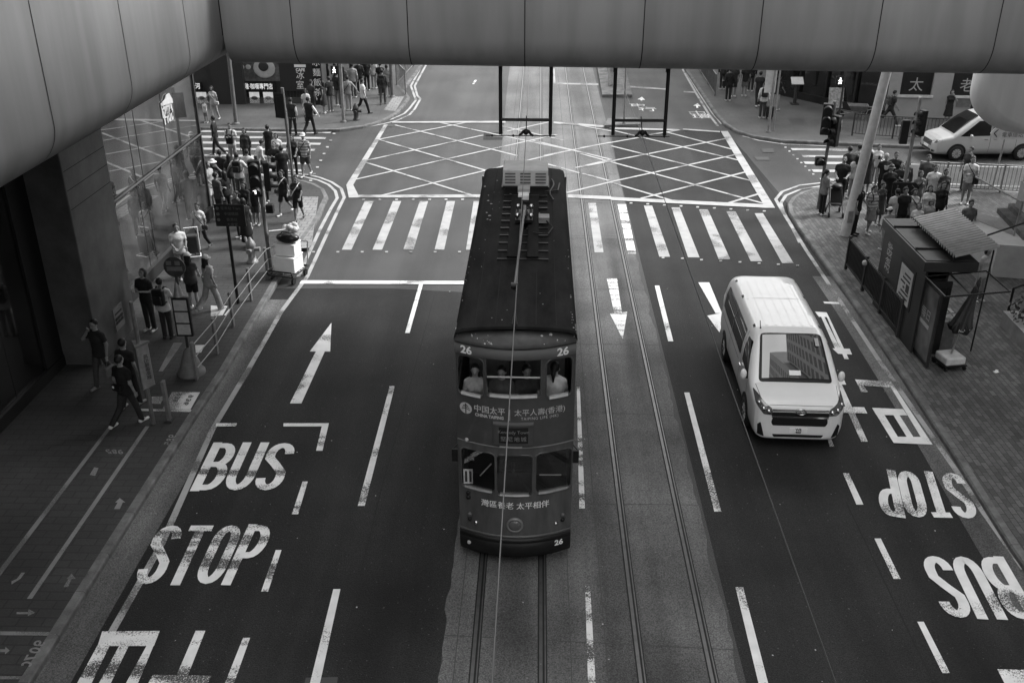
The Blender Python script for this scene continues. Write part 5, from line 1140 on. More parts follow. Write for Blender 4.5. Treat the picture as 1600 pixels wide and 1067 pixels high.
# goods trolley stacked with white boxes, standing in the gutter by the rail
x, y = G(452, 436); o = thing("goods_trolley", "wire-decked hand trolley parked in the gutter under white boxes", "trolley", (x, y, 0), rad(-14))
b = MB(); b.path([(-.4, -.5, .28), (.4, -.5, .28), (.4, .55, .28), (-.4, .55, .28)], .022, 8, True); b.path([(-.4, -.5, .28), (-.4, -.58, .46), (.4, -.58, .46), (.4, -.5, .28)], .02, 8)
for i in range(6): b.tube((-.4, -.38 + i * .17, .28), (.4, -.38 + i * .17, .28), .012)
b.build("deck_frame", M_black, o); b = MB(); b.path([(-.36, .55, .28), (-.36, .7, 1.0), (.36, .7, 1.0), (.36, .55, .28)], .02, 8); b.build("push_handle", M_galv, o)
for sx in (-1, 1):
    for sy in (-.36, .42): b = MB(); b.tube((sx * .34 - .03, sy, .1), (sx * .34 + .03, sy, .1), .1, n=16); b.build("wheel", M_rubber, o)
def boxy(name, label, cat, c, d, rz, m, lid=True):
    t_ = thing(name, label, cat, c, rz, "goods on the hand trolley"); b = MB(); b.box((0, 0, d[2] / 2), d); b.build("box_body", m, t_, bevel=.02)
    if lid: b = MB(); b.box((0, 0, d[2] + .025), (d[0] + .03, d[1] + .03, .05)); b.build("lid", m, t_, bevel=.015)
boxy("foam_box", "large white foam box lowest on the hand trolley", "box", (x + .02, y + .04, .30), (.68, .6, .44), rad(-14), M_wht); boxy("foam_box", "white foam box on top of the lowest one on the trolley", "box", (x + .04, y + .08, .80), (.62, .52, .32), rad(-10), M_wht)
t_ = thing("duffel_bag", "glossy black bag lying on the white trolley boxes", "bag", (x + .08, y + .02, 1.18), rad(-10), "goods on the hand trolley"); b = MB(); b.ball((0, 0, .14), .18, 20, 12, (2.0, 1.2, .85)); b.build("bag_body", mat("vinyl", .012, .25), t_); b = MB(); b.path([(-.2, -.1, .24), (-.1, -.12, .36), (.1, -.12, .36), (.2, -.1, .24)], .014, 6); b.build("strap", M_black, t_)
t_ = thing("cardboard_sheet", "loose white sheet and crumpled wrap on top of the trolley load", "packaging", (x, y + .3, 1.2), rad(20), "goods on the hand trolley"); b = MB(); b.box((-.28, .05, .2), (.5, .03, .36), M=Matrix.Rotation(rad(50), 3, 'X')); b.build("sheet", M_wht, t_)
b = MB(); pts = [(R.uniform(-.05, .35), R.uniform(-.15, .25), R.uniform(.15, .36)) for _ in range(14)]; 
for q in pts: b.ball(q, R.uniform(.06, .11), 6, 4)
b.build("crumpled_wrap", M_light, t_)
# light folding trolley pushed along by the mirror window
x, y = G(304, 402, PZ); o = thing("shopping_trolley", "light folding shopping trolley between the man in white shirt and the woman in white tee", "trolley", (x, y, PZ), rad(20)); b = MB(); b.path([(-.2, .1, .12), (-.2, -.05, 1.0), (.2, -.05, 1.0), (.2, .1, .12)], .018, 8); b.path([(-.2, .1, .12), (-.2, -.35, .14), (.2, -.35, .14), (.2, .1, .12)], .016, 8); b.build("frame", M_wht, o); b = MB(); b.box((0, -.12, .5), (.36, .26, .6)); b.build("cloth_bag", M_dark, o, bevel=.05)
for s_ in (-1, 1): b = MB(); b.tube((s_ * .22 - .02, .1, .1), (s_ * .22 + .02, .1, .1), .1, n=16); b.build("wheel", M_rubber, o)
# railings of vertical bars
def railing(label, pts, z, h, m, gap=.14, name="railing", bar=.012):
    o = thing(name, label, "railing", (0, 0, 0))
    for i in range(len(pts) - 1):
        a, c = Vector((*pts[i], z)), Vector((*pts[i + 1], z)); L = (c - a).length; n = int(L / gap)
        sec = MB(); sec.tube(a + Vector((0, 0, h)), c + Vector((0, 0, h)), .028); sec.tube(a + Vector((0, 0, .12)), c + Vector((0, 0, .12)), .018)
        for j in range(1, n): p = a.lerp(c, j / n); sec.tube(p + Vector((0, 0, .12)), p + Vector((0, 0, h)), bar, n=5, cap=False)
        sec.build("bar_panel", m, o)
    for p in pts: b = MB(); b.tube((*p, z), (*p, z + h + .04), .04); b.build("post", m, o)
    return o
railing("grey barred railing along the right side street kerb behind the lone man", [G(x, y, PZ) for x, y in ((1432, 295), (1474, 297), (1518, 299), (1562, 301), (1620, 304))], PZ, 1.05, M_galv)
railing("black barred railing at the far kerb in front of the pale building", [G(x, y, PZ) for x, y in ((1331, 212), (1362, 215), (1394, 217), (1440, 219), (1490, 221))], PZ, 1.0, M_dark)
railing("tall mesh-like railing at the far left kerb up the main road", [G(x, y, PZ) for x, y in ((634, 148), (620, 133), (634, 118), (646, 104))], PZ, 1.3, M_galv, .2)
railing("low railing at the far right kerb up the main road", [G(x, y, PZ) for x, y in ((1117, 150), (1106, 132), (1096, 116), (1086, 102))], PZ, 1.1, M_mid, .16)
# arrow direction plate on slim pole by the parked white car
x, y = G(1551, 292, PZ); o = thing("direction_plate", "pale left-pointing direction plate on a slim pole before the white people-carrier", "sign", (x, y, PZ)); q = AY(1572, 210, y); pole(o, (0, 0, 0), (q[0] - x, 0, q[2] - PZ + .1), .035, M_galv)
b = MB(); c = (q[0] - x, -.06, q[2] - PZ + .05); P_ = [(-.62, 0), (-.45, .24), (.85, .24), (.85, -.24), (-.45, -.24)]; b.loft([[(c[0] + p, c[1], c[2] + q_) for p, q_ in P_], [(c[0] + p, c[1] + .03, c[2] + q_) for p, q_ in P_]], smooth=False); pl_ = b.build("plate", M_light, o)
b = MB(); b.path([(c[0] - .35, c[1] - .005, c[2] + .14), (c[0] - .48, c[1] - .005, c[2]), (c[0] - .35, c[1] - .005, c[2] - .14)], .018, 6); put_text(b, "電車總站", (c[0] + .22, c[1] - .004, c[2] - .07), (1, 0, 0), (0, 0, 1), .2); b.bx(c[0] - .1, c[0] + .6, c[1] - .005, c[1], c[2] + .07, c[2] + .11); b.build("plate_lettering", M_dark, pl_)
# things outside the black shopfront
x, y = G(1241, 163, PZ); o = thing("menu_stand", "slanted menu stand on a post outside the black shopfront", "menu stand", (x, y, PZ)); pole(o, (0, 0, 0), (0, 0, 1.1), .09, M_dark); b = MB(); b.box((0, -.05, 1.2), (.62, .5, .05), M=Matrix.Rotation(rad(35), 3, 'X')); b.build("menu_board", M_light, o); b = MB(); b.box((0, 0, .03), (.4, .4, .05)); b.build("base", M_dark, o)
x, y = G(1304, 170, PZ); o = thing("easel_board", "leaning specials board of pale scrawl by the shopfront", "sign board", (x, y, PZ)); b = MB(); b.box((0, 0, .55), (.75, .04, 1.0), M=Matrix.Rotation(rad(-14), 3, 'X')); b.build("board", mat("scrawl_board", .3, .6, .6, 9), o)
for s_ in (-1, 1): b = MB(); b.tube((s_ * .33, .02, 0), (s_ * .3, -.05 + .2, 1.1), .02); b.build("leg", M_black, o)
b = MB(); b.tube((0, .45, 0), (0, .15, 1.05), .02); b.build("prop", M_black, o)
for (px, py, lab) in ((1262, 150, "leafy potted shrub left of the leaning specials board"), (1225, 146, "leafy potted shrub beside the menu stand")):
    x, y = G(px, py, PZ); o = thing("potted_shrub", lab, "plant", (x, y, PZ)); b = MB(); b.lathe([(.2, 0), (.28, .45), (.3, .48)], n=14); b.build("pot", M_dark, o); lf = flat(MB())
    for i in range(240):
        c = Vector((R.gauss(0, .26), R.gauss(0, .26), 1.0 + R.gauss(0, .3))); n_ = Vector((R.gauss(0, 1), R.gauss(0, 1), R.gauss(0, 1))).normalized(); t_ = n_.orthogonal().normalized(); u_ = n_.cross(t_); s_ = R.uniform(.05, .1); lf.add([tuple(c + t_ * s_), tuple(c + u_ * s_ * .5), tuple(c - t_ * s_), tuple(c - u_ * s_ * .5)], [(0, 1, 2, 3)])
    lf.build("leaves", mat("leaf", .06, .6, .4, 8), o)
x, y = G(1340, 186, PZ); o = thing("wheelbarrow", "empty builder's wheelbarrow on the pavement before the black shopfront", "wheelbarrow", (x, y, PZ), rad(80))
b = MB(); rings = [[(sx * w_, l_, z) for sx, l_ in ((-1, -a), (1, -a), (1, c), (-1, c))] for (w_, a, c, z) in ((.22, .25, .3, .35), (.36, .42, .55, .68), (.34, .40, .53, .68), (.2, .23, .28, .38))]; b.loft(rings, smooth=False, caps=True); b.build("tray", M_mid, o)
for s_ in (-1, 1): b = MB(); b.path([(s_ * .08, .85, .2), (s_ * .22, .3, .36), (s_ * .28, -.9, .62)], .02, 6); b.path([(s_ * .24, -.1, .42), (s_ * .26, -.2, .0), (s_ * .24, -.4, .5)], .018, 6); b.build("handle_leg", M_galv, o)
b = MB(); b.tube((-.04, .85, .19), (.04, .85, .19), .19, n=20); b.build("wheel", M_rubber, o)
# pushchair on the corner
x, y = G(1303, 336, PZ); o = thing("pushchair", "dark pushchair with a pale-clothed infant on the right corner", "pushchair", (x, y, PZ), rad(-5)); b = MB()
for s_ in (-1, 1): b.path([(s_ * .22, -.3, .1), (s_ * .22, .1, .55), (s_ * .2, .42, 1.02)], .016, 6); b.path([(s_ * .22, .35, .1), (s_ * .22, .0, .5)], .016, 6)
b.tube((-.2, .42, 1.02), (.2, .42, 1.02), .02); b.build("frame", M_dark, o); b = MB(); b.box((0, -.02, .42), (.36, .3, .06)); b.box((0, .16, .66), (.36, .06, .5), M=Matrix.Rotation(rad(-25), 3, 'X')); b.build("seat", M_black, o, bevel=.02)
b = MB(); b.ball((0, .22, .98), .24, 16, 8, (.85, .8, .45)); b.build("canopy", M_black, o)
for s_ in (-1, 1):
    for yy in (-.3, .35): b = MB(); b.tube((s_ * .24 - .02, yy, .09), (s_ * .24 + .02, yy, .09), .09, n=14); b.build("wheel", M_rubber, o)

# ---------------------------------------------------------------- kiosk
M_kiosk = mat("kiosk_panel", .022, .4, .3, 2)
kx0, kx1, ky0, ky1 = 9.52, 10.62, 22.35, 25.5
o = thing("newspaper_kiosk", "black newspaper kiosk with a corrugated awning on the right pavement", "kiosk", (0, 0, 0))
b = MB(); b.bx(kx0, kx0 + .05, ky0, ky1, PZ, 2.5); b.bx(kx0, kx1, ky1 - .05, ky1, PZ, 2.5); b.bx(kx1 - .05, kx1, ky0 + 1.2, ky1, PZ, 2.5); b.build("wall", M_kiosk, o)
b = MB(); b.bx(kx0 - .1, kx1 + .1, ky0 - .08, ky1 + .05, 2.36, 2.62); b.build("roof_box", M_kiosk, o, bevel=.015)
b = MB(); b.bx(kx0 - .05, kx1 + .05, ky0, ky1, 2.622, 2.64); 
b.build("roof_sheet", mat("kiosk_roof", .035, .5, .4, 3), o)
for y in (ky0 + .75, ky0 + 2.4): b = MB(); b.bx(kx0 - .05, kx1 + .05, y, y + .05, 2.64, 2.69); b.build("roof_batten", M_black, o)
b = MB(); n = 20; A_, B_ = (9.98, 22.0), (9.95, 24.9); C_, D_ = (11.18, 22.4), (11.2, 25.4)
rows = []
for i in range(n * 4 + 1):
    t = i / (n * 4); zc = 2.86 + .05 * math.sin(2 * math.pi * t * n); rows.append([(A_[0] + (B_[0] - A_[0]) * t, A_[1] + (B_[1] - A_[1]) * t, zc), (C_[0] + (D_[0] - C_[0]) * t, C_[1] + (D_[1] - C_[1]) * t, zc + .12)])
b.loft([[r[0], r[1]] for r in rows], closed=False, smooth=True, caps=False); b.loft([[(p[0], p[1], p[2] - .008) for p in r] for r in rows], closed=False, smooth=True, caps=False); b.build("corrugated_awning", M_light if False else mat("corrugated", .24, .4, .2, 3, metal=.3), o)
for (x, y) in ((10.1, 22.3), (11.1, 22.5), (10.1, 24.8), (11.1, 25.2)): b = MB(); b.tube((x, y, 2.3 if x < 10.6 else PZ), (x, y, 2.86), .02); b.build("awning_post", M_black, o)
b = MB(); b.bx(kx0 - .012, kx0, 22.9, 24.0, 1.0, 2.1); nbd = b.build("notice_frame", M_black, o); b = MB(); b.bx(kx0 - .022, kx0 - .013, 23.02, 23.88, 1.08, 2.0); nt_ = b.build("notice_sheet", mat("notice_paper", .42, .5, .2, 4), nbd)
b = MB()
for i in range(6): b.bx(kx0 - .026, kx0 - .023, 23.12 + (.3 if i in (2, 3) else 0), 23.75 - .1 * (i % 3), 1.2 + i * .12, 1.25 + i * .12)
b.bx(kx0 - .026, kx0 - .023, 23.12, 23.34, 1.4, 1.62); b.build("notice_print", M_dark, nt_)
b = MB(); put_text(b, "報紙", (kx0 - .006, 24.85, 1.75), (0, 0, -1), (0, 1, 0), .42, bold=.01); b.build("wall_lettering", M_light, o)
# poster panel closing the near end, along the kerb side
b = MB(); b.bx(9.6, 9.65, 21.45, 22.62, PZ + .05, 2.12); pp = b.build("poster_panel", M_kiosk, o)
b = MB(); b.bx(9.588, 9.6, 21.52, 22.55, PZ + .15, 2.05); ps = b.build("poster", mat("poster_art", .11, .35, .75, 1.4, detail=2), pp)
b = MB(); put_text(b, "每日", (9.585, 22.05, 1.35), (0, -1, 0), (0, 0, 1), .3, bold=.01); b.bx(9.583, 9.587, 21.75, 22.35, 1.05, 1.15); b.build("poster_lettering", M_light, ps)
b = MB(); b.bx(9.68, 10.2, 22.3, 22.36, PZ, 2.1); b.build("side_flap", M_black, o)
# glazed canopy at the near end
b = MB(); cpy = [(9.46, 22.2), (9.48, 20.95), (11.1, 21.3), (11.08, 22.6)]
for i in range(4): p, q = cpy[i], cpy[(i + 1) % 4]; b.tube((p[0], p[1], 2.28), (q[0], q[1], 2.28), .022)
b.tube((10.1, 21.05, 2.29), (10.1, 22.4, 2.29), .02); cn = b.build("canopy_frame", M_black, o); b = flat(MB()); b.poly(cpy, 2.285); b.build("canopy_glazing", M_clear, cn)
b = MB(); b.bx(10.0, 10.6, 22.5, 23.3, PZ, .95); b.build("counter", M_mid, o); b = MB()
for i in range(5):
    for j in range(2): b.box((10.1 + .12 * i, 22.62 + .35 * j, 1.0), (.1, .26, .08 + .02 * (i % 3)))
b.build("paper_stacks", mat("newsprint", .45, .7, .3, 10), o)
# kiosk fence
o = thing("kiosk_fence", "dark three-panel barred fence between the kiosk and the right kerb", "fence", (0, 0, 0)); ys = [28.1, 26.4, 24.8, 23.3]
for y in ys: b = MB(); b.bx(9.46, 9.54, y - .04, y + .04, PZ, 1.2); b.build("post", M_dark, o)
for i in range(3):
    b = MB(); b.bx(9.50, 9.515, ys[i + 1] + .05, ys[i] - .05, .35, 1.08); sh = b.build("panel", M_kiosk, o); b = MB(); b.bx(9.47, 9.53, ys[i + 1] + .04, ys[i] - .04, 1.09, 1.14); b.bx(9.47, 9.53, ys[i + 1] + .04, ys[i] - .04, .28, .33)
    k = int((ys[i] - ys[i + 1]) / .11)
    for j in range(1, k): yy = ys[i + 1] + (ys[i] - ys[i + 1]) * j / k; b.tube((9.485, yy, .3), (9.485, yy, 1.17), .011, n=5)
    b.build("bars", M_dark, sh)
b = MB(); b.ball((9.44, 26.38, 1.0), .08, 12, 8); b.build("knob", M_light, o)
# furled umbrella on a wheeled crate
x, y = G(1482, 572, PZ); o = thing("wheeled_crate", "pale square base on castors beneath the furled umbrella", "umbrella base", (x, y, PZ), rad(12)); b = MB(); b.box((0, 0, .24), (.52, .52, .2)); b.build("crate", mat("crate_white", .5, .6, .2, 4), o, bevel=.04); b = MB(); b.box((0, 0, .13), (.58, .58, .03)); b.build("dolly", M_black, o)
for sx in (-1, 1):
    for sy in (-1, 1): b = MB(); b.tube((sx * .25 - .02, sy * .25, .06), (sx * .25 + .02, sy * .25, .06), .06, n=12); b.build("castor", M_rubber, o)
o = thing("furled_umbrella", "dark furled market umbrella leaning beside the kiosk", "umbrella", (x, y, PZ + .34)); b = MB(); b.tube((0, 0, -.05), (.12, .05, .85), .022); b.build("pole", M_galv, o)
b = MB(); rings = []
for i in range(12):
    t = i / 11; r = (.10 + .13 * (1 - t)) * (1 if t < .97 else .4) * (1 - .72 * t); c = (.10 + .28 * t, .04 + .12 * t, .72 + 1.25 * t); rings.append([(c[0] + r * (1 + .22 * math.cos(7 * a)) * math.cos(a), c[1] + r * (1 + .22 * math.cos(7 * a)) * math.sin(a), c[2]) for a in [2 * math.pi * k / 42 for k in range(42)]])
b.loft(rings); b.build("canopy", mat("umbrella_cloth", .035, .7, .3, 5), o)
b = MB(); rings = [[(.10 + r * (1 + .3 * math.cos(5 * a)) * math.cos(a), .04 + r * (1 + .3 * math.cos(5 * a)) * math.sin(a), z) for a in [2 * math.pi * k / 40 for k in range(40)]] for r, z in ((.2, .60), (.24, .70), (.12, .88))]; b.loft(rings); vl = b.build("valance", M_black, o)
b = MB(); put_text(b, "NEWS", (.1, -.20, .71), (1, 0, 0), (0, 0, 1), .1, bold=.003); b.build("valance_lettering", M_light, vl)
# stair foot with stone plinth and glass balustrades
o = thing("entrance_staircase", "pale stone staircase with glass balustrades on the right pavement", "staircase", (0, 0, 0)); M_plin = mat("plinth_stone", .34, .6, .15, 1.5)
b = MB(); b.prism([(13.7, 27.6), (19.9, 26.5), (19.9, 27.2), (13.95, 30.6), (13.75, 30.2)], PZ - .02, 1.15); b.build("stone_plinth", M_plin, o, bevel=.02)
b = MB(); b.prism([(15.3, 28.2), (19.85, 27.4), (19.85, 30.5), (15.3, 30.3)], 1.15, 2.3); b.build("stone_wall", M_plin, o)
b = MB()
for i in range(2): b.prism([(14.6 + i * .32, 28.0), (19.9, 27.3), (19.9, 30.8), (14.9 + i * .32, 30.6)], 1.15 + .16 * i, 1.15 + .16 * (i + 1) - .004)
b.build("steps", M_kerb, o)
def pane(P4, nm="glass_panel"): b = MB(); n_ = (Vector(P4[1]) - Vector(P4[0])).cross(Vector(P4[3]) - Vector(P4[0])).normalized() * .012; b.loft([[tuple(Vector(p) - n_) for p in P4], [tuple(Vector(p) + n_) for p in P4]], smooth=False); return b.build(nm, glass("balustrade_glass%d" % len(MATS), .8, .0), o)
pane([(13.8, 30.2, 1.15), (14.5, 28.4, 1.15), (14.5, 28.4, 2.2), (13.8, 30.2, 2.45)]); b = MB(); b.tube((14.5, 28.4, 1.1), (14.52, 28.36, 2.25), .035); b.tube((13.8, 30.2, 2.45), (14.5, 28.4, 2.22), .03); b.build("rail", M_galv, o)
pane([(14.6, 27.62, 1.15), (19, 26.9, 1.15), (19, 26.9, 2.3), (14.8, 27.62, 2.0)]); b = MB(); b.path([(12.6, 28.0, .2), (12.6, 28.0, 1.15), (13.4, 28.0, 1.25), (15, 27.7, 2.05), (19, 26.95, 2.35)], .03, 8); b.build("handrail", M_black, o)
# planter at the right edge
x, y = G(1567, 497, PZ); o = thing("planter", "pale stone planter filled with dark leafy shrubs at the right edge", "planter", (0, 0, 0)); b = MB(); b.prism([(12.35, 20.4), (15, 20.4), (15, 24.1), (12.5, 24.1)], PZ, .55); b.build("trough", mat("planter_stone", .26, .7, .3, 2), o, bevel=.03)
lf = flat(MB())
for i in range(1500):
    c = Vector((R.uniform(12.5, 14.6), R.uniform(20.6, 24.0), R.uniform(.55, 1.15) + .2 * math.sin(i))); n_ = Vector((R.gauss(0, 1), R.gauss(0, 1), R.gauss(.6, 1))).normalized(); t_ = n_.orthogonal().normalized(); u_ = n_.cross(t_); s_ = R.uniform(.05, .11); lf.add([tuple(c + t_ * s_), tuple(c + u_ * s_ * .5), tuple(c - t_ * s_), tuple(c - u_ * s_ * .5)], [(0, 1, 2, 3)])
lf.build("leaves", mat("leaf", .06, .6, .4, 8), o)
o = thing("hand_rail", "short black bent handrail beside the planter at the right edge", "railing", (0, 0, 0)); b = MB(); b.path([(12.9, 24.6, PZ), (12.9, 24.6, 1.0), (13.1, 24.6, 1.1), (16, 24.4, 1.15)], .035, 8); b.build("rail", M_black, o)
# far trees and blocks closing the main road beyond the footbridge are hidden from here; litter on the pavement
x, y = G(1556, 582, PZ); o = thing("paper_scrap", "scrap of white paper lying on the right pavement pavers", "litter", (x, y, PZ + .02), .4); b = MB(); b.box((0, 0, 0), (.12, .08, .015)); b.box((.05, .03, .012), (.06, .06, .015), .5); b.build("paper", M_wht, o)
# ---------------------------------------------------------------- people: one continuous body grown from a distance field, clothes as fitted shells
def surf_net(prims, lo, hi, h, k=0.03):
    """prims: (a, b, ra, rb, scale(3) or None, cutpoint/cutnormal or None). Smooth union of tapered capsules -> (verts, faces)"""
    lo = np.array(lo); hi = np.array(hi); n = np.maximum(np.ceil((hi - lo) / h).astype(int) + 1, 3)
    F = np.full(n, 1.0, dtype=np.float32); ax = [lo[i] + h * np.arange(n[i]) for i in range(3)]
    for pr in prims:
        a, b, ra, rb = np.array(pr[0], float), np.array(pr[1], float), pr[2], pr[3]; sc = np.array(pr[4] if len(pr) > 4 and pr[4] else (1, 1, 1), float); cut = pr[5] if len(pr) > 5 else None
        R_ = max(ra, rb) / min(sc.min(), 1) + k + 2 * h
        i0 = np.clip(np.floor((np.minimum(a, b) - R_ - lo) / h).astype(int), 0, n - 1); i1 = np.clip(np.ceil((np.maximum(a, b) + R_ - lo) / h).astype(int) + 1, 1, n)
        if (i1 <= i0).any(): continue
        X = ax[0][i0[0]:i1[0], None, None]; Y = ax[1][None, i0[1]:i1[1], None]; Z = ax[2][None, None, i0[2]:i1[2]]
        d = (b - a) * sc; dd = max(float(d @ d), 1e-9)
        px, py, pz = (X - a[0]) * sc[0], (Y - a[1]) * sc[1], (Z - a[2]) * sc[2]
        t = np.clip((px * d[0] + py * d[1] + pz * d[2]) / dd, 0, 1)
        D = np.sqrt((px - t * d[0]) ** 2 + (py - t * d[1]) ** 2 + (pz - t * d[2]) ** 2) - (ra + (rb - ra) * t)
        D = D / sc.max()
        if cut is not None:
            c, nn = cut; D = np.maximum(D, (X - c[0]) * nn[0] + (Y - c[1]) * nn[1] + (Z - c[2]) * nn[2])
        sl = F[i0[0]:i1[0], i0[1]:i1[1], i0[2]:i1[2]]
        hh = np.clip(0.5 + 0.5 * (sl - D) / k, 0, 1); sl[...] = sl * (1 - hh) + D * hh - k * hh * (1 - hh)
    S_ = F < 0; nx, ny, nz = n
    cnt = np.zeros((nx - 1, ny - 1, nz - 1), np.float32); P = np.zeros((nx - 1, ny - 1, nz - 1, 3), np.float32)
    off = [(i, j, l) for i in (0, 1) for j in (0, 1) for l in (0, 1)]
    cor = {o: F[o[0]:nx - 1 + o[0], o[1]:ny - 1 + o[1], o[2]:nz - 1 + o[2]] for o in off}
    for o in off:
        for axis in range(3):
            if o[axis] == 0:
                q = list(o); q[axis] = 1; A, B_ = cor[o], cor[tuple(q)]; m_ = (A < 0) != (B_ < 0); t = np.where(m_, A / np.where(m_, A - B_, 1), 0)
                cnt += m_
                for c in range(3): P[..., c] += np.where(m_, o[c] + (t if c == axis else 0), 0)
    idx = -np.ones(cnt.shape, int); act = cnt > 0; idx[act] = np.arange(act.sum())
    ii = np.argwhere(act); V = lo + h * (ii + P[act] / cnt[act][:, None])
    faces = []
    for axis in range(3):
        o1, o2 = [(1, 2), (2, 0), (0, 1)][axis]
        s0 = [slice(None)] * 3; s1 = [slice(None)] * 3; s0[axis] = slice(0, -1); s1[axis] = slice(1, None)
        A, B_ = S_[tuple(s0)], S_[tuple(s1)]; ch = A != B_; e = np.argwhere(ch)
        e = e[(e[:, o1] > 0) & (e[:, o2] > 0) & (e[:, o1] < n[o1] - 1) & (e[:, o2] < n[o2] - 1)]
        if len(e) == 0: continue
        def cell(d1, d2):
            c = e.copy(); c[:, o1] -= d1; c[:, o2] -= d2; return idx[c[:, 0], c[:, 1], c[:, 2]]
        q = np.stack([cell(1, 1), cell(0, 1), cell(0, 0), cell(1, 0)], 1); ins = A[tuple(e.T)]
        q[~ins] = q[~ins][:, ::-1]; faces.append(q)
    return V, np.concatenate(faces)
def np_mesh(name, parts, mats):
    """parts: list of (V, F, material index)"""
    me = bpy.data.meshes.new(name); vs = []; fs = []; mi = []; o = 0
    for V, F_, m_ in parts:
        vs.append(np.asarray(V, float)); fs += [tuple(int(i) + o for i in f) for f in F_]; mi += [m_] * len(F_); o += len(V)
    me.from_pydata(np.concatenate(vs).tolist(), [], fs)
    for m_ in mats: me.materials.append(m_)
    me.polygons.foreach_set("material_index", mi); me.polygons.foreach_set("use_smooth", [True] * len(fs)); me.update(); return me
def xf(V, M): V = np.asarray(V, float); A = np.array(M.to_3x3()); return V @ A.T + np.array(M.translation)
# a head with jaw, nose, ears, brow; eyes and mouth are small dark inlays. Local: face toward +Y, origin at the skull base
_hp = [((0, .0, .105), (0, .0, .125), .078, .08, (1.08, .9, 1)), ((0, .03, .035), (0, .055, .03), .045, .03), ((0, .02, .06), (0, .04, .05), .055, .045), ((0, .082, .088), (0, .104, .06), .010, .016),
       ((.076, -.005, .085), (.08, -.012, .075), .016, .012), ((-.076, -.005, .085), (-.08, -.012, .075), .016, .012), ((-.04, .07, .108), (.04, .07, .108), .014, .014), ((0, -.01, -.06), (0, 0, .04), .052, .05)]
HEADV, HEADF = surf_net(_hp, (-.13, -.13, -.12), (.13, .15, .24), .0125, .022)
def ballVF(c, r, sc=(1, 1, 1), n=8, k=6): b = MB(); b.ball(c, r, n, k, sc); return np.array(b.v), b.f
EYES = [ballVF((s * .031, .075, .09), .012, (1.3, .7, .7)) for s in (-1, 1)] + [ballVF((s * .031, .083, .112), .012, (1.7, .5, .35)) for s in (-1, 1)] + [ballVF((0, .079, .035), .014, (1.6, .5, .4))]
# a hand: palm, four fingers of different length with a knuckle bend, thumb leaving the side of the palm. Local: wrist at origin, fingers toward -Z, palm facing +Y, thumb toward +X
def hand_prims(curl):
    P = [((0, 0, 0), (0, 0, -.03), .024, .026, (1, 1.5, 1)), ((-.018, 0, -.05), (.018, 0, -.05), .03, .03, (1, 2.0, 1))]
    for x, L in ((.028, .068), (.01, .078), (-.009, .073), (-.027, .056)):
        a = (x, 0, -.075); b = (x * 1.12, L * .35 * curl, -.075 - L * .5); c = (x * 1.15, L * (.35 + .55 * curl) * curl, -.075 - L * (.5 + .45 * (1 - curl)))
        P += [(a, b, .0095, .009), (b, c, .009, .0075)]
    P += [((.02, .005, -.03), (.048, .016, -.055), .014, .011), ((.048, .016, -.055), (.054, .026, -.085), .011, .0085)]
    return P
HANDS = {c: surf_net(hand_prims(c), (-.07, -.04, -.18), (.09, .11, .04), .0078, .008) for c in (.35, .9)}
PM = {}
def tone(v, kind="cloth"):
    v = v * (.7 if kind in ('cloth', 'hat') and v > .3 else .85)
    key = "%s_%02d" % (kind, round(v * 100)); return mat(key, v, .85 if kind == "cloth" else .5, .22 if kind == "cloth" else .08, 9)
M_eye = mat("eye_dark", .02, .4); M_hair = mat("hair_black", .012, .5, .4, 30)
def V3(*a): return np.array(a, float)
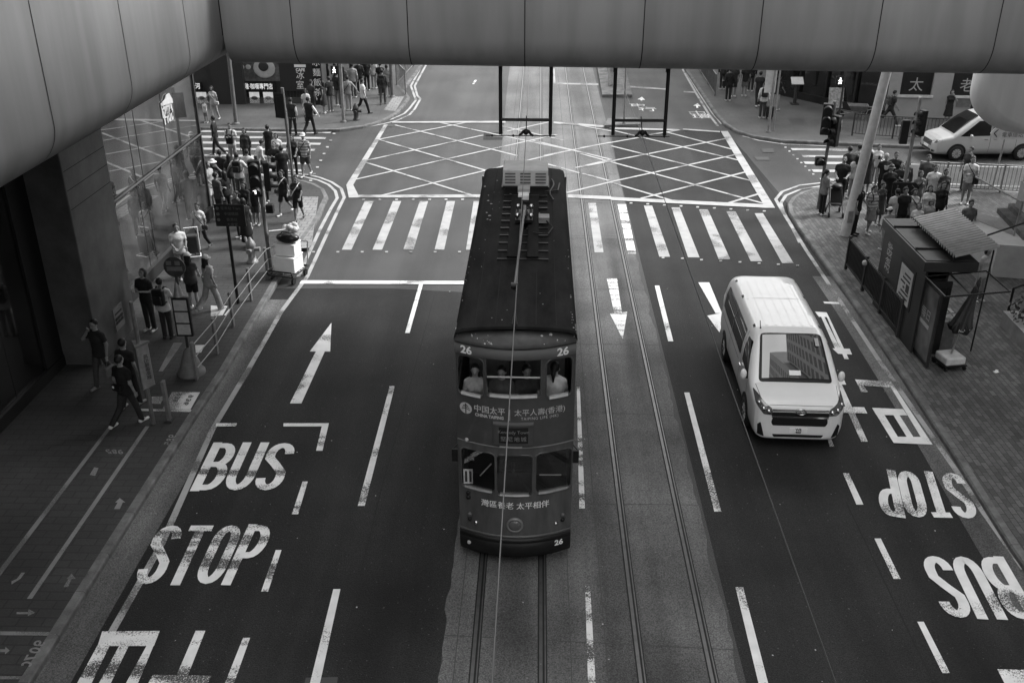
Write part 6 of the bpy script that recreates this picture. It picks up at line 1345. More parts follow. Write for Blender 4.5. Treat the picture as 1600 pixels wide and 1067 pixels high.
def build_person(label, loc, rz, h=1.68, top='tee', tc=.03, bot='trousers', bc=.03, hair='short', hc=None, pose='stand', stride=0.0, arms=('down', 'down'), lean=0.0, look=0.0, skin=.22, shoe=.5, female=False, vox=.024, group="pedestrians", build=1.0, tilt=0.0, hatc=.7, band=None, vest=None):
    s = h / 1.70; root = thing("person", label, "person", loc, rz, group); bw_ = (.9 if female else 1.0) * build
    hipz = .90
    # legs
    J = {}
    for sd_, ph in ((1, stride), (-1, -stride)):
        hp_ = V3(sd_ * .085, 0, hipz)
        if pose == 'sit': kn = hp_ + V3(sd_ * .03, .42, .02); an = kn + V3(0, .02, -.40)
        else:
            th = ph * .55; kf = abs(stride) * (.9 if ph < 0 else .12) + .03
            kn = hp_ + .42 * V3(sd_ * .015, math.sin(th), -math.cos(th)); sh = th - kf; an = kn + .41 * V3(0, math.sin(sh), -math.cos(sh))
        J[sd_] = [hp_, kn, an]
    if pose != 'sit':
        dz = .075 - min(J[1][2][2], J[-1][2][2])
        for q in J.values():
            for p in q: p[2] += dz
    else: dz = 0
    pel = V3(0, 0, hipz + dz)
    up_ = V3(0, math.sin(lean), math.cos(lean)); fw = V3(0, math.cos(lean), -math.sin(lean))
    def T(x, y, z): return pel + V3(x, 0, 0) + fw * y + up_ * z
    waist, chest, neck, hd = T(0, 0, .17), T(0, .0, .37), T(0, -.005, .535), T(0, .0, .60)
    hipr, wr, cr, sw = (.125, .105, .115, .155) if female else (.115, .112, .125, .18)
    hipr, wr, cr, sw = hipr * build, wr * build, cr * build, sw * (.5 + .5 * build)
    A = {}
    for sd_, mode in ((1, arms[1]), (-1, arms[0])):
        sho = T(sd_ * sw * .97, 0, .455)
        E = {'down': (T(sd_ * (sw + .05), -.03, .21), T(sd_ * (sw + .06), .04, -.03)), 'back': (T(sd_ * (sw + .05), -.13, .23), T(sd_ * (sw + .05), -.16, .0)), 'fwd': (T(sd_ * (sw + .04), .10, .22), T(sd_ * (sw + .02), .26, .06)),
             'phone': (T(sd_ * (sw + .05), .02, .21), T(sd_ * .08, .28, .30)), 'ear': (T(sd_ * (sw + .12), .10, .32), T(sd_ * (sw - .05), .10, .55)), 'bag': (T(sd_ * (sw + .06), .0, .21), T(sd_ * (sw + .04), .20, .18)),
             'push': (T(sd_ * (sw + .03), .06, .22), T(sd_ * .15, .33, .16)), 'up': (T(sd_ * (sw + .16), .05, .66), T(sd_ * (sw + .12), .08, .90)), 'hip': (T(sd_ * (sw + .16), -.04, .25), T(sd_ * .17, .05, .10)), 'out': (T(sd_ * (sw + .15), .02, .25), T(sd_ * (sw + .27), .06, .06)),
             'cross': (T(sd_ * (sw + .04), .04, .22), T(-sd_ * .04, .20, .24)), 'lap': (T(sd_ * (sw + .04), .06, .22), T(sd_ * .1, .28, .06))}[mode]
        A[sd_] = [sho, E[0], E[1]]
    tors = lambda g: [(pel + up_ * -.03, pel + up_ * .04, hipr + g, hipr * .98 + g, (.80, 1.12, 1)), (pel + up_ * .06, waist, hipr * .95 + g, wr + g, (.85, 1.15, 1)), (waist, chest, wr + g, cr + g, (.78, 1.12, 1)), (chest, T(0, -.01, .47), cr + g, .085 + g, (.72, 1.05, 1)), (T(0, -.01, .505), T(-sw * .86, 0, .452), .056 + g, .058 + g), (T(0, -.01, .505), T(sw * .86, 0, .452), .056 + g, .058 + g)] + ([(T(sx * .07, .09, .35), T(sx * .07, .085, .33), .055 + g * .7, .05 + g * .7) for sx in (-1, 1)] if female else [])
    body = tors(0) + [(T(0, -.01, .47), neck + up_ * .06, .058, .05)]
    for sd_ in (1, -1):
        a, b, c = A[sd_]; body += [(a, b, .048 * bw_, .038 * bw_), (b, c, .037 * bw_, .026 * bw_)]
        a, b, c = J[sd_]; body += [(a + V3(0, 0, .0), b, .082 * bw_, .052 * bw_), (b, b + (c - b) * .35, .05 * bw_, .053 * bw_), (b + (c - b) * .35, c, .053 * bw_, .034), (c, c + V3(sd_ * .015, .12, -.045), .035, .03)]
    allp = np.array([p[0] for p in body] + [p[1] for p in body]); lo, hi = allp.min(0) - .17, allp.max(0) + .17
    V, F_ = surf_net(body, lo, hi, vox, .03)
    Mh = Matrix.Translation(Vector(hd)) @ Matrix.Rotation(look, 4, 'Z') @ Matrix.Rotation(-lean - tilt, 4, 'X')
    parts = [(V, F_, 0), (xf(HEADV, Mh), HEADF, 0)] + [(xf(v, Mh), f, 1) for v, f in EYES]
    for sd_, mode in ((1, arms[1]), (-1, arms[0])):
        b, c = Vector(A[sd_][1]), Vector(A[sd_][2]); z = (b - c).normalized(); x = Vector((-sd_, .0, 0)) if abs(z.x) < .8 else Vector((0, 1, 0)); x = Vector((0, 1, 0)) if mode in ('down', 'back', 'out') else x
        x = (x - z * x.dot(z)).normalized(); y = z.cross(x); M = Matrix((x, y, z)).transposed().to_4x4(); M.translation = c
        hv, hf = HANDS[.35 if mode in ('down', 'back', 'out', 'up') else .9]; parts.append((xf(hv, M), hf, 0))
    Sc = Matrix.Scale(s, 4)
    def link(name, parts_, mats, parent=root):
        me = np_mesh(name, parts_, mats); me.transform(Sc); o = bpy.data.objects.new(name, me); COL.objects.link(o); o.parent = parent; return o
    link("body", parts, [tone(skin, "skin"), M_eye])
    # clothes
    g = .017
    neckcut = (T(0, 0, .548), up_)
    if top:
        hem = -.10 if bot in ('trousers', 'shorts', 'wide') else .05
        if top == 'dress': hem = -.45
        tp = [p[:4] + ((p[4] if len(p) > 4 else None), neckcut) for p in tors(g)]
        if top != 'dress': tp.append((pel + up_ * (hem + .1), pel + up_ * hem, hipr + g + .008, hipr + g + .014, (.80, 1.12, 1), (pel + up_ * hem, -up_)))
        else: tp.append((pel + up_ * .05, pel + up_ * hem, hipr + g, hipr + g + .06, (.9, 1.1, 1), (pel + up_ * hem, -up_)))
        for sd_ in (1, -1):
            a, b, c = A[sd_]
            if top in ('tee', 'polo'): e = a + (b - a) * .68; tp.append((a, e, .062 * bw_, .06 * bw_, None, (e, (b - a) / np.linalg.norm(b - a))))
            if top in ('long', 'shirt', 'jacket'): tp.append((a, b, .06 * bw_, .053 * bw_)); e = b + (c - b) * .93; tp.append((b, e, .052 * bw_, .04 * bw_, None, (e, (c - b) / np.linalg.norm(c - b))))
        V, F_ = surf_net(tp, lo, hi, vox, .025); TM = [tone(tc)]
        if band is not None: 
            zz = V[F_].mean(1)[:, 2]; sel = (np.floor(zz / .055).astype(int) % 2) == 0
            to = link("top", [(V, F_[sel], 0), (V, F_[~sel], 1)], [tone(tc), tone(band)])
        else: to = link("dress" if top == 'dress' else ("shirt" if top in ('shirt', 'polo') else "top"), [(V, F_, 0)], TM)
    if vest is not None:
        V, F_ = surf_net([p[:4] + ((p[4] if len(p) > 4 else None), neckcut) for p in tors(g + .02)], lo, hi, vox, .02); link('waistcoat', [(V, F_, 0)], [tone(vest)])
    if bot:
        bp_ = [(pel + up_ * .04, pel + up_ * .13, hipr + .012, wr + .012, (.82, 1.13, 1), (pel + up_ * .13, up_)), (pel + up_ * -.03, pel + up_ * .05, hipr + .012, hipr + .01, (.80, 1.12, 1))]
        for sd_ in (1, -1):
            a, b, c = J[sd_]; dl = (c - b) / np.linalg.norm(c - b)
            if bot == 'trousers': bp_ += [(a, b, .094 * bw_, .068 * bw_), (b, c + dl * .03, .068 * bw_, .058 * bw_, None, (c + dl * .03, dl))]
            if bot == 'wide': bp_ += [(a, b, .105 * bw_, .095 * bw_), (b, c + dl * .04, .095 * bw_, .105 * bw_, None, (c + dl * .04, dl))]
            if bot == 'shorts': e = a + (b - a) * .92; d2 = (b - a) / np.linalg.norm(b - a); bp_ += [(a, e, .1 * bw_, .092 * bw_, None, (e, d2))]
        if bot in ('skirt', 'longskirt'):
            L = .42 if bot == 'skirt' else .68; e = pel - V3(0, 0, L); bp_ = bp_[:1] + [(pel, e, hipr + .015, hipr + .075, (1.0, 1.05, 1), (e, V3(0, 0, -1)))]
        V, F_ = surf_net(bp_, lo, hi, vox, .02); link({'wide': 'trousers', 'longskirt': 'skirt'}.get(bot, bot), [(V, F_, 0)], [tone(bc)])
    for sd_ in (1, -1):
        c = J[sd_][2]; sv, sf = surf_net([(c + V3(0, -.045, -.038), c + V3(sd_ * .02, .15, -.045), .04, .038, (1, 1, 1.15), (c + V3(0, 0, -.078), V3(0, 0, -1))), (c + V3(0, -.03, -.03), c + V3(0, 0, .0), .045, .046)], c - .16, c + .25, .022, .02); link("shoe", [(sv, sf, 0)], [tone(shoe, "shoe")])
    # hair and hats, grown in the head's own space
    if hair:
        cut = None; H = [((0, -.022, .12), (0, -.012, .14), .088, .086, (1.05, .95, 1), (V3(0, .05, .125), V3(0, .85, -.5)))]
        if hair in ('long', 'cap_long', 'sunhat'): H += [((0, -.055, .10), (0, -.085, -.10), .075, .06, (.85, 1.2, 1)), ((.055, -.02, .09), (.07, -.01, -.06), .035, .03), ((-.055, -.02, .09), (-.07, -.01, -.06), .035, .03)]
        if hair in ('bob',): H += [((0, -.045, .10), (0, -.05, .03), .08, .07, (.85, 1.2, 1)), ((.062, -.005, .1), (.068, .0, .03), .032, .028), ((-.062, -.005, .1), (-.068, .0, .03), .032, .028)]
        if hair in ('tail', 'cap_tail'): H += [((0, -.09, .13), (0, -.15, .05), .035, .04), ((0, -.15, .05), (0, -.15, -.1), .04, .015)]
        if hair == 'bun': H += [((0, -.10, .17), (0, -.12, .17), .045, .04)]
        if hair not in ('bald',):
            V, F_ = surf_net(H, (-.2, -.3, -.3), (.2, .2, .3), .016, .02); link("hair", [(xf(V, Mh), F_, 0)], [M_hair if hc is None else tone(hc, "hair")])
        if hair in ('cap', 'cap_tail', 'cap_long'):
            V, F_ = surf_net([((0, -.005, .13), (0, -.005, .15), .1, .094, (1.03, .93, 1), (V3(0, 0, .118), V3(0, 0, -1))), ((-.03, .07, .128), (.03, .07, .128), .075, .075, (.9, .9, 6))], (-.2, -.2, 0), (.2, .25, .3), .016, .012); link("cap", [(xf(V, Mh), F_, 0)], [tone(hatc, "hat")])
        if hair == 'sunhat':
            V, F_ = surf_net([((0, -.01, .13), (0, -.01, .16), .1, .09, (1, .93, 1), (V3(0, 0, .115), V3(0, 0, -1))), ((0, -.005, .12), (0, -.005, .125), .16, .16, (1, 1, 5))], (-.25, -.25, 0), (.25, .25, .3), .018, .012); link("hat", [(xf(V, Mh), F_, 0)], [tone(hatc, "hat")])
    root["_neck"] = 0
    J_ = {'s': s, 'T': lambda x, y, z: tuple(T(x, y, z) * s), 'A': {k_: [p * s for p in v] for k_, v in A.items()}, 'root': root, 'cr': cr * s}
    del root["_neck"]
    return J_
def at_person(P, pt): 
    r = P['root']; M = Matrix.Translation(r.location) @ Matrix.Rotation(r.rotation_euler[2], 4, 'Z'); return M @ Vector(pt)
def worn(P, name, label, cat, build):
    """a bag or phone: a thing of its own standing where the wearer carries it"""
    r = P['root']; o = thing(name, label, cat, tuple(r.location), r.rotation_euler[2], "bags and things people carry"); build(o, P); return o
def backpack(P, label, v=.02, big=1.0):
    def f(o, P):
        T = P['T']; c = Vector(T(0, -.17, .34)); s = P['s'] * big; b = MB(); b.box(c, (.29 * s, .15 * s, .42 * s)); b.build("pack", tone(v, "bag"), o, bevel=.055 * s, seg=3)
        b = MB(); q = Vector(T(0, -.265, .28)); b.box(q, (.21 * s, .07 * s, .2 * s)); b.build("front_pocket", tone(v * 1.3 + .005, "bag"), o, bevel=.025 * s, seg=3)
        for sd_ in (1, -1): b = MB(); b.path([T(sd_ * .09, -.12, .50), T(sd_ * .10, -.02, .575), T(sd_ * .11, .11, .50), T(sd_ * .12, .135, .34), T(sd_ * .14, .03, .17), T(sd_ * .13, -.1, .17)], .021 * s, 6); b.build("strap", tone(v, "bag"), o)
    return worn(P, "backpack", label, "backpack", f)
def crossbag(P, label, v=.03, sv=.6, side=1, size=(.24, .09, .17)):
    def f(o, P):
        T = P['T']; s = P['s']; c = Vector(T(side * .2, .06, .0)); b = MB(); b.box(c, tuple(q * s for q in size)); b.build("pouch", tone(v, "bag"), o, bevel=.03, seg=3)
        b = MB(); b.path([T(side * .19, .1, .07), T(side * .08, .165, .26), T(-side * .06, .14, .44), T(-side * .12, .0, .545), T(-side * .06, -.13, .40), T(side * .10, -.14, .2), T(side * .2, -.02, .08)], .016 * s, 6); b.build("strap", tone(sv, "bag"), o)
    return worn(P, "shoulder_bag", label, "bag", f)
def handbag(P, label, side=1, v=.4, size=(.1, .3, .26)):
    def f(o, P):
        w_ = Vector(P['A'][side][2]); s = P['s']; c = w_ + Vector((0, 0, -.10 - .18 - size[2] * .5)); b = MB(); b.box(c, size); b.build("pouch", tone(v, "bag"), o, bevel=.03, seg=3)
        b = MB(); b.path([tuple(c + Vector((0, -size[1] * .3, size[2] * .45))), tuple(w_ + Vector((0, 0, -.09))), tuple(c + Vector((0, size[1] * .3, size[2] * .45)))], .01, 6); b.build("handle", tone(v, "bag"), o)
    return worn(P, "carrier_bag", label, "bag", f)
def phone(P, label, side=1, v=.05):
    def f(o, P):
        w_ = Vector(P['A'][side][2]); d = (w_ - Vector(P['A'][side][1])).normalized(); c = w_ + d * .1 + Vector((0, .02, .03)); b = MB(); b.box(c, (.075, .012, .15)); b.build("case", tone(v, "plastic"), o, bevel=.006); b = MB(); b.box(c + Vector((0, -.007, 0)), (.066, .003, .138)); b.build("screen", M_lamp, o)
    return worn(P, "phone", label, "phone", f)
# ---------------------------------------------------------------- who stands where
def P(label, px, py, rz, z=PZ, vox=None, **k):
    x, y = G(px, py, z); return build_person(label, (x, y, z), rad(rz), vox=vox or (.024 if y < 30 else (.028 if y < 40 else .034)), **k)
# left pavement, near
p = P("man in black tee bent over a pale phone beside the stone pier", 237, 516, 165, tc=.015, bc=.02, hair='bob', arms=('phone', 'phone'), h=1.74, shoe=.6, tilt=-.3); phone(p, "pale phone in the hands of the man by the stone pier", 1, .6)
p = P("schoolboy in white tee and dark trousers with a big black backpack facing away", 264, 528, -8, tc=.62, bc=.03, shoe=.03, arms=('down', 'fwd'), h=1.68); backpack(p, "big black backpack on the schoolboy near the bus stop", .012, 1.1)
P("girl in white cap and black shorts with long hair behind the round bus plate", 305, 482, 5, tc=.05, bc=.015, bot='shorts', hair='cap_long', female=True, h=1.64, arms=('down', 'fwd'), shoe=.7, hatc=.75, skin=.3)
p = P("girl in pale cap and loose wide grey trousers striding beside the guard rail", 333, 486, -35, tc=.3, bc=.33, bot='wide', hair='cap_long', female=True, h=1.66, stride=.55, arms=('fwd', 'down'), shoe=.7, hatc=.55)
crossbag(p, "pale waist bag on the girl in wide grey trousers", .5, .4, -1, (.3, .12, .16))
p = P("man in dark clothes with hand to ear walking in shade by the dark window", 166, 603, 160, tc=.02, bc=.05, arms=('down', 'ear'), stride=.5, h=1.74, shoe=.25, skin=.25); handbag(p, "limp carrier bag held by the man in deep shade", -1, .12)
P("man in dark tee walking just ahead of the man with the waist bag", 210, 634, -15, tc=.018, bc=.03, h=1.7, stride=.3, shoe=.3, skin=.25)
p = P("man in black tee and white trainers walking away with a waist bag on his back", 206, 664, -25, tc=.014, bc=.03, h=1.74, stride=.55, shoe=.75, skin=.28)
def wb(o, P_):
    b = MB(); c = Vector(P_['T'](0, -.18, .12)); b.box(c, (.26, .1, .15)); b.build("pouch", tone(.015, "bag"), o, bevel=.03, seg=3); b = MB(); b.box(c + Vector((-.06, -.052, .03)), (.05, .006, .05)); b.build("tag", M_wht, o)
worn(p, "waist_bag", "black waist bag with a white tag on the man walking away", "bag", wb)
p = P("man in white short-sleeved shirt pushing a light trolley by the mirror window", 287, 434, -150, top='polo', tc=.68, bc=.2, h=1.7, arms=('push', 'push'), stride=.3)
p = P("woman in white tee and black trousers smiling with a thin bag strap", 318, 393, 172, tc=.66, bc=.02, female=True, h=1.62, hair='bun', stride=.45, arms=('down', 'down'), shoe=.1); crossbag(p, "small dark bag on the woman in white tee by the mirror window", .05, .05, -1)
P("man in grey shirt and white shorts beside the far corner of the mirror window", 333, 327, -110, top='polo', tc=.3, bot='shorts', bc=.62, h=1.74, arms=('down', 'fwd'), shoe=.5)
P("woman in white bucket hat, black vest and black trousers by the mirror window corner", 341, 319, -150, top='vest', tc=.015, bc=.015, hair='sunhat', female=True, h=1.64, arms=('ear', 'down'), hatc=.75, skin=.28)
p = P("man in pale tee with crossed black straps on his back at the left corner", 378, 312, 0, tc=.6, bc=.08, h=1.76, arms=('out', 'out')); backpack(p, "low black backpack on the man with crossed straps", .012)
P("long-haired woman in dark top close beside the man with crossed straps", 365, 308, 20, tc=.04, bc=.1, hair='long', female=True, h=1.62)
P("woman in black long sleeves with loose hair behind the black direction sign", 389, 358, 165, top='long', tc=.014, bc=.03, hair='long', female=True, h=1.64, arms=('fwd', 'down'))
P("woman with tied hair peering over the top of the direction sign", 377, 372, 150, tc=.05, bc=.04, hair='tail', female=True, h=1.6)
p = P("woman in long black dress walking past the hydrant", 388, 386, 30, top='dress', tc=.012, bot='longskirt', bc=.012, hair='bob', female=True, h=1.64, stride=.35, shoe=.03, arms=('down', 'bag')); handbag(p, "pale bag hanging from the arm of the woman in long black dress", 1, .45, (.08, .22, .3))
p = P("girl in black tee and shorts with white strap walking on the left of the pair", 446, 336, 160, tc=.02, bot='shorts', bc=.015, hair='tail', female=True, h=1.64, stride=.5, shoe=.65); crossbag(p, "white strapped bag on the left girl of the pair", .06, .75, 1)
p = P("girl in black tee and shorts with white strap and dark shoes, nearer of the pair", 468, 346, 178, tc=.025, bot='shorts', bc=.012, hair='tail', female=True, h=1.64, stride=.4, shoe=.04, arms=('fwd', 'down')); crossbag(p, "white strapped bag on the nearer girl of the pair", .06, .75, 1)
p = P("man in white tee with dark front pack standing alone on the striped crossing", 366, 257, 180, 0.0, tc=.62, bc=.3, h=1.72, arms=('phone', 'phone'))
def fp(o, P_):
    b = MB(); c = Vector(P_['T'](0, .2, .2)); b.box(c, (.3, .16, .4)); b.build("pack", tone(.014, "bag"), o, bevel=.05, seg=3)
    for s_ in (-1, 1): b = MB(); b.path([P_['T'](s_ * .1, .17, .36), P_['T'](s_ * .11, .08, .54), P_['T'](s_ * .1, -.06, .55)], .025, 6); b.build("strap", tone(.014, "bag"), o)
worn(p, "backpack", "dark pack worn on the chest of the man on the striped crossing", "backpack", fp)
P("woman in black dress stepping onto the pavement from the striped crossing", 424, 259, 10, 0.0, top='dress', tc=.015, bot='skirt', bc=.015, hair='bun', female=True, h=1.7, arms=('down', 'fwd'), skin=.28)
P("person in plain white tee beside the grey signal pole", 437, 271, 180, tc=.7, bc=.2, hair='bob', female=True, h=1.62)
p = P("person in white hooded top stooping with a clear bag behind the traffic light", 405, 285, -60, top='long', tc=.65, bc=.5, h=1.68, lean=.4, arms=('fwd', 'fwd')); handbag(p, "clear plastic bag of the stooping person in white", -1, .5, (.2, .3, .3))
P("man in black tee looking down beside the grey signal pole", 434, 291, 175, tc=.015, bc=.02, h=1.72, arms=('phone', 'phone'), tilt=-.4)
P("woman in black top and tights right of the grey signal pole", 461, 276, 180, tc=.012, bc=.012, hair='long', female=True, h=1.66, arms=('fwd', 'fwd'))
p = P("man in striped tee, white cap and dark shorts stepping onto the corner", 479, 276, 172, 0.02, tc=.62, band=.2, bot='shorts', bc=.05, hair='cap', h=1.76, stride=.35, shoe=.6); crossbag(p, "black strapped pouch on the man in striped tee", .03, .02, 1)
P("person in pale top mostly hidden behind the black traffic light", 393, 303, 0, tc=.6, bc=.3, h=1.7)
P("person in pale trousers walking behind the traffic light pole", 410, 333, 10, tc=.4, bc=.5, h=1.7, stride=.4, shoe=.5)
# across the side street, left
P("waiter in dark waistcoat and white sleeves nearer the black signal board", 459, 212, -5, 0.0, top='shirt', tc=.72, vest=.02, bc=.02, h=1.74, stride=.25, shoe=.02)
P("waiter in black waistcoat and white sleeves stepping out with one arm swinging", 486, 211, -25, 0.0, top='shirt', tc=.72, vest=.014, bc=.014, h=1.76, stride=.5, shoe=.02, arms=('down', 'out'))
P("woman in white top with ponytail behind the two waiters", 481, 192, 10, tc=.6, bc=.05, hair='tail', female=True, h=1.62)
P("man in dark tee close to the vertical character sign", 490, 181, -30, tc=.04, bc=.03, h=1.74)
P("man in black tee and grey trousers turned toward the cafe", 517, 175, 55, tc=.012, bc=.16, h=1.74, shoe=.6)
p = P("man in grey long sleeves with a diagonal strap near the kerb pole", 546, 173, 5, top='long', tc=.32, bc=.3, h=1.72, arms=('down', 'out')); crossbag(p, "dark bag on the man in grey long sleeves", .02, .02, -1)
P("youth in white tee and black trousers striding past the dark hydrant", 569, 178, -60, tc=.68, bc=.012, h=1.74, stride=.6, shoe=.02)
p = P("man with a dark backpack walking up the left pavement beside the rail", 599, 163, 0, top='long', tc=.05, bc=.06, h=1.78, stride=.2, shoe=.1); backpack(p, "dark backpack on the man walking up beside the rail", .014)
P("tall man in loose grey shirt under the far edge of the footbridge", 553, 153, 0, top='shirt', tc=.35, bc=.05, h=1.8)
P("person in black beneath the footbridge edge, left of a pale one", 574, 142, 15, tc=.015, bc=.015, h=1.75)
P("person in pale top and jeans beneath the footbridge edge", 585, 139, -10, tc=.6, bc=.25, h=1.65, female=True, hair='long')
P("person in black beside the backpack man on the far left pavement", 596, 148, 10, tc=.012, bc=.012, h=1.7)
P("person in grey top and shorts right of the backpack man", 606, 152, 0, tc=.2, bot='shorts', bc=.1, h=1.68)
P("person in black waiting below the lit walking figure", 526, 150, 60, tc=.02, bc=.02, h=1.72)
P("woman in dark dress in front of the open shopfront", 507, 178, 90, top='dress', tc=.03, bot='skirt', bc=.03, female=True, hair='long', h=1.6)
p = P("woman in patterned grey tee and pale trousers holding a small child's hand", 337, 189, 170, tc=.3, bc=.42, hair='bob', female=True, h=1.66, arms=('down', 'out'), stride=.3); crossbag(p, "pale shoulder bag on the woman holding a child's hand", .5, .4, -1)
P("small child in white vest reaching up by the woman's side", 323, 192, 175, top='vest', tc=.65, bot='shorts', bc=.2, h=1.05, arms=('up', 'up'))
# island and far right pavement
P("person in pale trousers waiting on the far tram island", 955, 134, 180, .15, tc=.4, bc=.6, bot='wide', h=1.7)
p = P("man in white shirt pulling a black suitcase on the far right pavement", 1190, 185, -5, top='shirt', tc=.68, bc=.05, h=1.74, arms=('down', 'back')); backpack(p, "black backpack on the man with the suitcase", .012)
def suitcase(o, P_):
    b = MB(); b.box((.34, -.12, .36), (.36, .24, .52)); b.build("shell", tone(.02, "plastic"), o, bevel=.05, seg=3); b = MB(); b.path([(.26, -.08, .62), (.26, -.06, .84), (.42, -.06, .84), (.42, -.08, .62)], .012, 6); b.build("handle", M_galv, o)
    for x in (.22, .46): b = MB(); b.tube((x - .02, -.12, .055), (x + .02, -.12, .055), .05, n=12); b.build("wheel", M_rubber, o)
worn(p, "suitcase", "black wheeled suitcase beside the man in white shirt", "suitcase", suitcase)
p = P("person in black with a bulky shoulder bag by the far right railing", 1137, 158, 0, top='long', tc=.014, bc=.02, h=1.7); crossbag(p, "bulky black bag on the person by the far right railing", .012, .012, -1, (.34, .2, .3))
P("person in dark shorts second from the far right railing", 1145, 152, 10, tc=.03, bot='shorts', bc=.03, h=1.72)
P("person in dark tee and pale shorts near the far right crowd", 1162, 151, -10, tc=.02, bot='shorts', bc=.12, h=1.7)
P("man in black tee walking ahead of the suitcase man", 1183, 167, 0, tc=.02, bc=.02, h=1.78, stride=.3)
P("person in dark top and grey trousers by the shop goods on the right", 1212, 172, -60, tc=.02, bc=.25, h=1.68, arms=('fwd', 'fwd'))
p = P("man in black tee striding right past the wheelbarrow with a backpack", 1387, 197, -88, tc=.02, bc=.035, h=1.76, stride=1.0, shoe=.7, arms=('fwd', 'fwd'), lean=.12); backpack(p, "grey backpack on the striding man by the wheelbarrow", .06)
P("woman in black dress with hand at her face below the right sunken window", 1478, 196, 170, top='dress', tc=.012, bot='skirt', bc=.012, female=True, hair='bob', h=1.66, arms=('ear', 'down'), shoe=.7)
P("person in black half hidden behind the white stair landing", 1516, 198, 120, tc=.012, bc=.02, h=1.7)
# right corner crowd
p = P("stout man in black tee bending over a pushchair on the right corner", 1309, 320, 160, tc=.014, bc=.02, h=1.78, build=1.15, arms=('push', 'push'), tilt=-.4)
P("woman in grey long sleeves and black trousers facing the pushchair", 1283, 336, -75, top='long', tc=.14, bc=.012, hair='tail', female=True, h=1.64, arms=('phone', 'phone'), shoe=.6)
P("woman in grey cardigan with tied hair at the crossing, behind the lamp post", 1333, 293, 30, top='long', tc=.22, bc=.1, hair='bun', female=True, h=1.66)
P("person in pale top tucked behind the thick lamp post", 1329, 310, 10, top='long', tc=.5, bc=.2, h=1.64, female=True, hair='long')
p = P("woman in white top looking at a phone at the back of the corner crowd", 1364, 290, 175, tc=.6, bc=.15, female=True, h=1.6, arms=('phone', 'phone'), hair='tail'); phone(p, "dark phone held by the woman in white top", 1, .03)
p = P("youth with bleached hair in black tee with pale chest print", 1374, 313, 178, tc=.012, bc=.02, hc=.3, h=1.74)
def pr(o, P_):
    b = MB(); c = P_['T'](0, .155, .33); b.ball(c, .075, 12, 8, (1, .1, 1.1)); b.ball((c[0] - .06, c[1], c[2] + .07), .03, 8, 6, (1, .2, 1)); b.ball((c[0] + .06, c[1], c[2] + .07), .03, 8, 6, (1, .2, 1)); ob = b.build("shirt_print", M_light, P_['root']); bpy.data.objects.remove(o)
worn(p, "shirt_print", "x", "x", pr)
P("man in black tee just right of the youth with the chest print", 1389, 311, 170, tc=.014, bc=.02, h=1.76)
p = P("man in black tee thumbing a phone beside the arrow sign pole", 1398, 330, 150, tc=.016, bc=.02, h=1.76, arms=('phone', 'phone'), tilt=-.35); phone(p, "black phone of the man beside the arrow sign pole", 1, .02)
p = P("woman in grey tee with a dark strap right of the arrow sign pole", 1427, 339, 175, tc=.14, bc=.08, hair='bob', female=True, h=1.64); crossbag(p, "dark strapped bag on the woman right of the arrow sign", .02, .015, 1)
P("man in white polo shirt standing at the right of the corner crowd", 1449, 333, 170, top='polo', tc=.7, bc=.1, h=1.74, arms=('fwd', 'down'))
P("long-haired woman in white printed tee in the front row of the crowd", 1441, 363, 172, tc=.62, bc=.1, hair='long', female=True, h=1.62, arms=('fwd', 'fwd'))
P("long-haired woman all in black at the right end of the front row", 1461, 358, 180, top='long', tc=.012, bc=.012, hair='long', female=True, h=1.64)
p = P("woman in loose white tee with black strap behind the kiosk roof", 1417, 369, 185, tc=.62, bc=.06, hair='bob', female=True, h=1.62); crossbag(p, "black strapped bag on the woman in loose white tee", .015, .015, -1)
P("child with dark fringe in the front row above the kiosk roof", 1444, 372, 180, tc=.3, bc=.1, hair='bob', h=1.28)
P("woman in white collared top bending low behind the kiosk roof corner", 1424, 388, 160, top='polo', tc=.6, bc=.1, hair='bob', female=True, h=1.5, tilt=-.3)
P("person in pale tee facing away behind the kiosk fence", 1390, 371, 10, tc=.55, bc=.2, h=1.66, hair='short')
P("small boy in white cap and grey tee beside the kiosk fence", 1380, 391, 20, top='polo', tc=.35, bot='shorts', bc=.35, hair='cap', h=1.42, hatc=.65)
p = P("woman in striped top and grey skirt with dark bag by the kiosk fence end", 1356, 365, -160, tc=.55, band=.2, bot='skirt', bc=.22, hair='tail', female=True, h=1.66, shoe=.75, stride=.2); backpack(p, "dark backpack on the woman in striped top", .02, .8)
p = P("man in black tee with backpack and earphone cable by the lamp post", 1333, 367, -120, tc=.012, bc=.016, h=1.78, arms=('fwd', 'down'), shoe=.03); backpack(p, "black backpack on the man by the thick lamp post", .018)
p = P("man in white tee and grey shorts standing alone by the right railing", 1506, 319, 165, tc=.68, bot='shorts', bc=.2, h=1.76, arms=('cross', 'fwd'), shoe=.75); crossbag(p, "dark strapped pack on the man alone by the right railing", .02, .015, -1, (.2, .14, .3))
P("person in dark clothes behind the lone man in white tee", 1504, 300, 120, tc=.03, bc=.04, h=1.72, arms=('ear', 'down'))
P("vendor with bobbed hair and pale tee standing inside the kiosk", 1527, 470, -160, tc=.4, bc=.1, hair='bob', female=True, h=1.6)
P("dark-haired person seen only over the back of the corrugated roof", 1502, 392, 180, tc=.1, bc=.05, hair='short', h=1.68)
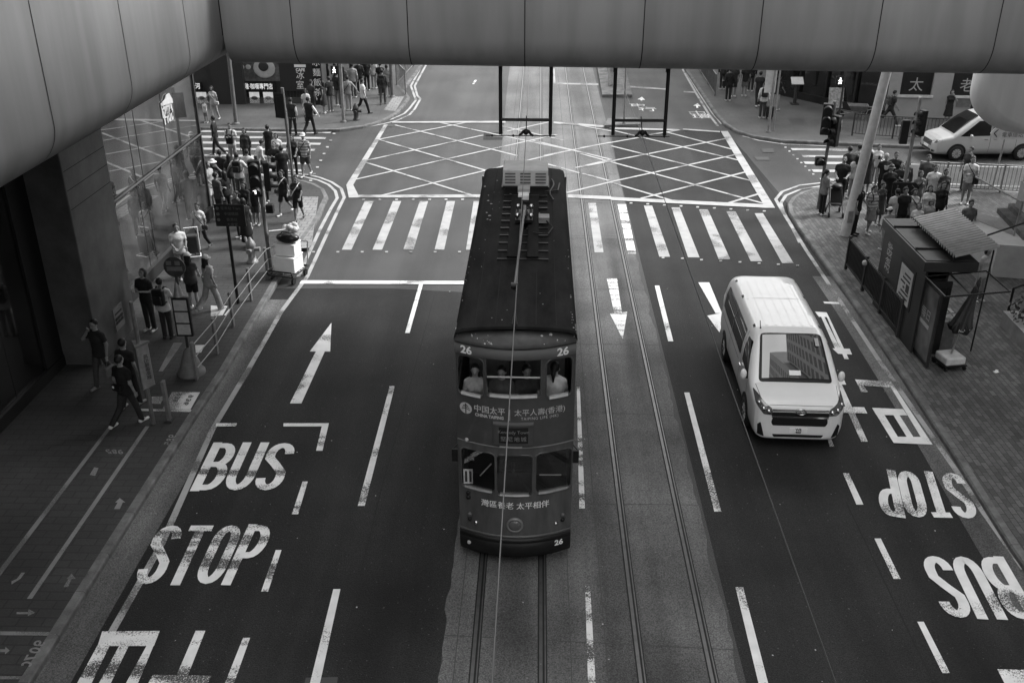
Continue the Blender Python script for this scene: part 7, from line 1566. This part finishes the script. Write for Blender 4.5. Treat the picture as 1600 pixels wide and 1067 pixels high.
# further people packed into the two corners and along the far kerb
P("dark-haired man in navy tee close behind the woman in white bucket hat", 352, 306, -20, tc=.03, bc=.05, h=1.74)
P("woman in black vest top waiting by the grey control box", 358, 338, 60, tc=.014, bc=.02, female=True, hair='long', h=1.62)
P("man in charcoal shirt leaning by the mirror window end", 346, 345, -40, top='shirt', tc=.06, bc=.03, h=1.72, arms=('cross', 'down'))
P("boy in dark tee between the direction sign and the crossing", 402, 352, 170, tc=.02, bot='shorts', bc=.06, h=1.5)
P("woman in dark floral top walking past the traffic light", 417, 318, 30, tc=.1, bc=.02, female=True, hair='tail', h=1.62, stride=.4)
P("man in black polo at the head of the left crossing queue", 446, 300, 20, top='polo', tc=.014, bc=.04, h=1.76)
P("woman in dark jacket crossing beside the man with the front pack", 388, 262, 180, 0.0, top='jacket', tc=.04, bc=.03, female=True, hair='bob', h=1.64, stride=.4)
P("man in black long sleeves far along the striped crossing", 340, 244, 90, 0.0, top='long', tc=.02, bc=.03, h=1.74, stride=.5)
P("man in dark tee just left of the thick lamp post", 1318, 300, 20, tc=.02, bc=.03, h=1.74)
P("woman in dark dress between the lamp post and the graphic tee youth", 1350, 304, 10, top='dress', tc=.03, bot='skirt', bc=.03, female=True, hair='long', h=1.64)
P("man in black cap and black tee in the middle of the corner crowd", 1381, 333, 185, tc=.014, bc=.03, hair='cap', hatc=.03, h=1.74)
P("woman in dark cardigan deep in the corner crowd", 1408, 318, 170, top='long', tc=.05, bc=.04, female=True, hair='bob', h=1.62)
P("tall man in dark grey tee behind the white polo shirt", 1438, 318, 175, tc=.07, bc=.04, h=1.8)
P("woman in charcoal top next to the white polo shirt", 1466, 335, 180, tc=.05, bc=.03, female=True, hair='tail', h=1.64)
P("man in black tee at the near edge of the crowd by the kiosk", 1402, 372, 190, tc=.015, bc=.03, h=1.72)
P("schoolgirl in dark pinafore beside the striped top woman", 1370, 352, 200, top='dress', tc=.05, bot='skirt', bc=.05, female=True, hair='tail', h=1.5)
P("man in black jacket at the far left kerb under the footbridge", 563, 146, 10, top='jacket', tc=.02, bc=.02, h=1.76)
P("woman in dark coat at the far left shopfront", 538, 152, 30, top='jacket', tc=.03, bc=.03, female=True, hair='long', h=1.64)
P("man in grey trousers between the cafe banner and the kerb pole", 529, 166, -20, tc=.02, bc=.14, h=1.74)
P("person in dark hooded top at the far right crowd's edge", 1172, 143, 0, top='long', tc=.02, bc=.03, h=1.74)
P("man in dark shirt beyond the far right railing", 1128, 140, 0, top='shirt', tc=.04, bc=.03, h=1.76)
# tram passengers (upper deck, beside the end windows)
p = build_person("woman in white tee raising a pale phone at the tram's upper left window", (TX - .70, 14.66, 2.02), rad(180), h=1.6, tc=.5, bc=.05, hair='long', female=True, pose='sit', arms=('phone', 'phone'), vox=.02, skin=.36, group="tram passengers"); phone(p, "pale phone at the tram's upper left window", 1, .55)
build_person("woman with ponytail and white tee facing inward at the tram's upper right window", (TX + .66, 14.60, 2.03), rad(-12), h=1.68, tc=.72, bc=.1, hair='tail', female=True, pose='sit', arms=('lap', 'lap'), vox=.02, skin=.36, group="tram passengers")
build_person("passenger sitting low behind the tram's upper middle window, left", (TX - .25, 14.75, 1.92), rad(170), h=1.62, tc=.1, bc=.08, pose='sit', arms=('cross', 'lap'), vox=.024, group="tram passengers", skin=.28)
build_person("passenger in shadow behind the tram's upper middle window, right", (TX + .18, 14.8, 1.92), rad(-160), h=1.62, tc=.06, bc=.05, pose='sit', arms=('lap', 'cross'), vox=.024, group="tram passengers", skin=.28)
